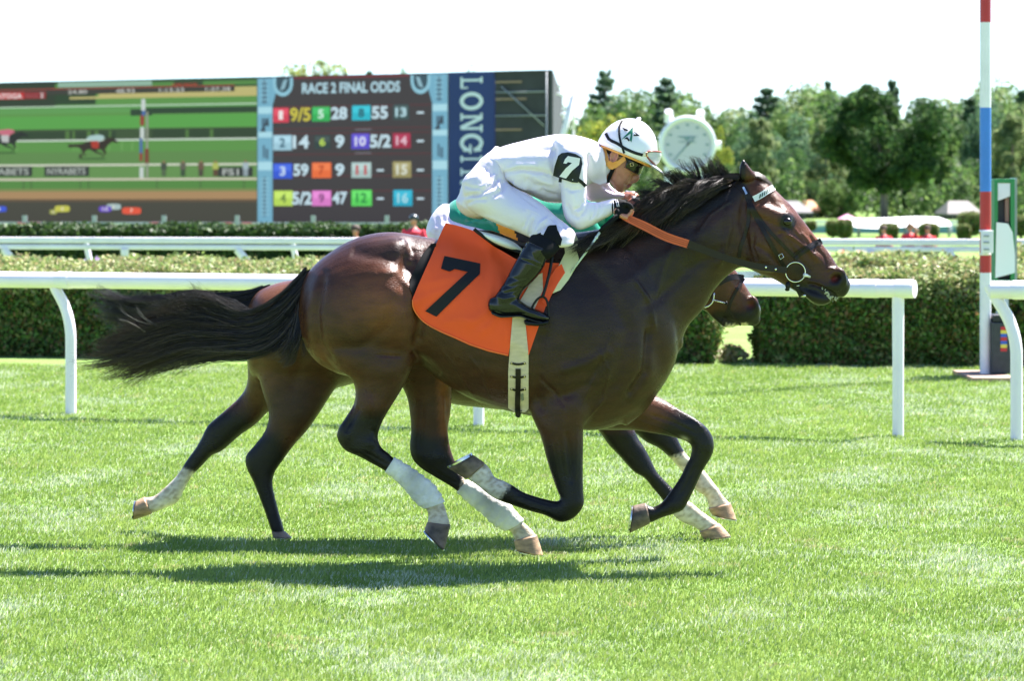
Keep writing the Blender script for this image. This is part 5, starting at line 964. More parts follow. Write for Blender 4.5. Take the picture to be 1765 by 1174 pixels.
def wood():
    R = np.random.default_rng(77); k = 380; px = np.where(np.arange(k) < 260, R.uniform(905, 2050, k), R.uniform(-1700, -330, k)); Yk = R.uniform(405, 450, k); top = 178+22*np.sin(px*.021)+14*np.sin(px*.057+1)+R.uniform(-12, 40, k); zt = CAMZ-(top-HY)/F*Yk; rad = R.uniform(2.0, 3.6, k)
    n = 130000; j = R.integers(0, k, n); zc = zt[j]-rad[j]*.7-np.where(R.random(n) < .5, 0, R.random(n)*(zt[j]-3)); d = R.normal(0, 1, (n, 3)); d /= np.linalg.norm(d, axis=1)[:, None]
    p = np.stack([(px[j]-CX)/F*Yk[j], Yk[j], np.maximum(zc, 1)], 1)+d*(rad[j]*R.uniform(.5, 1, n)**.4)[:, None]*np.array([1, 1, .8]); p[:, 2] = np.maximum(p[:, 2], .2)
    tone = R.integers(0, 3, k)[j]; pal = np.array([PAL['deep'], PAL['mid'], PAL['olive']]); c = pal[tone, R.integers(0, 4, n)]*R.uniform(.7, 1.3, (n, 1))
    V, Fq, C = leaves_on(p, d, .30, c, R); me = np_mesh('woodland', V, Fq); set_cols(me, C); o = put('woodland', me, TLEAF, smooth=False); tag(o, 'far off wood closing the view behind the single trees', 'woodland', kind='stuff')
wood()
# skyline pines
for a in [('pine','blue',1043,112,300,66,400,'tall dark pine with tiered top rising above the trees left of the clock',1),('pine','blue',1146,126,300,62,400,'tall dark pine rising above the trees just left of the clock',2),('pine','blue',1427,130,300,36,420,'slim pine top on the skyline left of the big round tree',3),
          ('pine','blue',1537,129,300,40,420,'slim pine top on the skyline behind the big round tree',4),('pine','blue',1322,143,330,74,395,'broad pine right of the clock whose crown tops the skyline',5),('pine','blue',1765,146,340,60,400,'pine at the right edge beyond the mirror box',6),
          ('pine','blue',1672,160,340,56,380,'pine just left of the finish pole',2),('pine','blue',637,113,300,30,420,'tip of a pine just showing above the odds table',1)]: a = list(a); a[5] *= 2.1; a[4] = a[3]+125; T(*a, n=5000, leaf=.05)
for a in [('round','lime',540,84,230,165,330,'rounded tree top showing above the left end of the odds table',1),('round','mid',692,110,200,40,330,'tiny treetop peeping over the middle of the odds table',2),('round','mid',808,110,200,40,330,'tiny treetop peeping over the blue banner',3)]: T(*a, n=6000, leaf=.04)
back = [('round','mid',1010,160,360,110,380,'leafy tree between the board mast and the tall pine',0),('round','deep',1090,146,360,110,380,'rounded tree right of the tall dark pine',1),('round','mid',1180,165,360,120,385,'leafy tree behind the clock',2),('round','deep',1240,172,360,110,385,'dark tree just right of the clock',3),
        ('round','blue',1300,190,370,100,360,'bluish dark tree behind the pale spruce right of the clock',0),('tall','mid',1366,160,370,100,375,'leafy tree midway between clock and big round tree',1),('round','blue',1385,178,370,110,350,'bluish tree left of the big round tree',2),('tall','deep',1450,150,370,120,370,'dark tree behind the left shoulder of the big round tree',3),
        ('round','mid',1560,156,370,130,370,'leafy tree behind the top of the big round tree',0),('round','deep',1625,170,372,110,365,'dark tree right of the big round tree',1),('tall','blue',1690,156,372,96,360,'bluish tree behind the finish pole',2),('round','mid',1735,150,372,100,365,'leafy tree behind the mirror box',3),('round','olive',1800,150,372,110,360,'olive tree beyond the right edge',1),
        ('tall','mid',945,150,372,100,390,'leafy tree hidden behind the right end of the board',2),('round','mid',1860,150,372,130,360,'leafy tree far beyond the right edge',3),('tall','deep',1930,150,372,120,360,'dark tree far beyond the right edge',0)]
for a in back: a = list(a); a[5] *= 1.45; T(*a, n=9000, leaf=.034)
front = [('round','lime',1040,178,345,120,330,'yellow green tree above the helmet of the leading jockey',1),('tall','olive',1110,190,372,90,320,'olive tree left of the clock',2),('round','deep',1082,235,378,110,290,'dark low tree behind the leading jockey face',1),('round','lime',1235,205,372,60,320,'yellow green tree at the right rim of the clock',2),
         ('spruce','olive',1308,200,374,150,280,'pale conical tree above the ear of the dark horse',1),('spruce','olive',1423,205,376,140,270,'pale conical tree left of the big round tree',2),('spruce','mid',1622,215,378,150,275,'pale conical tree right of the big round tree',3),('spruce','olive',1745,190,378,150,280,'olive conical tree behind the mirror box',1),
         ('round','deep',1370,250,378,90,300,'dark tree between the two pale conical trees',0),('round','blue',1495,270,378,90,300,'dark low tree left of the big trunk',2),('round','deep',1570,290,378,100,300,'dark low tree right of the big trunk',3),('round','deep',1685,270,378,100,300,'dark low tree behind the finish pole',1),('round','deep',1255,270,376,90,300,'dark low tree behind the mane of the dark horse',3),
         ('round','mid',1160,300,378,100,300,'low leafy tree under the clock',2),('round','mid',1450,300,378,80,262,'pale low tree in front of the second pale conical tree',1),('round','deep',1820,250,378,130,290,'dark tree beyond the right edge',0),('spruce','mid',1900,200,378,150,285,'pale conical tree beyond the right edge',2)]
for a in front: a = list(a); a[5] *= 1.3 if a[0] == 'round' else 1.08; T(*a, n=11000, leaf=.030)
def big_tree():
    Y = 235.0; R = np.random.default_rng(55); L = [(1490,185,45),(1462,215,40),(1452,252,38),(1497,240,50),(1540,218,34),(1583,205,40),(1606,240,38),(1570,262,46),(1525,288,44),(1480,285,38),(1548,303,32),(1508,308,28),(1502,165,26),(1622,225,24),(1440,236,22),(1530,190,28),(1468,180,24),(1590,290,26)]
    k = 4; pts = []; dd = []; n = 2600
    for (px, py, r) in L:
        for q in range(2):
            c = P(px, py, Y); rr = r*Y/F; c = c+np.array([R.normal(0,.3), R.uniform(-2.6, 2.6), R.normal(0,.3)]); sub_ = R.normal(0, 1, (9, 3)); sub_ /= np.linalg.norm(sub_, axis=1)[:, None]; sc_ = c+sub_*rr*.62; j = R.integers(0, 9, n//2); d = R.normal(0, 1, (n//2, 3)); d /= np.linalg.norm(d, axis=1)[:, None]
            pts.append(sc_[j]+d*(rr*.42*R.uniform(.5, 1, n//2)**.4)[:, None]*np.array([1, 1, .75])); dd.append(d)
    p = np.concatenate(pts); d = np.concatenate(dd); root = empty('tree', (xw(1526,Y), Y, 0), 'big round dark tree with a bare grey trunk standing in the lawn', 'tree', GRP)
    c = np.array(PAL['dark'])[R.integers(0, 4, len(p))]*R.uniform(.6, 1.4, (len(p), 1)); V, Fq, C = leaves_on(p, d, .13, c, R); me = np_mesh('crown', V, Fq); set_cols(me, C); put('crown', me, TLEAF, root, smooth=False)
    b = MB(); b.tube([P(1524,379,Y)-(0,0,.1), P(1524,350,Y), P(1522,325,Y), P(1520,290,Y), P(1512,230,Y)], [.36,.30,.27,.22,.10], 10)
    for e_ in ((1560,270),(1480,270),(1590,240),(1455,245),(1535,220),(1500,200)): b.tube([P(1522,322,Y), P(1522+(e_[0]-1522)*.4,300,Y+.5), P(*e_, Y)], [.16,.11,.04], 7)
    build(b, 'trunk', BARK, root)
big_tree()
# low buildings under the trees
def understory():
    R = np.random.default_rng(31); n = 30000; px = R.uniform(930, 2050, n); Y = 262+R.uniform(0, 10, n)+4*np.sin(px*.05); top = 2.6+1.6*np.sin(px*.043)+1.0*np.sin(px*.11+2)+.5*np.sin(px*.31); z = np.maximum(top, .6)*R.random(n)**.6
    p = np.stack([(px-CX)/F*Y, Y, z], 1); c = np.array(PAL['deep']+PAL['mid'])[R.integers(0, 8, n)]*R.uniform(.6, 1.2, (n, 1)); V, Fq, C = leaves_on(p, np.tile((0,-.6,.5), (n,1)), .22, c, R); me = np_mesh('undergrowth', V, Fq); set_cols(me, C); o = put('undergrowth', me, TLEAF, smooth=False); tag(o, 'dark bushes growing under the far trees', 'bushes', kind='stuff')
understory()
def house(px, Y, wpx, yeave, yridge, label, wallc, roofc, ybase=380):
    x0, x1 = xw(px-wpx/2, Y), xw(px+wpx/2, Y); ze, zr_ = zat(yeave, Y), zat(yridge, Y); d = 8.0
    r = empty('low_building', ((x0+x1)/2, Y+d/2, 0), label, 'building', 'low buildings under the trees')
    m = MB(); m.box((x0+.6,Y+.6,0),(x1-.6,Y+d-.6,ze)); build(m, 'wall', mat('wall', wallc, rough=.8, nscale=1, namt=.15), r, smooth=False)
    m = MB(); xr0, xr1 = x0+(x1-x0)*.22, x1-(x1-x0)*.22; V = [(x0,Y,ze),(x1,Y,ze),(x1,Y+d,ze),(x0,Y+d,ze),(xr0,Y+d/2,zr_),(xr1,Y+d/2,zr_),(x0,Y,ze-.15),(x1,Y,ze-.15),(x1,Y+d,ze-.15),(x0,Y+d,ze-.15)]
    m.add(V, [(0,1,5,4),(1,2,5),(2,3,4,5),(3,0,4),(0,6,7,1),(1,7,8,2),(2,8,9,3),(3,9,6,0),(6,9,8,7)]); build(m, 'roof', mat('roof', roofc, rough=.8, nscale=1.5, namt=.15), r, smooth=False)
    for k in range(4): m = MB(); xx = x0+(x1-x0)*(.16+.2*k); m.box((xx,Y+.52,ze*.25),(xx+(x1-x0)*.09,Y+.58,ze*.8)); build(m, 'window', mat('dark_glass', (.02,.03,.04), rough=.15), r, smooth=False)
    return r
house(1362, 250, 80, 366, 346, 'low grey roofed building behind the forehead of the dark horse', (.05,.06,.07), (.13,.125,.12)); house(1400, 262, 30, 362, 345, 'small orange roofed building at the end of the low grey one', (.08,.08,.09), (.45,.2,.1))
house(1664, 250, 62, 368, 346, 'pale roofed pavilion just left of the finish pole', (.12,.13,.14), (.17,.155,.14)); house(1248, 255, 130, 368, 352, 'long dark building hidden behind the mane', (.06,.06,.07), (.2,.2,.2))
# white tent, far rail, shrubs, water
m = MB(); Yt = 132.0; a = [(1462,381),(1475,377.5),(1520,377.5),(1560,376),(1600,374),(1630,375),(1643,381),(1643,389),(1560,391),(1520,394),(1480,392),(1462,387)]
pts = [P(x, y, Yt) for x, y in a]; zb = min(p[2] for p in pts); V = [(p[0], p[1]+(p[2]-zb)*4.5, p[2]) for p in pts]+[(p[0], p[1]+4.2, p[2]) for p in pts]; k = len(a); m.add(V, [tuple(range(k-1,-1,-1)), tuple(range(k, 2*k))]+[(i, (i+1) % k, k+(i+1) % k, k+i) for i in range(k)]); 
tent = empty('canopy', (xw(1552,Yt), Yt+1, 0), 'long low white canopy on the far lawn under the big tree', 'canopy'); build(m, 'canvas', mat('canvas', (.80,.80,.82), rough=.7, nscale=1.5, namt=.05), tent, smooth='auto')
for px in (1480,1520,1560,1600,1636): m = MB(); x = xw(px,Yt+.8); m.tube([(x,Yt+.8,0),(x,Yt+.8,zat(388,Yt))], .07, 6); build(m, 'pole', MET, tent)
FARR = mkline(1150, 150, 1900, 146); fr = empty('running_rail', rail_pt(1500, 0, FARR), 'distant white rail crossing the far lawn behind the clipped shrubs', 'railing', 'white rails beside the course')
for ya, yb in ((380,384.5),(386.5,389)): m = MB(); bar(m, FARR, 1150, 2050, zat(yb,148), zat(ya,148), .15); build(m, 'rail_bar', WP2, fr, smooth=False)
for px in range(1160, 2040, 60): m = MB(); g = rail_pt(px, 0, FARR); m.tube([g, g+(0,0,zat(384,148))], .06, 6); build(m, 'post', WP2, fr)
mt = mat('blue_green_board', (.16,.34,.34), rough=.6); m = MB(); bar(m, FARR, 1150, 2050, .0, zat(389.5,148), .1); build(m, 'skirting', mt, fr, smooth=False)
def shrub(px, yt, yb, wpx, Y, label, pal=GT, kindn='shrub'):
    R = np.random.default_rng(int(px)); n = 3000; x = xw(px, Y); z1, z0 = zat(yt, Y), zat(yb, Y); rx = wpx/2*Y/F; d = R.normal(0, 1, (n, 3)); d /= np.linalg.norm(d, axis=1)[:, None]; e = np.sign(d)*np.abs(d)**.6
    off = z0 if False else 0; h = (z1-max(z0,0)); p = e*np.array([rx, rx, h/2])*R.uniform(.9, 1.04, (n, 1)); p[:, :2] *= (.82+.18*(p[:, 2:3]/h+.5)); 
    root = empty(kindn, (x, Y, 0), label, 'shrub', 'clipped round shrubs on the far lawn'); top = p[:, 2] > h*.18
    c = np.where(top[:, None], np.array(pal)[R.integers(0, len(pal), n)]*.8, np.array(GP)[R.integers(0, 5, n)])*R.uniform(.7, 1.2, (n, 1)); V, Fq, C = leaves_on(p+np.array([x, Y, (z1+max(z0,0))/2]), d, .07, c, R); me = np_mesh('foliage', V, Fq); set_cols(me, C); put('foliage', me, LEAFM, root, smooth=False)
    m = MB(); m.ellipsoid((x, Y, (z1+max(z0,0))/2), (rx*.85, rx*.85, h*.44), n=12, m=8); m.tube([(x,Y,0),(x,Y,z1*.5)], rx*.15, 6); build(m, 'stem', CORE, root)
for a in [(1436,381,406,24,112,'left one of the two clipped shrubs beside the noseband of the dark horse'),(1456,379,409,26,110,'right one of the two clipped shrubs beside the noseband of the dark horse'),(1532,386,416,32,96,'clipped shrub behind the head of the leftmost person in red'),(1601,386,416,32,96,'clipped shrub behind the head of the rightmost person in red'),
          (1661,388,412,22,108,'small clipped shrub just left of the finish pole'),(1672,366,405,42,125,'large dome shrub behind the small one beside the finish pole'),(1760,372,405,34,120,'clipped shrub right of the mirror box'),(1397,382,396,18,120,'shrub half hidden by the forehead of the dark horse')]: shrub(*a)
YWt = 58.0
m = MB(); t = np.linspace(0, 2*np.pi, 40)[:-1]; m.add([(xw(1560,60)+math.cos(a)*6.5, 61+math.sin(a)*9, .012) for a in t], [tuple(range(39))]); o = build(m, 'pond_water', mat('pond_water', (.10,.14,.15), rough=.08, spec=.8, bump=.2, bscale=6), smooth=False); tag(o, 'grey blue pond water on the infield behind the low bushy hedge', 'water', kind='structure')
# flower patch beside the water
R = np.random.default_rng(19); n = 1500; px = R.uniform(1400, 1490, n); pos = np.stack([xw(px,40), 40+R.uniform(-.3,.3,n), .72+.14*R.random(n)+.1*np.sin(px*.2)], 1); cc_ = [(.8,.3,.12),(.8,.75,.7),(.5,.6,.2),(.75,.5,.4)]
c = np.array(cc_)[R.integers(0, 4, n)]; V, Fq, C = leaves_on(pos, np.tile((0,-.5,.5),(n,1)), .05, c, R); me = np_mesh('flower_bed', V, Fq); set_cols(me, C); o = put('flower_bed', me, LEAFM); tag(o, 'patch of orange and white flowers behind the nose of the dark horse', 'flowers')
# crouching people beyond the rails
SKIN2 = mat('skin_far', (.42,.22,.15), rough=.6); 
def onlooker(px, yh, Y, label, shirt, hat, arm=None, vest=None, kk=.8):
    """figure whose head top is at row yh: standing behind the hedge, or sitting on the lawn when low"""
    x = xw(px, Y); zt = zat(yh, Y); root = empty('person', (x, Y, 0), label, 'person', 'people on the infield'); b = MB(); k = kk
    def q(*a): return np.array([x+a[0]*k, Y+a[1]*k, max(zt-(1.32-a[2])*k, .06)])
    hz_ = zt-.82*k; stand = hz_ > .5
    sh = MB(); sh.tube([q(0,0,.5),q(0,0,.7),q(0,.0,.95),q(0,0,1.03)], [.15*k,.165*k,.18*k,.08*k], 14)
    for sx in (-1, 1): sh.tube([q(sx*.17,0,.98),q(sx*.25,-.05,.78),q(sx*.2,-.2,.68)], [.07*k,.055*k,.045*k], 10)
    b.tube([q(0,0,.6),q(0,0,.98),q(0,-.01,1.06),q(0,-.02,1.12)], [.12*k,.13*k,.055*k,.05*k], 10); b.ellipsoid(q(0,-.02,1.2), (.075*k,.095*k,.115*k)); b.ellipsoid(q(0,-.115,1.18), (.014*k,.02*k,.02*k))
    tr = MB()
    for sx in (-1, 1):
        h0 = q(sx*.08,.0,.52); pts = [h0, h0+(sx*.02,0,-hz_*.48), np.array([h0[0]+sx*.03, Y+.02, .05])] if stand else [h0, h0+(sx*.16,-.38,.05), h0+(-sx*.05,-.52,.0)]
        b.ellipsoid(q(sx*.2,-.24,.67), (.035*k,.05*k,.035*k)); b.tube([q(sx*.17,0,.95),q(sx*.24,-.05,.78),q(sx*.2,-.22,.67)], [.05*k,.04*k,.03*k], 8); b.tube(pts, [.08*k,.06*k,.045*k], 8); tr.tube(pts, [.12*k,.09*k,.06*k], 10)
    put('body', remesh(b, .016, 3), SKIN2, root); put('shirt', remesh(sh, .014, 3), mat('shirt', shirt, rough=.8, nscale=8, namt=.15), root)
    put('trousers', remesh(tr, .016, 3), mat('trousers', (.03,.035,.06), rough=.8), root)
    if vest: v = MB(); v.tube([q(0,0,.55),q(0,0,.75),q(0,0,.94)], [.168*k,.182*k,.17*k], 16); build(v, 'vest', mat('vest', vest, rough=.7), root)
    h = MB(); h.ellipsoid(q(0,.0,1.235), (.1*k,.115*k,.088*k), n=16, m=10); build(h, 'helmet' if hat[3] else 'hair', mat('headwear', hat[:3], rough=.3 if hat[3] else .8), root)
    if arm: a_ = MB(); a_.tube([q(.17,-.02,.98),q(.2,-.15,1.1),q(.02,-.22,1.28),q(-.06,-.2,1.34)], [.06*k,.05*k,.04*k,.03*k], 10); build(a_, 'raised_arm', SKIN2, root)
onlooker(713,369,50.6,'person in red with black helmet above the croup of the dark horse',(.62,.03,.06),(.02,.03,.03,1),vest=(.03,.05,.09)); onlooker(613,387,50.6,'bare headed person in pink and blue top low behind the thin double rail',(.66,.1,.12),(.05,.03,.02,0),vest=(.05,.07,.2))
onlooker(1523,388,72,'leftmost of the three people in red on the infield',(.72,.03,.04),(.06,.03,.02,0)); onlooker(1568,385,72,'middle one of the three people in red, hand raised to the face',(.72,.03,.04),(.2,.13,.08,0),arm=1); onlooker(1599,388,72,'rightmost of the three people in red, in front of a shrub',(.72,.03,.04),(.06,.03,.02,0))
# parasol
m = MB(); x = xw(1460,128); t = np.linspace(0,2*np.pi,17)[:-1]; m.add([(x,128,zat(369,128))]+[(x+math.cos(a)*.42,128+math.sin(a)*.42,zat(377,128)) for a in t], [(0,1+i,1+(i+1)%16) for i in range(16)]); par = empty('parasol', (x,128,0), 'small pink parasol above the white rail under the trees', 'parasol'); build(m, 'canopy', mat('pink_cloth', (.75,.3,.5), rough=.7), par, smooth=False)
m = MB(); m.tube([(x,128,0),(x,128,zat(370,128))], .03, 6); build(m, 'pole', MET, par)
# ---------------------------------------------------------------- riders and tack
SILK = mat('white_silk', (.78,.69,.79), rough=.42, spec=.45, nscale=5, namt=.05, bump=.3, bscale=30, bdist=.008, aniso=(1,1,1.6), ridged=.55, rscale=5.5, rdist=.02, sheen=.2)
BREECH = mat('white_breeches', (.74,.65,.73), rough=.55, nscale=6, namt=.03, bump=.3, bscale=34, bdist=.006, aniso=(1.6,1,1), ridged=.5, rscale=5.5, rdist=.02)
SKIN = mat('skin', (.42,.20,.125), rough=.42, spec=.4, nscale=30, namt=.12, bump=.15, bscale=260, sub=.12, bdist=.002)
BLACKL = mat('patent_leather', (.007,.007,.008), rough=.14, spec=.38, coat=.05, coatr=.05, bump=.3, bscale=18, bdist=.004)
BLACKC = mat('black_cloth', (.009,.009,.010), rough=.8, spec=.12, bump=.3, bscale=300, bdist=.001)
BLACKM = mat('black_matt', (.009,.009,.010), rough=.5, spec=.25)
LEATH = mat('bridle_leather', (.016,.010,.008), rough=.42, spec=.25, bump=.3, bscale=160, bdist=.001)
ORANGE = mat('orange_cloth', lin(240,80,20), rough=.7, nscale=4, namt=.04, bump=.35, bscale=700, bdist=.0008, ridged=.5, rscale=3.5, rdist=.02)
RUBO = mat('orange_rubber', lin(196,82,42), rough=.55, nscale=20, namt=.08, bump=.5, bscale=90, aniso=(.15,1,1), bdist=.002)
TAN = mat('tan_strap', lin(232,160,84), rough=.7, nscale=30, namt=.08)
SHELL = mat('helmet_shell', (.82,.77,.83), rough=.22, coat=.5, coatr=.08, nscale=6, namt=.02)
CREAM = mat('cream_web', lin(205,184,158), rough=.85, nscale=25, namt=.1, bump=.5, bscale=220, aniso=(1,1,3), bdist=.001)
GSILK = mat('green_silk', lin(6,128,98), rough=.35, nscale=6, namt=.06, bump=.3, bscale=24, bdist=.006, sheen=.1)
GOLD = mat('gold_silk', lin(222,150,50), rough=.4); BSILK = mat('black_silk', (.015,.013,.014), rough=.4)
LENS = mat('dark_lens', (.010,.010,.006), rough=.08, spec=.4)
CLEAR = mat('goggle_lens', (.62,.60,.66), rough=.18, spec=.7)
def hand_mb(palm, fingers, r=.0085):
    mb = MB(); mb.tube(palm[0], palm[1], 12)
    for pts, rr in fingers: mb.tube(cr(pts, 10), np.linspace(rr, rr*.78, 10), 10); mb.ellipsoid(pts[-1], (rr*.8,)*3, n=10, m=8)
    return mb
def near_rider():
    Yc = 13.70; YN = 13.515; YF = 13.885
    root = empty('person', P(900, 430, Yc), 'jockey in white silks and white helmet crouched on the dark horse', 'person', 'jockeys')
    p = lambda x, y, Y=Yc: P(x, y, Y)
    # body: head, neck, trunk, arms, hands, legs as one skin
    b = MB()
    b.loft(S([(1040,246,1112,268,.070),(1040,260,1107,283,.073),(1043,273,1101,291,.070),(1046,285,1093,300,.066),(1049,297,1088,309,.060),(1050,307,1085,316,.054),(1053,316,1081,322,.046),(1059,323,1076,327,.034)], Yc), n=30, e=2.25)
    b.loft(S([(1092,286,1101,289,.010),(1090,296,1102.5,298.5,.013),(1086,305,1102.5,308.5,.018),(1084,311,1098.5,313,.015)], Yc), n=16)
    b.loft(S([(1074,312,1090,317,.023),(1074,315,1089,319.6,.021)], Yc), n=14); b.loft(S([(1072,320,1085.5,323,.020),(1070,322,1083,325,.017)], Yc), n=14)
    b.loft(S([(1060,322,1076,325,.024),(1063,326,1073,328.5,.018)], Yc), n=14)
    for s in (-1, 1):
        b.loft([(1070,288,1090,296,.014,Yc+s*.050),(1074,296,1088,302,.012,Yc+s*.045)], n=12)   # cheek bone
        e0 = P(1058.5, 269, Yc+s*.074); t = np.linspace(0, 2*np.pi, 15)[:-1]; b.tube([e0+np.array([(math.cos(a)*.017+math.sin(a)*.006), s*.008*(1+.4*math.cos(a)), math.sin(a)*.027]) for a in t], .0052, 8, closed=True); b.ellipsoid(e0+(0,-s*.002,0), (.015,.006,.024)); b.ellipsoid(P(1061,278,Yc+s*.075), (.009,.007,.011))
    b.loft(S([(985,256,1000,300,.09),(1014,254,1034,305,.060),(1034,252,1050,312,.060),(1046,256,1062,306,.058)], Yc), n=22)
    b.loft(S([(850,280,870,305,.10),(900,262,908,305,.12),(960,250,963,305,.12),(1005,256,1003,300,.11)], Yc), n=20)
    for Ys, pts, rr in ((YN, [(985,285),(988,325),(992,368),(1030,366),(1058,355)], [.045,.04,.034,.03,.024]), (YF, [(1012,280),(1022,308),(1034,334),(1060,336),(1084,340)], [.035,.03,.026,.024,.022])): b.tube([p(x, y, Ys) for x, y in pts], rr, 12)
    for sd in (-1, 1): b.tube([p(840,330,Yc+sd*.12), p(900,368,Yc+sd*.17), p(955,402,Yc+sd*.265), p(928,425,Yc+sd*.315), p(900,480,Yc+sd*.325), p(872,520,Yc+sd*.325), p(925,545,Yc+sd*.325)], [.08,.055,.032,.04,.04,.03,.02], 12)
    # hands on the reins: palms, four curled fingers and a thumb each
    def fing(x0, y0, Y0, Ls, sgn, up=0):
        out = []
        for i, L in enumerate(Ls):
            Yi = Y0+sgn*i*.0195; out.append(([p(x0+i*1.0, y0+i*2.2, Yi), p(x0+11*L, y0+2+i*2.2, Yi), p(x0+15*L, y0+12*L+i*2, Yi), p(x0+8*L, y0+20*L+i*1.5, Yi), p(x0-1, y0+19*L+i*1.2, Yi)], .0092-.0007*(i == 3)))
        return out
    nf = fing(1074,351,13.468,(1.0,1.08,1.04,.86),1); ff = fing(1086,336,13.86,(.95,1.0,.97,.8),-1)
    for F_ in (nf, ff):
        for pts, r_ in F_: b.tube(cr(pts, 12), np.linspace(r_, r_*.8, 12), 10); b.ellipsoid(pts[-1], (r_*.82,)*3, n=10, m=8)
    b.tube([p(1054,356,YN), p(1064,357,13.50), p(1076,358,13.50)], [.026,.034,.030], 14); b.tube([p(1060,362,13.47), p(1071,372,13.458), p(1082,376,13.462)], [.013,.011,.0085], 10)
    b.tube([p(1080,338,YF), p(1090,341,13.85), p(1098,344,13.84)], [.024,.032,.026], 14); b.tube([p(1084,345,13.81), p(1092,353,13.80), p(1101,355,13.80)], [.013,.011,.0085], 10)
    me = remesh(b, .0042, 5, .5)
    relief(me, [(1092,293,9,4,25,-2.5),(1085,305,5,4,0,-1.5),(1078,308,7,5,0,1.8)], [([(1075,316.5),(1083,319.5),(1090,321)],1.3,-5),([(1084,308),(1080,315),(1077,322)],1.8,-2.5),([(1098,310.5),(1092,312.5)],1.6,-4),([(1050,300),(1060,312),(1068,322)],3,2.5),([(1066,300),(1074,312)],4,-2)])
    co = get(me); x, y = to_px(co); c = np.tile((.46,.185,.12), (len(co), 1)); m = (np.hypot((x-1086)/7, (y-319.8)/2.8) < 1); c[m] = (.34,.09,.08)
    m = (x > 1044) & (x < 1074) & (y < 271-(1074-x)*.25) ; c[m] = (.03,.02,.015); r, _ = seg_dist(x, y, [(1058,269),(1059,270)]); m = (r < 8.5) & (np.abs(co[:, 1]-Yc) > .06); c[m] = (.46,.19,.13)
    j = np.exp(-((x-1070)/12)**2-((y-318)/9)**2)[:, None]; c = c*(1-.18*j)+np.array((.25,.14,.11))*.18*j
    set_cols(me, c); sk = mat('skin', (.42,.2,.13), rough=.42, spec=.4, attr=True, nscale=40, namt=.1, bump=.15, bscale=260, sub=.1, bdist=.002)
    body = put('body', me, sk, root)
    # gloves
    g = MB()
    for pts, r_ in nf: g.tube(cr(pts, 12)[:6], r_*1.22, 10)
    g.tube([p(1050,356,YN), p(1056,356,YN), p(1066,357,13.50), p(1078,358,13.50)], [.032,.031,.039,.034], 16); g.tube([p(1062,362,13.468), p(1070,370,13.456)], .0150, 10)
    g.ellipsoid(p(1078,366,13.50), (.030,.036,.028)); g.ellipsoid(p(1070,364,13.50), (.03,.034,.03))
    gm = remesh(g, .0042, 4); relief(gm, [(1068,357,4,6,10,-2.5)], [([(1062,345),(1063,370)],1.5,-2),([(1078,348),(1080,356),(1079,366)],1.5,-2)]); glove = put('glove', gm, BLACKC, root)
    g = MB()
    for pts, r_ in ff: g.tube(cr(pts, 12)[:5], r_*1.22, 10)
    g.tube([p(1076,338,YF), p(1082,339,YF), p(1092,342,13.85)], [.03,.029,.036], 14); put('glove', remesh(g, .0045, 4), mat('grey_glove', (.10,.10,.11), rough=.6), root)
    for (x0, y0, x1, y1) in ((1056.5,342,1058,371),(1060,343,1064,356),(1063,343,1067,356)):
        q = MB(); bv = bvh_of(glove); pp, YY = surf_path(bv, [(x0,y0),((x0+x1)/2+.5,(y0+y1)/2),(x1,y1)], .001); ribbon(q, pp, 1.1, YY, .002); build(q, 'glove_stripe', WP, glove)
    # shirt
    s_ = MB()
    s_.loft(S([(833,270,858,306,.13),(845,261,868,309,.15),(870,251,884,321,.165),(900,243,909,333,.172),(930,236,938,347,.18),(962,231,966,350,.19),(992,233,990,346,.19),(1012,238,1010,322,.165),(1026,243,1030,312,.105),(1036,250,1042,309,.072)], Yc), n=40, e=2.3)
    s_.loft([(955,246,1012,256,.075,13.56),(957,262,1013,272,.074,13.535),(960,288,1012,298,.067),(965,313,1011,322,.060),(967,335,1011,340,.055),(969,356,1013,348,.052),(976,380,1018,348,.049),(996,396,1024,348,.046),(1014,392,1030,348.5,.043),(1030,384,1040,346,.040),(1044,376,1049,344,.036),(1053,371,1056,342,.034)] if 0 else
        [r if len(r) == 6 else (*r, YN) for r in [(955,246,1012,256,.075,13.56),(957,262,1013,272,.074,13.535),(960,288,1012,298,.067),(965,313,1011,322,.060),(967,335,1011,340,.055),(969,356,1013,348,.052),(976,380,1018,348,.049),(996,396,1024,348,.046),(1014,392,1030,348.5,.043),(1030,384,1040,346,.040),(1044,376,1049,344,.036),(1053,371,1056,342,.034)]], n=26)
    s_.loft([r if len(r) == 6 else (*r, YF) for r in [(985,248,1035,262,.07,13.83),(1000,285,1046,292,.062),(1006,315,1050,312,.054),(1012,345,1052,319,.046),(1040,347,1060,326,.038),(1062,344,1072,332,.033),(1078,343,1081,334,.031)]], n=22)
    sm = remesh(s_, .0062, 5, .5)
    Nn = (13.0, 13.72)
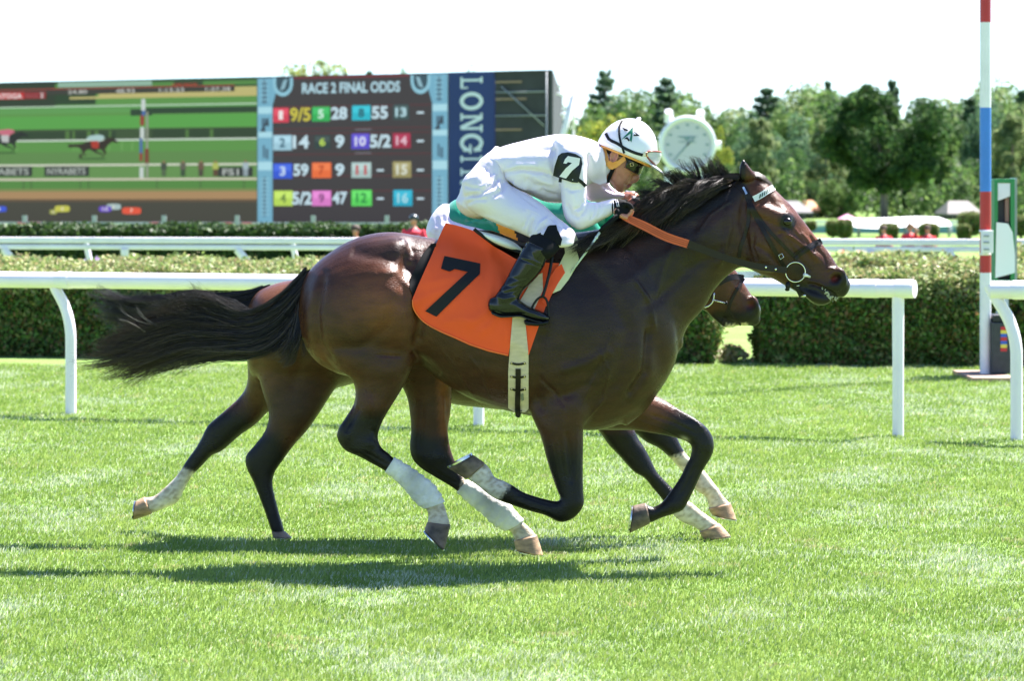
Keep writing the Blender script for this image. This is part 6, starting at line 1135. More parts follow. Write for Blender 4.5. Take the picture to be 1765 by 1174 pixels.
    relief(sm, gain=2.3, bumps=[(905,320,30,12,20,6),(880,305,16,12,0,5),(940,280,50,20,-10,4),(1000,260,22,16,0,4),(1030,285,8,20,0,3)],
        lines=[([(862,304),(872,296),(900,291),(935,296),(955,304)],3.5,-7,*Nn),([(866,300),(890,286),(930,286)],6,4,*Nn),([(878,312),(884,322),(892,332)],4,-6,*Nn),([(886,306),(896,316),(912,322)],4,5,*Nn),([(905,306),(920,318),(940,322)],4,-5,*Nn),([(915,300),(935,312),(958,318)],4,4,*Nn),
         ([(852,278),(858,288),(856,300)],3,-5,*Nn),([(930,325),(946,334),(962,338)],3.5,-5,*Nn),([(845,268),(870,262),(895,262)],5,-3,*Nn),([(900,252),(930,256),(958,262)],8,-3,*Nn),([(955,250),(953,280),(960,312)],5,-6,*Nn),([(1012,262),(1016,285),(1012,312)],4,-6,*Nn),
         ([(975,350),(985,368),(1000,378)],4,-4,*Nn),([(1008,346),(1000,358),(990,362)],3,-4,*Nn),([(1014,350),(1008,362),(1002,372)],2.5,-3.5,*Nn),([(985,330),(990,345),(990,360)],6,3,*Nn),([(1026,352),(1024,366),(1018,380)],3,-3,*Nn),([(1036,350),(1035,362),(1030,376)],2.5,-2.5,*Nn),([(972,322),(985,328),(1004,326)],3,-3,*Nn),
         ([(1018,250),(1026,270),(1028,300)],3,-4),([(1002,250),(1010,266),(1016,282)],3,-3),([(998,234),(990,244),(986,256)],3,-4),([(1038,318),(1050,326),(1064,332)],3,-4,13.8,14)])
    co = get(sm); 
    shirt = put('shirt', sm, SILK, root); bs = bvh_of(shirt)
    drape('collar', [(1016,270),(1030,252),(1038,254),(1044,280),(1046,314),(1034,318),(1019,312),(1012,300)], bs, .006, SILK, root, 5, .004, wr=[([(1024,266),(1026,290),(1030,312)],3,4)], Yfall=13.63)
    # waist band edge and armband
    ab = drape('armband', [(962,268),(968,263.5),(979,262),(992,265),(1002,271),(1004,282),(1001,296),(996,315),(986,314),(970,309),(953,302.5),(956,286)], bs, .009, mat('armband_black', (.010,.012,.016), rough=.35, spec=.25), root, 5, .003, sm=14)
    ba = bvh_of(ab); drape('number', [(974,274),(979,268.5),(1000,272.5),(998,284),(986,294),(975.5,307.5),(964,304),(975,290),(986,280.5),(979,279),(976,282),(971,281)], ba, .002, mat('numeral_white', (.78,.74,.76), rough=.5), ab, 5, .0015, sm=2)
    for a in ((987,309.5),(966,303)): q = MB(); q.ellipsoid(P(*a, cast(ba,*a)), (.003,.002,.003), n=8, m=6); build(q, 'rivet', STEEL, ab)
    drape('arm_strap', strap([(996,309),(1004,315),(1010,321)], 6), bs, .004, BLACKM, root, 3, .002); drape('arm_strap', strap([(966,306),(965,314)], 5), bs, .004, BLACKM, root, 3, .002)
    # breeches
    br = MB()
    br.loft(S([(847,259,876,306,.145),(829,274,884,322,.165),(810,296,886,344,.178),(797,316,872,362,.18),(792,333,845,372,.16)], Yc), n=36, e=2.25)
    for sd in (-1, 1): br.loft([(*r, Yc+sd*o_) for r, o_ in zip([(798,330,862,304,.09),(806,357,884,321,.105),(832,374,908,334,.098),(860,387,936,352,.088),(888,398,960,374,.078),(908,407,980,389,.068),(919,412,992,402,.062),(932,416,990,414,.052)], (.12,.13,.15,.18,.21,.245,.27,.285))], n=28, e=2.15)
    bm_ = remesh(br, .0062, 5, .5)
    relief(bm_, gain=2.4, bumps=[(830,330,24,30,0,4),(900,366,40,16,25,4)], lines=[([(862,303),(850,320),(826,334),(806,338)],4,-7,*Nn),([(868,310),(866,326),(850,340)],4,-5,*Nn),([(840,285),(838,305),(826,322)],4,-3,*Nn),([(800,318),(812,324),(836,326)],3,-3,*Nn),([(796,340),(812,336),(834,336)],3,-3,*Nn),([(803,352),(820,344),(842,344)],3,-3,*Nn),([(878,318),(900,338),(930,360)],3,-2.5,*Nn),
        ([(912,408),(914,392),(920,376)],2.5,-5,*Nn),([(922,405),(930,388),(944,376)],3,4,*Nn),([(928,402),(938,392),(954,388)],2.5,-4.5,*Nn),([(900,394),(908,380),(912,366)],3,-3,*Nn),([(950,374),(960,386),(975,392)],2.5,-4,*Nn),([(965,380),(975,392),(980,404)],2.5,-3.5,*Nn),([(850,300),(858,312),(862,330)],3,4,*Nn),([(845,296),(846,310),(838,322)],2,-4,*Nn),([(818,368),(850,376),(884,392)],3,2,*Nn)])
    bre = put('breeches', bm_, BREECH, root); bb = bvh_of(bre)
    drape('pocket_seam', strap([(904,360),(918,364),(932,372)], 1.2), bb, .0015, SILK, bre, 2, .001)
    # black gaiter and boots
    for Ys, nm in ((13.375, 'n'), (14.025, 'f')):
        q = MB(); q.loft([r if len(r) == 6 else (*r, Ys) for r in [(914,408,962,410,.054,13.42 if nm == 'n' else 13.98),(909,415,968,421,.058,13.40 if nm == 'n' else 14.0),(905,422,957,438,.056),(900,430,950,444,.052)]], n=26)
        gt = put('gaiter', remesh(q, .006, 4), BLACKC, root)
        q = MB(); q.loft([r if len(r) == 6 else (*r, Ys) for r in [(909,415,949,434,.057),(906,421,946,440,.058),(897,435,941,451,.057),(889,449,936,463,.054),(880,466,927,476,.050),(870,485,914,490,.045),(858,503,902,501,.042),(849,517,896,513,.041),(847,530,892,528,.036)]], n=30, round_caps=False)
        q.loft([r if len(r) == 6 else (*r, Ys) for r in [(850,540,850,512,.030),(860,545,866,508,.037),(876,545,886,511,.038),(893,543,900,520,.038),(908,548,912,528,.042),(924,553,928,534,.043),(938,555,940,540,.036),(944,553,945,544,.022)]], n=24)
        mm = remesh(q, .0052, 4)
        relief(mm, [(885,522,10,8,0,3)], [([(854,500),(870,506),(890,500),(902,494)],2.5,-3.5),([(852,508),(868,516),(888,512)],2.5,3),([(862,493),(882,494),(902,486)],2.5,-2.5),([(872,478),(894,482),(914,476)],3,-2),([(895,446),(914,452),(936,462)],1.6,-3),([(897,443),(916,449),(938,458)],1.6,2),([(886,505),(894,516),(902,524)],2.5,-3),([(848,534),(870,541),(900,540),(925,545)],1.2,-2.5),([(915,425),(916,436),(925,448),(936,452)],1.8,-2)])
        bo = put('boot', mm, BLACKL, root)
        q = MB(); q.loft([r if len(r) == 6 else (*r, Ys) for r in [(848,537.5,848.5,542,.030),(862,543,862,547.5,.039),(880,543.5,880,547,.039),(896,543,897,546.5,.038),(910,547.5,911,551,.043),(926,552.5,927,556,.044),(940,554,941,557.5,.036)]], n=20); build(q, 'sole', mat('sole', (.03,.028,.025), rough=.7), bo)
        if nm == 'n': drape('gaiter_tab', [(935,408),(944,390),(948,388),(959,387.5),(961,396),(969,412),(966,424),(950,418)], bb, .006, BLACKC, gt, 4, .003)
    # helmet
    a22 = math.radians(22.5); r1 = np.array([math.cos(a22), 0, -math.sin(a22)]); r3 = np.array([math.sin(a22), 0, math.cos(a22)]); r2 = np.array([0, 1.0, 0]); hc = p(1079.5, 263)
    h = MB(); n = 40; rows = []; V = []; prof = [(95,.0),(88,0),(78,0),(66,0),(54,0),(42,0),(31,0),(20,0),(10,0)]
    for th, _ in prof:
        t = math.radians(th)
        for k in range(n):
            ph = 2*math.pi*k/n; V.append(hc+r1*math.sin(t)*math.cos(ph)*.138+r2*math.sin(t)*math.sin(ph)*.112+r3*(math.cos(t)*.160 if th < 90 else -.012))
    V.append(hc+r3*.160); L = len(prof)
    f = [(i*n+j, i*n+(j+1) % n, (i+1)*n+(j+1) % n, (i+1)*n+j) for i in range(L-1) for j in range(n)]+[((L-1)*n+j, (L-1)*n+(j+1) % n, L*n) for j in range(n)]
    # rear skirt and inner face
    sk_ = [];
    h.add(V, f); hv = build(h, 'helmet', SHELL, root); md = hv.modifiers.new('thick', 'SOLIDIFY'); md.thickness = .008; md.offset = -1
    hb = bvh_of(hv)
    q = MB(); V = []; m_ = 20
    for i, e_ in enumerate((0, .25, .5, .75, 1.0)):
        for k in range(m_+1):
            ph = math.radians(-62+124*k/m_); e2 = e_*max(0, math.cos(ph*1.45)); V.append(hc+r1*(math.cos(ph)*.136+.062*e2)+r2*math.sin(ph)*.110+r3*(-.004-.022*e2**1.3))
    f = [(i*(m_+1)+k, i*(m_+1)+k+1, (i+1)*(m_+1)+k+1, (i+1)*(m_+1)+k) for i in range(4) for k in range(m_)]; q.add(V, f); vi = build(q, 'visor', SHELL, hv); md = vi.modifiers.new('t', 'SOLIDIFY'); md.thickness = .005; md.offset = 0
    q = MB(); q.ellipsoid(p(1101,204.5), (.011,.011,.008), n=14, m=8); build(q, 'button', SHELL, hv)
    q = MB(); V2 = []  # helmet rim padding (tan)
    q.tube([hc+r1*math.cos(t)*.124+r2*math.sin(t)*.100+r3*-.016 for t in np.linspace(0, 2*np.pi, 33)[:-1]], .006, 8, closed=True); build(q, 'lining', TAN, hv)
    def hs(path, w_, nm='helmet_strap', m=BLACKM, off=.002, par=None): return drape(nm, strap(path, w_), hb, off, m, par or hv, 3.5, .0025, Yfall=13.62, sm=3)
    hs([(1044,229),(1050,240),(1064,247),(1078,256),(1094,263),(1108,267)], 5.2); hs([(1073,207),(1068,216),(1067,228),(1069,242),(1073,255),(1076,264)], 3.6, off=.004)
    # star emblem with a green A on the side of the cap
    GR = mat('emblem_green', lin(30,110,84), rough=.4)
    for pl, m in (([(1072,240),(1074,237),(1091,219),(1090.5,227),(1078,236)],GR),([(1087,222),(1091,219),(1090,236),(1088.5,245),(1085.5,241),(1087,232)],GR),
            ([(1071.5,218.5),(1083,223.5),(1080.5,225.8),(1077,224.8),(1079.5,229)],BLACKM),([(1091,224.5),(1103.5,234),(1091.5,233.8),(1093,231),(1097,231.6)],BLACKM),([(1075.5,239),(1081,235.5),(1085.5,241),(1084,243.5),(1080.5,239.6)],BLACKM)):
        drape('emblem', pl, hb, .0025, m, hv, 3, .001, sm=1)
    # goggles pushed up on the cap front
    gc = hc+r1*.132+r3*.028; q = MB(); tt = np.linspace(0, 2*np.pi, 33)[:-1]
    def gp(t, k=1.0, o=0): 
        ph = -.98*math.cos(t)*k; z = .032*math.sin(t)*k; return hc+r1*(math.cos(ph)*.138+.006+o)+r2*math.sin(ph)*.105+r3*(.030+z)
    q.tube([gp(t) for t in tt], .0045, 8, closed=True); gg = build(q, 'goggles', mat('goggle_frame', lin(150,84,70), rough=.3), hv)
    q = MB(); V = [gp(0, .0, .012)]+[gp(t, .5, .010) for t in tt]+[gp(t, .96, .002) for t in tt]; k = len(tt); q.add(V, [(0, 1+i, 1+(i+1) % k) for i in range(k)]+[(1+i, 1+k+i, 1+k+(i+1) % k, 1+(i+1) % k) for i in range(k)]); build(q, 'goggle_lens', CLEAR, gg)
    q = MB(); q.tube([P(a, c, 13.595) for a, c in ((1110,262.5),(1116,262.5),(1116,269),(1110,269))], .0016, 6, closed=True); q.tube([P(1113,262,13.594),P(1113,269,13.594)], .0014, 6); build(q, 'buckle', mat('brass', (.8,.62,.3), rough=.25, metal=1), gg)
    # head straps, sunglasses
    bh = bvh_of(body); nb = root
    drape('head_band', [(1035,251),(1044,254),(1047.5,268),(1050,276),(1056,280),(1066,276),(1079,265.5),(1080,273),(1079,276),(1062,289),(1055,292),(1050,291),(1043,282),(1038,266)], bh, .009, TAN, root, 4, .003, Yfall=13.62, wr=[([(1042,260),(1046,275),(1054,285)],2,1.5)])
    drape('chin_strap', [(1055.5,284),(1062,287),(1056,300),(1049.5,316),(1044.5,315.5),(1048,303)], bh, .010, BLACKC, root, 4, .003, Yfall=13.63); drape('chin_strap', strap([(1076,262),(1079,270),(1083,281)], 4), bh, .012, BLACKM, root, 3, .003, Yfall=13.62)
    sg = MB(); K = 17; V = []
    for k in range(K):
        ph = math.radians(-92+184*k/(K-1)); xf = 1080+math.cos(ph)*27.5; yf = 279+math.cos(ph)*10; Yk = Yc+math.sin(ph)*.079
        lw = 9.0*(.55+.45*abs(math.cos(ph*.9))) + 2*abs(math.sin(ph*2)); nose = 3.2*math.exp(-(ph/.22)**2); V += [P(xf+2.2, yf-7, Yk), P(xf+.6, yf+1.5, Yk), P(xf-3.4, yf+lw+3-nose, Yk)]
    f = [(k*3+i, (k+1)*3+i, (k+1)*3+i+1, k*3+i+1) for k in range(K-1) for i in range(2)]; sg.add(V, f); so = build(sg, 'sunglasses', LENS, root); md = so.modifiers.new('t', 'SOLIDIFY'); md.thickness = .003
    md = so.modifiers.new('s', 'SUBSURF'); md.levels = md.render_levels = 1
    q = MB(); q.tube([V[k*3+2] for k in range(K)], .0019, 6); build(q, 'lower_frame', mat('brown_frame', (.12,.03,.02), rough=.25, coat=.5), so); q = MB(); q.tube([V[k*3] for k in range(K)], .0022, 6); build(q, 'upper_frame', mat('gold_frame', (.45,.28,.05), rough=.35), so)
    q = MB(); q.tube([P(a, c, 13.605) for a, c in ((1086,281),(1091,280),(1092,285.5),(1087,286.5))], .0014, 6, closed=True); build(q, 'buckle', bpy.data.materials['brass'], so)
    return root, body, shirt, bre, hv
def far_rider():
    Yc = 14.70; root = empty('person', P(860, 450, Yc), 'jockey in green silks with a gold band, half hidden behind the leading jockey', 'person', 'jockeys'); p = lambda x, y, Y=Yc: P(x, y, Y)
    b = MB(); b.loft(S([(1046,352,1106,372,.075),(1046,366,1102,386,.078),(1048,382,1094,398,.07),(1050,396,1086,408,.058),(1056,406,1078,414,.04)], Yc), n=22); b.loft(S([(1094,384,1100,386,.010),(1090,392,1100,395,.015),(1087,397,1096,399,.013)], Yc), n=12)
    b.loft(S([(990,352,995,405,.1),(1025,352,1035,402,.065),(1050,360,1060,398,.06)], Yc), n=16); b.loft(S([(780,370,800,400,.1),(900,350,905,400,.13),(1000,355,1000,400,.12)], Yc), n=16)
    for s in (-1, 1):
        b.tube([p(990,365,Yc+s*.17), p(1005,410,Yc+s*.2), p(1060,420,Yc+s*.16), p(1100,415,Yc+s*.08)], [.045,.038,.03,.024], 10); b.ellipsoid(p(1110,413,Yc+s*.07), (.045,.03,.035))
        for i in range(4): b.tube([p(1112,406+i*3,Yc+s*(.06+.012*i)), p(1124,410+i*3,Yc+s*(.055+.012*i)), p(1122,420+i*2,Yc+s*(.05+.012*i)), p(1112,421+i*2,Yc+s*(.05+.012*i))], [.010,.009,.008,.007], 8)
        b.tube([p(1106,418,Yc+s*.05), p(1116,426,Yc+s*.035)], [.012,.009], 8)
        b.tube([p(800,420,Yc+s*.12), p(880,450,Yc+s*.16), p(930,470,Yc+s*.17), p(880,520,Yc+s*.18), p(850,560,Yc+s*.18), p(900,580,Yc+s*.18)], [.05,.05,.045,.04,.03,.02], 10)
    put('body', remesh(b, .008, 4), SKIN, root)
    s_ = MB(); s_.loft(S([(763,363,790,412,.14),(784,344,808,424,.17),(820,335,840,430,.18),(870,331,885,432,.185),(930,331,940,430,.19),(985,334,985,425,.19),(1015,342,1014,415,.14),(1034,352,1034,404,.08)], Yc), n=32)
    for s in (-1, 1): s_.loft([(975,340,1020,345,.07,Yc+s*.16),(985,375,1025,372,.06,Yc+s*.19),(990,415,1035,392,.05,Yc+s*.19),(1030,428,1050,400,.042,Yc+s*.17),(1075,428,1085,406,.035,Yc+s*.12)], n=20)
    sm = remesh(s_, .008, 5); relief(sm, [], [([(790,356),(800,372),(822,392)],4,-6),([(810,350),(826,372),(850,388)],4,5),([(800,384),(822,376),(846,384)],3,-5),([(838,345),(842,372),(858,396)],4,-4)])
    sm.materials.append(GSILK); sm.materials.append(GOLD); sm.materials.append(BSILK); me = sm; mi = []
    cen = np.empty(len(me.polygons)*3); me.polygons.foreach_get('center', cen); cen = cen.reshape(-1, 3); x, y = to_px(cen); d = x-(y-390)*.35
    mi = np.where((d > 857) & (d < 884), 1, np.where((d >= 884) & (d < 935), 2, 0)); me.polygons.foreach_set('material_index', mi.astype(np.int32))
    o = bpy.data.objects.new('shirt', me); COL.objects.link(o); o.parent = root; co = get(me); me.vertices.foreach_set('co', (co-WORLD[root.name]).ravel()); WORLD[o.name] = WORLD[root.name].copy(); me.polygons.foreach_set('use_smooth', [True]*len(me.polygons))
    br = MB(); br.loft(S([(752,360,800,405,.15),(741,376,790,430,.17),(734,400,780,450,.15),(745,420,790,455,.10)], Yc), n=26)
    for s in (-1, 1): br.loft([(745,410,800,380,.09,Yc+s*.1),(780,440,850,395,.095,Yc+s*.12),(830,465,900,420,.08,Yc+s*.14),(880,490,945,455,.065,Yc+s*.15)], n=22)
    bm_ = remesh(br, .008, 5); relief(bm_, [], [([(752,372),(756,392),(752,410)],4,-5),([(762,368),(768,388),(764,410)],3,-4),([(740,396),(756,402),(776,402)],3,-4)]); put('breeches', bm_, BREECH, root)
    for s in (-1, 1):
        q = MB(); q.loft([(900,470,945,482,.055,Yc+s*.17),(880,500,922,510,.05,Yc+s*.17),(850,545,888,545,.042,Yc+s*.17),(846,570,884,568,.036,Yc+s*.17)], n=20); q.loft([(850,582,852,556,.034,Yc+s*.17),(890,586,896,560,.038,Yc+s*.17),(925,590,928,575,.03,Yc+s*.17)], n=18); put('boot', remesh(q, .008, 4), BLACKL, root)
    h = MB(); h.ellipsoid(p(1076,374), (.125,.108,.108), n=28, m=18); build(h, 'helmet', mat('green_helmet', lin(10,110,86), rough=.3, coat=.4), root)
    return root
def tack(body, rider):
    b1 = bvh_of(body); 
    # saddle cloth with its number
    under = MB()
    sad = empty('saddle', P(870, 420, 13.7), 'small white racing saddle with cream girth and black stirrups under the leading jockey', 'saddle')
    s = MB(); s.loft(S([(824,396,830,424,.10),(850,398,852,428,.15),(880,410,880,432,.16),(905,418,905,436,.15),(935,410,940,432,.10)], 13.7), n=26); seat = put('seat', remesh(s, .007, 4), BLACKM, sad)
    q = MB(); q.loft([(820,396,822,400,.02,13.56),(832,399,834,410,.035,13.56),(856,405,856,422,.05,13.555),(882,415,880,431,.048,13.555),(899,427,897,434,.022,13.56)], n=20); fl = put('padded_flap', remesh(q, .005, 3), mat('white_leather', (.72,.73,.76), rough=.4), sad)
    q = MB(); Vp = [(817,394.5),(826,402),(845,415),(868,425),(890,433),(902,437)]; q.tube([P(a, c, 13.53) for a, c in cr(Vp, 16)], .008, 8); build(q, 'flap_piping', BLACKM, sad)
    bs = bvh_of(body, seat, fl)
    cl = [(768,384),(790,389),(806,394),(819,399),(834,412),(852,425),(868,434),(885,444),(900,452),(930,452),(968,454),(962,474),(950,500),(940,530),(929,561),(911.5,612),(896,598),(881,587),(876,614),(842,606),(809,595),(785,584),(761,573.5),(742,564),(728,554),(717,541),(711,528),(711,515),(722,489),(734,462),(745,438),(757,408)]
    wr = [([(712,520),(735,512),(760,500)],5,5),([(735,490),(770,480),(805,478)],5,7),([(745,505),(790,492),(830,470)],5,-6),([(840,420),(852,460),(846,500),(835,530)],7,9),([(860,440),(864,480),(858,520)],6,-8),([(800,560),(830,545),(856,520)],7,6),([(820,580),(845,560),(868,530)],5,-5),([(715,535),(725,500),(745,455)],4,4),([(780,400),(784,430),(775,445)],5,4),([(856,470),(868,500),(870,560),(872,600)],4,7),([(760,560),(790,548),(815,550)],6,4)]
    cloth = drape('saddle_cloth', cl, bs, .014, ORANGE, None, 5.2, .003, sm=30, wr=[(a, b*.8, abs(c)*1.9) for a, b, c in wr], Yfall=13.6)
    tag(cloth, 'bright orange saddle cloth with a black figure 7 on the dark horse', 'saddle cloth')
    bc = bvh_of(cloth)
    drape('number', [(766,441),(800,448),(828,454),(827,472),(790,508),(752,546),(733,536.5),(770,502),(806,468.5),(783.5,463.5),(775.5,468),(760,463)], bc, .005, mat('number_black', (.011,.011,.013), rough=.6, spec=.2), cloth, 4.2, .0012, sm=4)
    hem = [(711,517),(712,529),(718,541),(729,553.5),(743,563),(762,572.5),(786,582.5),(810,593.5),(843,604.5),(875,612.5)]; pp, YY = surf_path(bc, hem, .003, 60); q = MB(); q.tube(PV(pp, YY), .0028, 6); build(q, 'hem', mat('orange_hem', lin(250,120,50), rough=.6), cloth)
    drape('under_pad', [(752,419),(750,440),(738,470),(722,500),(713,516),(706,495),(708,478),(718,457),(729,437),(743,420)], b1, .006, BLACKC, sad, 7, .004, sm=12, Ymax=13.9)
    # girth and stirrup
    bg = bvh_of(body, cloth)
    gi = drape('girth', [(884,540),(920,478),(935,470),(936,500),(918,540),(906,560),(911,612),(911,640),(911,705),(905,711),(888,711),(876,704),(876,640),(880,586)], bg, .006, CREAM, sad, 6, .004, sm=10)
    bgi = bvh_of(gi, body)
    for y in (626,649,671): drape('keeper', strap([(880,y),(893,y+2.5),(906,y)], 3.6), bgi, .004, LEATH, gi, 3, .002, sm=1); 
    for y in (626,649,671):
        for x in (882,904): q = MB(); q.ellipsoid(P(x,y,cast(bgi,x,y)-.006), (.004,.003,.004), n=8, m=6); build(q, 'rivet', bpy.data.materials['brass'], gi)
    drape('girth_strap', strap([(893,636),(893,660),(892,700),(893,718)], 9), bgi, .005, LEATH, gi, 4, .004, sm=6, Yfall=13.66); drape('buckle', strap([(889,706),(893,720),(898,708)], 4), bgi, .010, BLACKM, gi, 3, .004, Yfall=13.66)
    q = MB(); q.loft([(905,702,911,712,.02,13.62),(850,704,852,711,.02,13.68)], n=10)
    drape('girth_lettering', [(897,680),(902,678),(903,690),(899,692)], bgi, .0048, mat('faded_ink', (.2,.19,.16), rough=.8), gi, 4, .001, sm=1)
    ir = MB(); YS = 13.375; ir.tube([P(a, c, YS) for a, c in cr([(906,556),(912,544),(918,528),(926,516),(935,511.5),(942,517),(945,530),(945,545),(941,558)], 26)], .0055, 10); st = build(ir, 'stirrup', BLACKM, sad)
    tr = MB(); tr.loft([(906,551,908,561,.05,13.375),(926,554,926,562,.052,13.375),(944,552,943,559,.045,13.375)], n=16); build(tr, 'tread', BLACKM, st)
    q = MB(); ribbon(q, [(935,513),(942,490),(948,465),(952,440)], [5,5,6], [13.36,13.37,13.385,13.41], .005); build(q, 'stirrup_leather', BLACKM, sad)
    # knotted pale cloth at the withers
    towel = drape('girth_towel', [(975,408),(990,398),(997,414),(994,432),(998,446),(992,462),(980,482),(966,500),(952,506),(946,498),(957,470),(966,452),(974,436),(972,420)], bs, .03, mat('pale_green_cloth', lin(214,208,160), rough=.8), sad, 5, .003, wr=[([(980,405),(985,425),(978,440)],3,6),([(990,410),(988,430),(982,448)],2.5,-6),([(985,440),(975,465),(962,490)],3,6),([(975,425),(990,428)],2,8)], sm=8, Yfall=13.56)
    drape('orange_flap', [(968,455),(958,462),(948,478),(938,505),(934,520),(942,528),(950,510),(962,488),(974,470)], bs, .034, ORANGE, sad, 5, .003, sm=8, Yfall=13.56)
    # whip
    wr_ = MB(); wr_.tube([P(1066,370,13.455), P(1040,392,13.46), P(1034,400,13.46)], [.011,.010,.009], 12); w_ = empty('whip', P(1034,400,13.46), 'thin pale jockey whip held in the near hand, pointing down at the saddle', 'whip'); build(wr_, 'grip', BLACKC, w_)
    m = MB(); m.tube([P(1036,397,13.46), P(1018,424,13.46), P(981,474,13.47)], [.0058,.0050,.0042], 10); m.tube([P(1029,408,13.46), P(1027,410.5,13.46)], .0075, 10); build(m, 'shaft', mat('whip_shaft', (.55,.62,.60), rough=.3), w_)
    m = MB(); ribbon(m, [(982,472),(968,490),(946,508)], [5,8,10], 13.468, .008); build(m, 'popper', mat('whip_leather', (.36,.33,.33), rough=.4), w_)
    for o_ in (-2.2, 0, 2.2): m = MB(); ribbon(m, [(980+o_*.3,474+o_*.3),(967+o_*.8,490+o_*.6),(948+o_,506+o_)], .7, 13.462, .002); build(m, 'popper_stripe', WP, w_)
    # bridle
    br = empty('bridle', P(1290, 400, 13.7), 'black racing bridle with white and green plaited browband on the dark horse', 'bridle')
    def st_(nm, path, w2, m=LEATH, off=.004, par=br, thick=.004, bv=b1, Yf=13.64): return drape(nm, strap(path, w2*1.18), bv, off, m, par, 3.2, thick, sm=3, Yfall=Yf)
    st_('headpiece', [(1268,314),(1278,322),(1286,332),(1292,348)], 9); st_('cheekpiece', [(1291,345),(1299,368),(1312,390),(1326,415),(1340,440),(1352,460),(1358,466)], 6, off=.006)
    st_('noseband_strap', [(1292,346),(1306,372),(1330,402),(1352,425),(1370,443)], 5, off=.0035); st_('throat_lash', [(1285,334),(1290,352),(1290,380),(1284,405),(1277,425),(1274,444)], 5, off=.004)
    st_('noseband', [(1369,446),(1378,437),(1392,428),(1406,420),(1416,415)], 9, off=.006); st_('noseband_ridge', [(1370,446),(1380,436.5),(1394,427.5),(1410,418)], 3, off=.011)
    st_('throat_lash_end', [(1290,339),(1299,341)], 6, off=.008)
    bb = st_('browband', [(1299,343),(1311,337),(1323,329),(1334,322)], 8.5, m=mat('browband_white', (.72,.72,.68), rough=.4), off=.010)
    bvb = bvh_of(bb)
    for t in np.linspace(0, 1, 7): a, c = 1310+24*t-.5, 337.5-15.5*t; drape('plait', [(a-1.2,c+4.6),(a+1.2,c+3.6),(a+2.4,c-3.6),(a+.2,c-3)], bvb, .001, mat('browband_green', (.015,.06,.035), rough=.4), bb, 3, .001, sm=0, Ymax=14, Yfall=13.62)
    st_('cheek_keeper', [(1281,322),(1287,334)], 3, m=STEEL, off=.008)
    q = MB(); q.tube([P(a, c, 13.585) for a, c in ((1342,440),(1348,437),(1351,443),(1345,447))], .0016, 6, closed=True); build(q, 'buckle', STEEL, br)
    bit = MB(); t = np.linspace(0, 2*np.pi, 41)[:-1]; bit.tube([P(1371+math.cos(a)*17, 469+math.sin(a)*17, 13.615+.01*math.cos(a)) for a in t], .0026, 8, closed=True); bi = build(bit, 'bit_ring', mat('pale_brass', (.75,.72,.60), rough=.25, metal=1), br)
    m = MB(); m.tube([P(1386,474,13.61), P(1390,474.5,13.62), P(1396,477,13.64)], [.008,.007,.005], 10); build(m, 'mouthpiece', WHT, bi)
    st_('chin_strap', [(1369,486),(1372,494),(1377,503),(1381,511)], 6, off=.012, m=BLACKM, Yf=13.62); m = MB(); m.ellipsoid(P(1386.5,509.5,13.63), (.008,.006,.006), n=12, m=8); build(m, 'chin_buckle', STEEL, br); m = MB(); m.ellipsoid(P(1358,492,13.63), (.012,.014,.019), n=12, m=8); m.ellipsoid(P(1357,499,13.64), (.011,.011,.008), n=12, m=8); build(m, 'curb_pad', BLACKM, br)
    m = MB(); m.tube([P(1373,493,13.608), P(1378,492,13.606)], .0022, 6); build(m, 'chin_ring', STEEL, br)
    # reins
    rn = empty('reins', P(1150, 400, 13.5), 'near rein with orange rubber grip running from the jockey hand to the bit', 'reins')
    m = MB(); ribbon(m, [(1068,368),(1082,376),(1110,389),(1148,408),(1187,421)], [11,12.5,15,15,14.5], [13.47,13.47,13.47,13.475,13.49], .005); rg = build(m, 'rubber_grip', RUBO, rn, smooth='auto')
    for o_ in (-3.6, -.2, 3.4): m = MB(); ribbon(m, [(1084,377+o_*.8),(1110,389+o_),(1148,408+o_),(1186,420.5+o_)], .8, [13.4685,13.4685,13.4735,13.4885], .001); build(m, 'groove', mat('dark_orange', lin(150,60,32), rough=.6), rg)
    m = MB(); ribbon(m, [(1186,420.5),(1206,428),(1230,437),(1262,448),(1300,458),(1334,463),(1356,466)], [14,13,12,11,11,11,11], [13.488,13.50,13.515,13.53,13.555,13.575,13.59], .005); rl = build(m, 'rein_leather', LEATH, rn, smooth='auto')
    for a in ((1320,460.5),(1337,464)): m = MB(); m.ellipsoid(P(*a, 13.565 if a[0] < 1330 else 13.574), (.0055,.004,.0055), n=10, m=8); build(m, 'stud', bpy.data.materials['pale_brass'], rl)
    m = MB(); ribbon(m, [(1092,346),(1130,370),(1180,395)], [8,9,9], [13.86,13.87,13.86], .005); build(m, 'far_rein', RUBO, rn, smooth='auto')
    # slobber at the mouth
    q = MB(); R = np.random.default_rng(3)
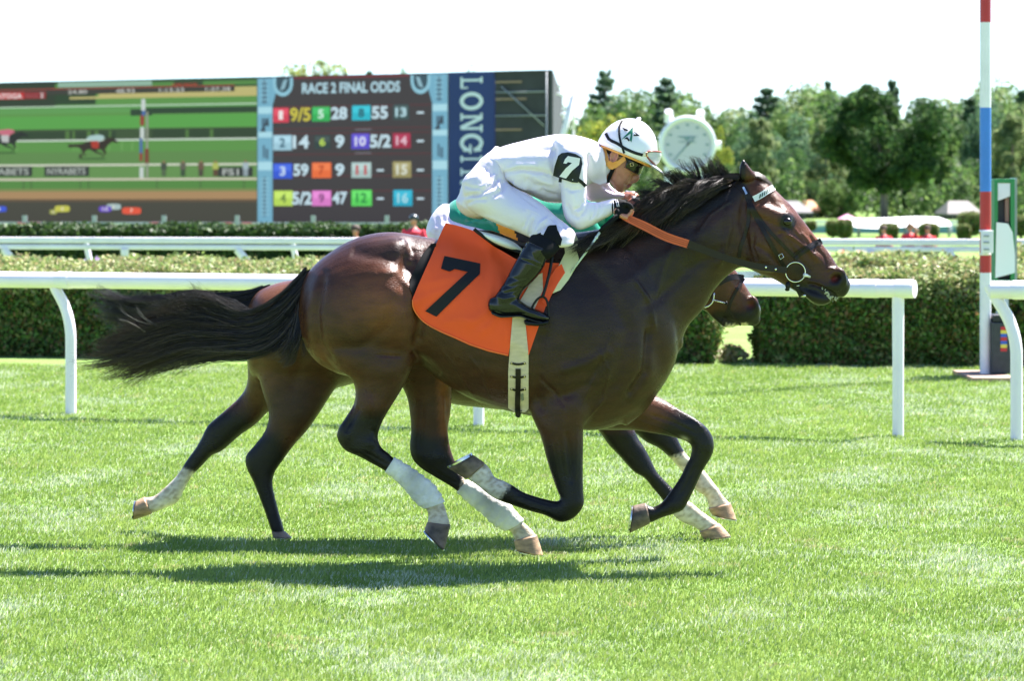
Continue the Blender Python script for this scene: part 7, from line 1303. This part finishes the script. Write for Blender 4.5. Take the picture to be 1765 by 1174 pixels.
    pp, YY = surf_path(b1, [(1398,487),(1408,491),(1418,497),(1427,503),(1434,510),(1446,512)], .002, 40, Yd=13.66)
    for i in range(14, 40):
        for k in range(3): q.ellipsoid(P(pp[i,0]+R.normal(0,1.2)-k*1.2, pp[i,1]+R.normal(0,1.2)+k*2.2+1, YY[i]+.002*k), (R.uniform(.0015,.004),.0025,R.uniform(.0015,.005)), n=8, m=6)
    put('mouth_foam', remesh(q, .0022, 1), mat('foam', (.33,.33,.27), rough=.3, coat=.3), [o for o in bpy.data.objects if o.name == 'racehorse'][0])
def far_tack(body):
    b2 = bvh_of(body); br = empty('bridle', P(1240, 500, 14.7), 'black bridle with silver dee bit on the lighter brown horse', 'bridle')
    def st_(nm, path, w2, m=LEATH, off=.005, thick=.004): return drape(nm, strap(path, w2), b2, off, m, br, 4, thick, sm=3, Yfall=14.66, Ymax=14.8)
    st_('noseband', [(1238,489),(1252,481),(1268,477),(1282,479)], 10); st_('noseband_strap', [(1283,480),(1272,496),(1260,520),(1254,540)], 5, off=.006); st_('chin_strap', [(1258,535),(1268,550),(1277,561)], 3, off=.004); st_('cheekpiece', [(1180,400),(1200,450),(1222,500),(1230,515)], 6)
    bit = MB(); pts = [P(a, c, 14.60) for a, c in cr([(1231,505),(1229,519),(1222,527),(1214,530)], 12)]; bit.tube(pts, .004, 8); bit.tube([P(1229,517,14.60), P(1240,520,14.60), P(1252,523,14.61)], [.005,.0035,.003], 8); build(bit, 'dee_bit', STEEL, br)
    q = MB(); q.ellipsoid(P(1252,523,14.60), (.007,.006,.010), n=10, m=8); build(q, 'bit_guard', BLACKM, br); st_('lip_strap', [(1250,548),(1246,562)], 4, off=.008)
    sd = MB(); sd.loft(S([(800,410,805,470,.14),(850,425,850,485,.27),(900,430,900,480,.27),(930,430,930,470,.15)], 14.7), n=24); o = put('saddle', remesh(sd, .012, 3), BLACKM); tag(o, 'black saddle under the jockey in green, hidden behind the leading horse', 'saddle')
horse1, body1 = near_horse(); horse2, body2 = far_horse()
r1_ = near_rider(); far_rider(); tack(body1, r1_); far_tack(body2)
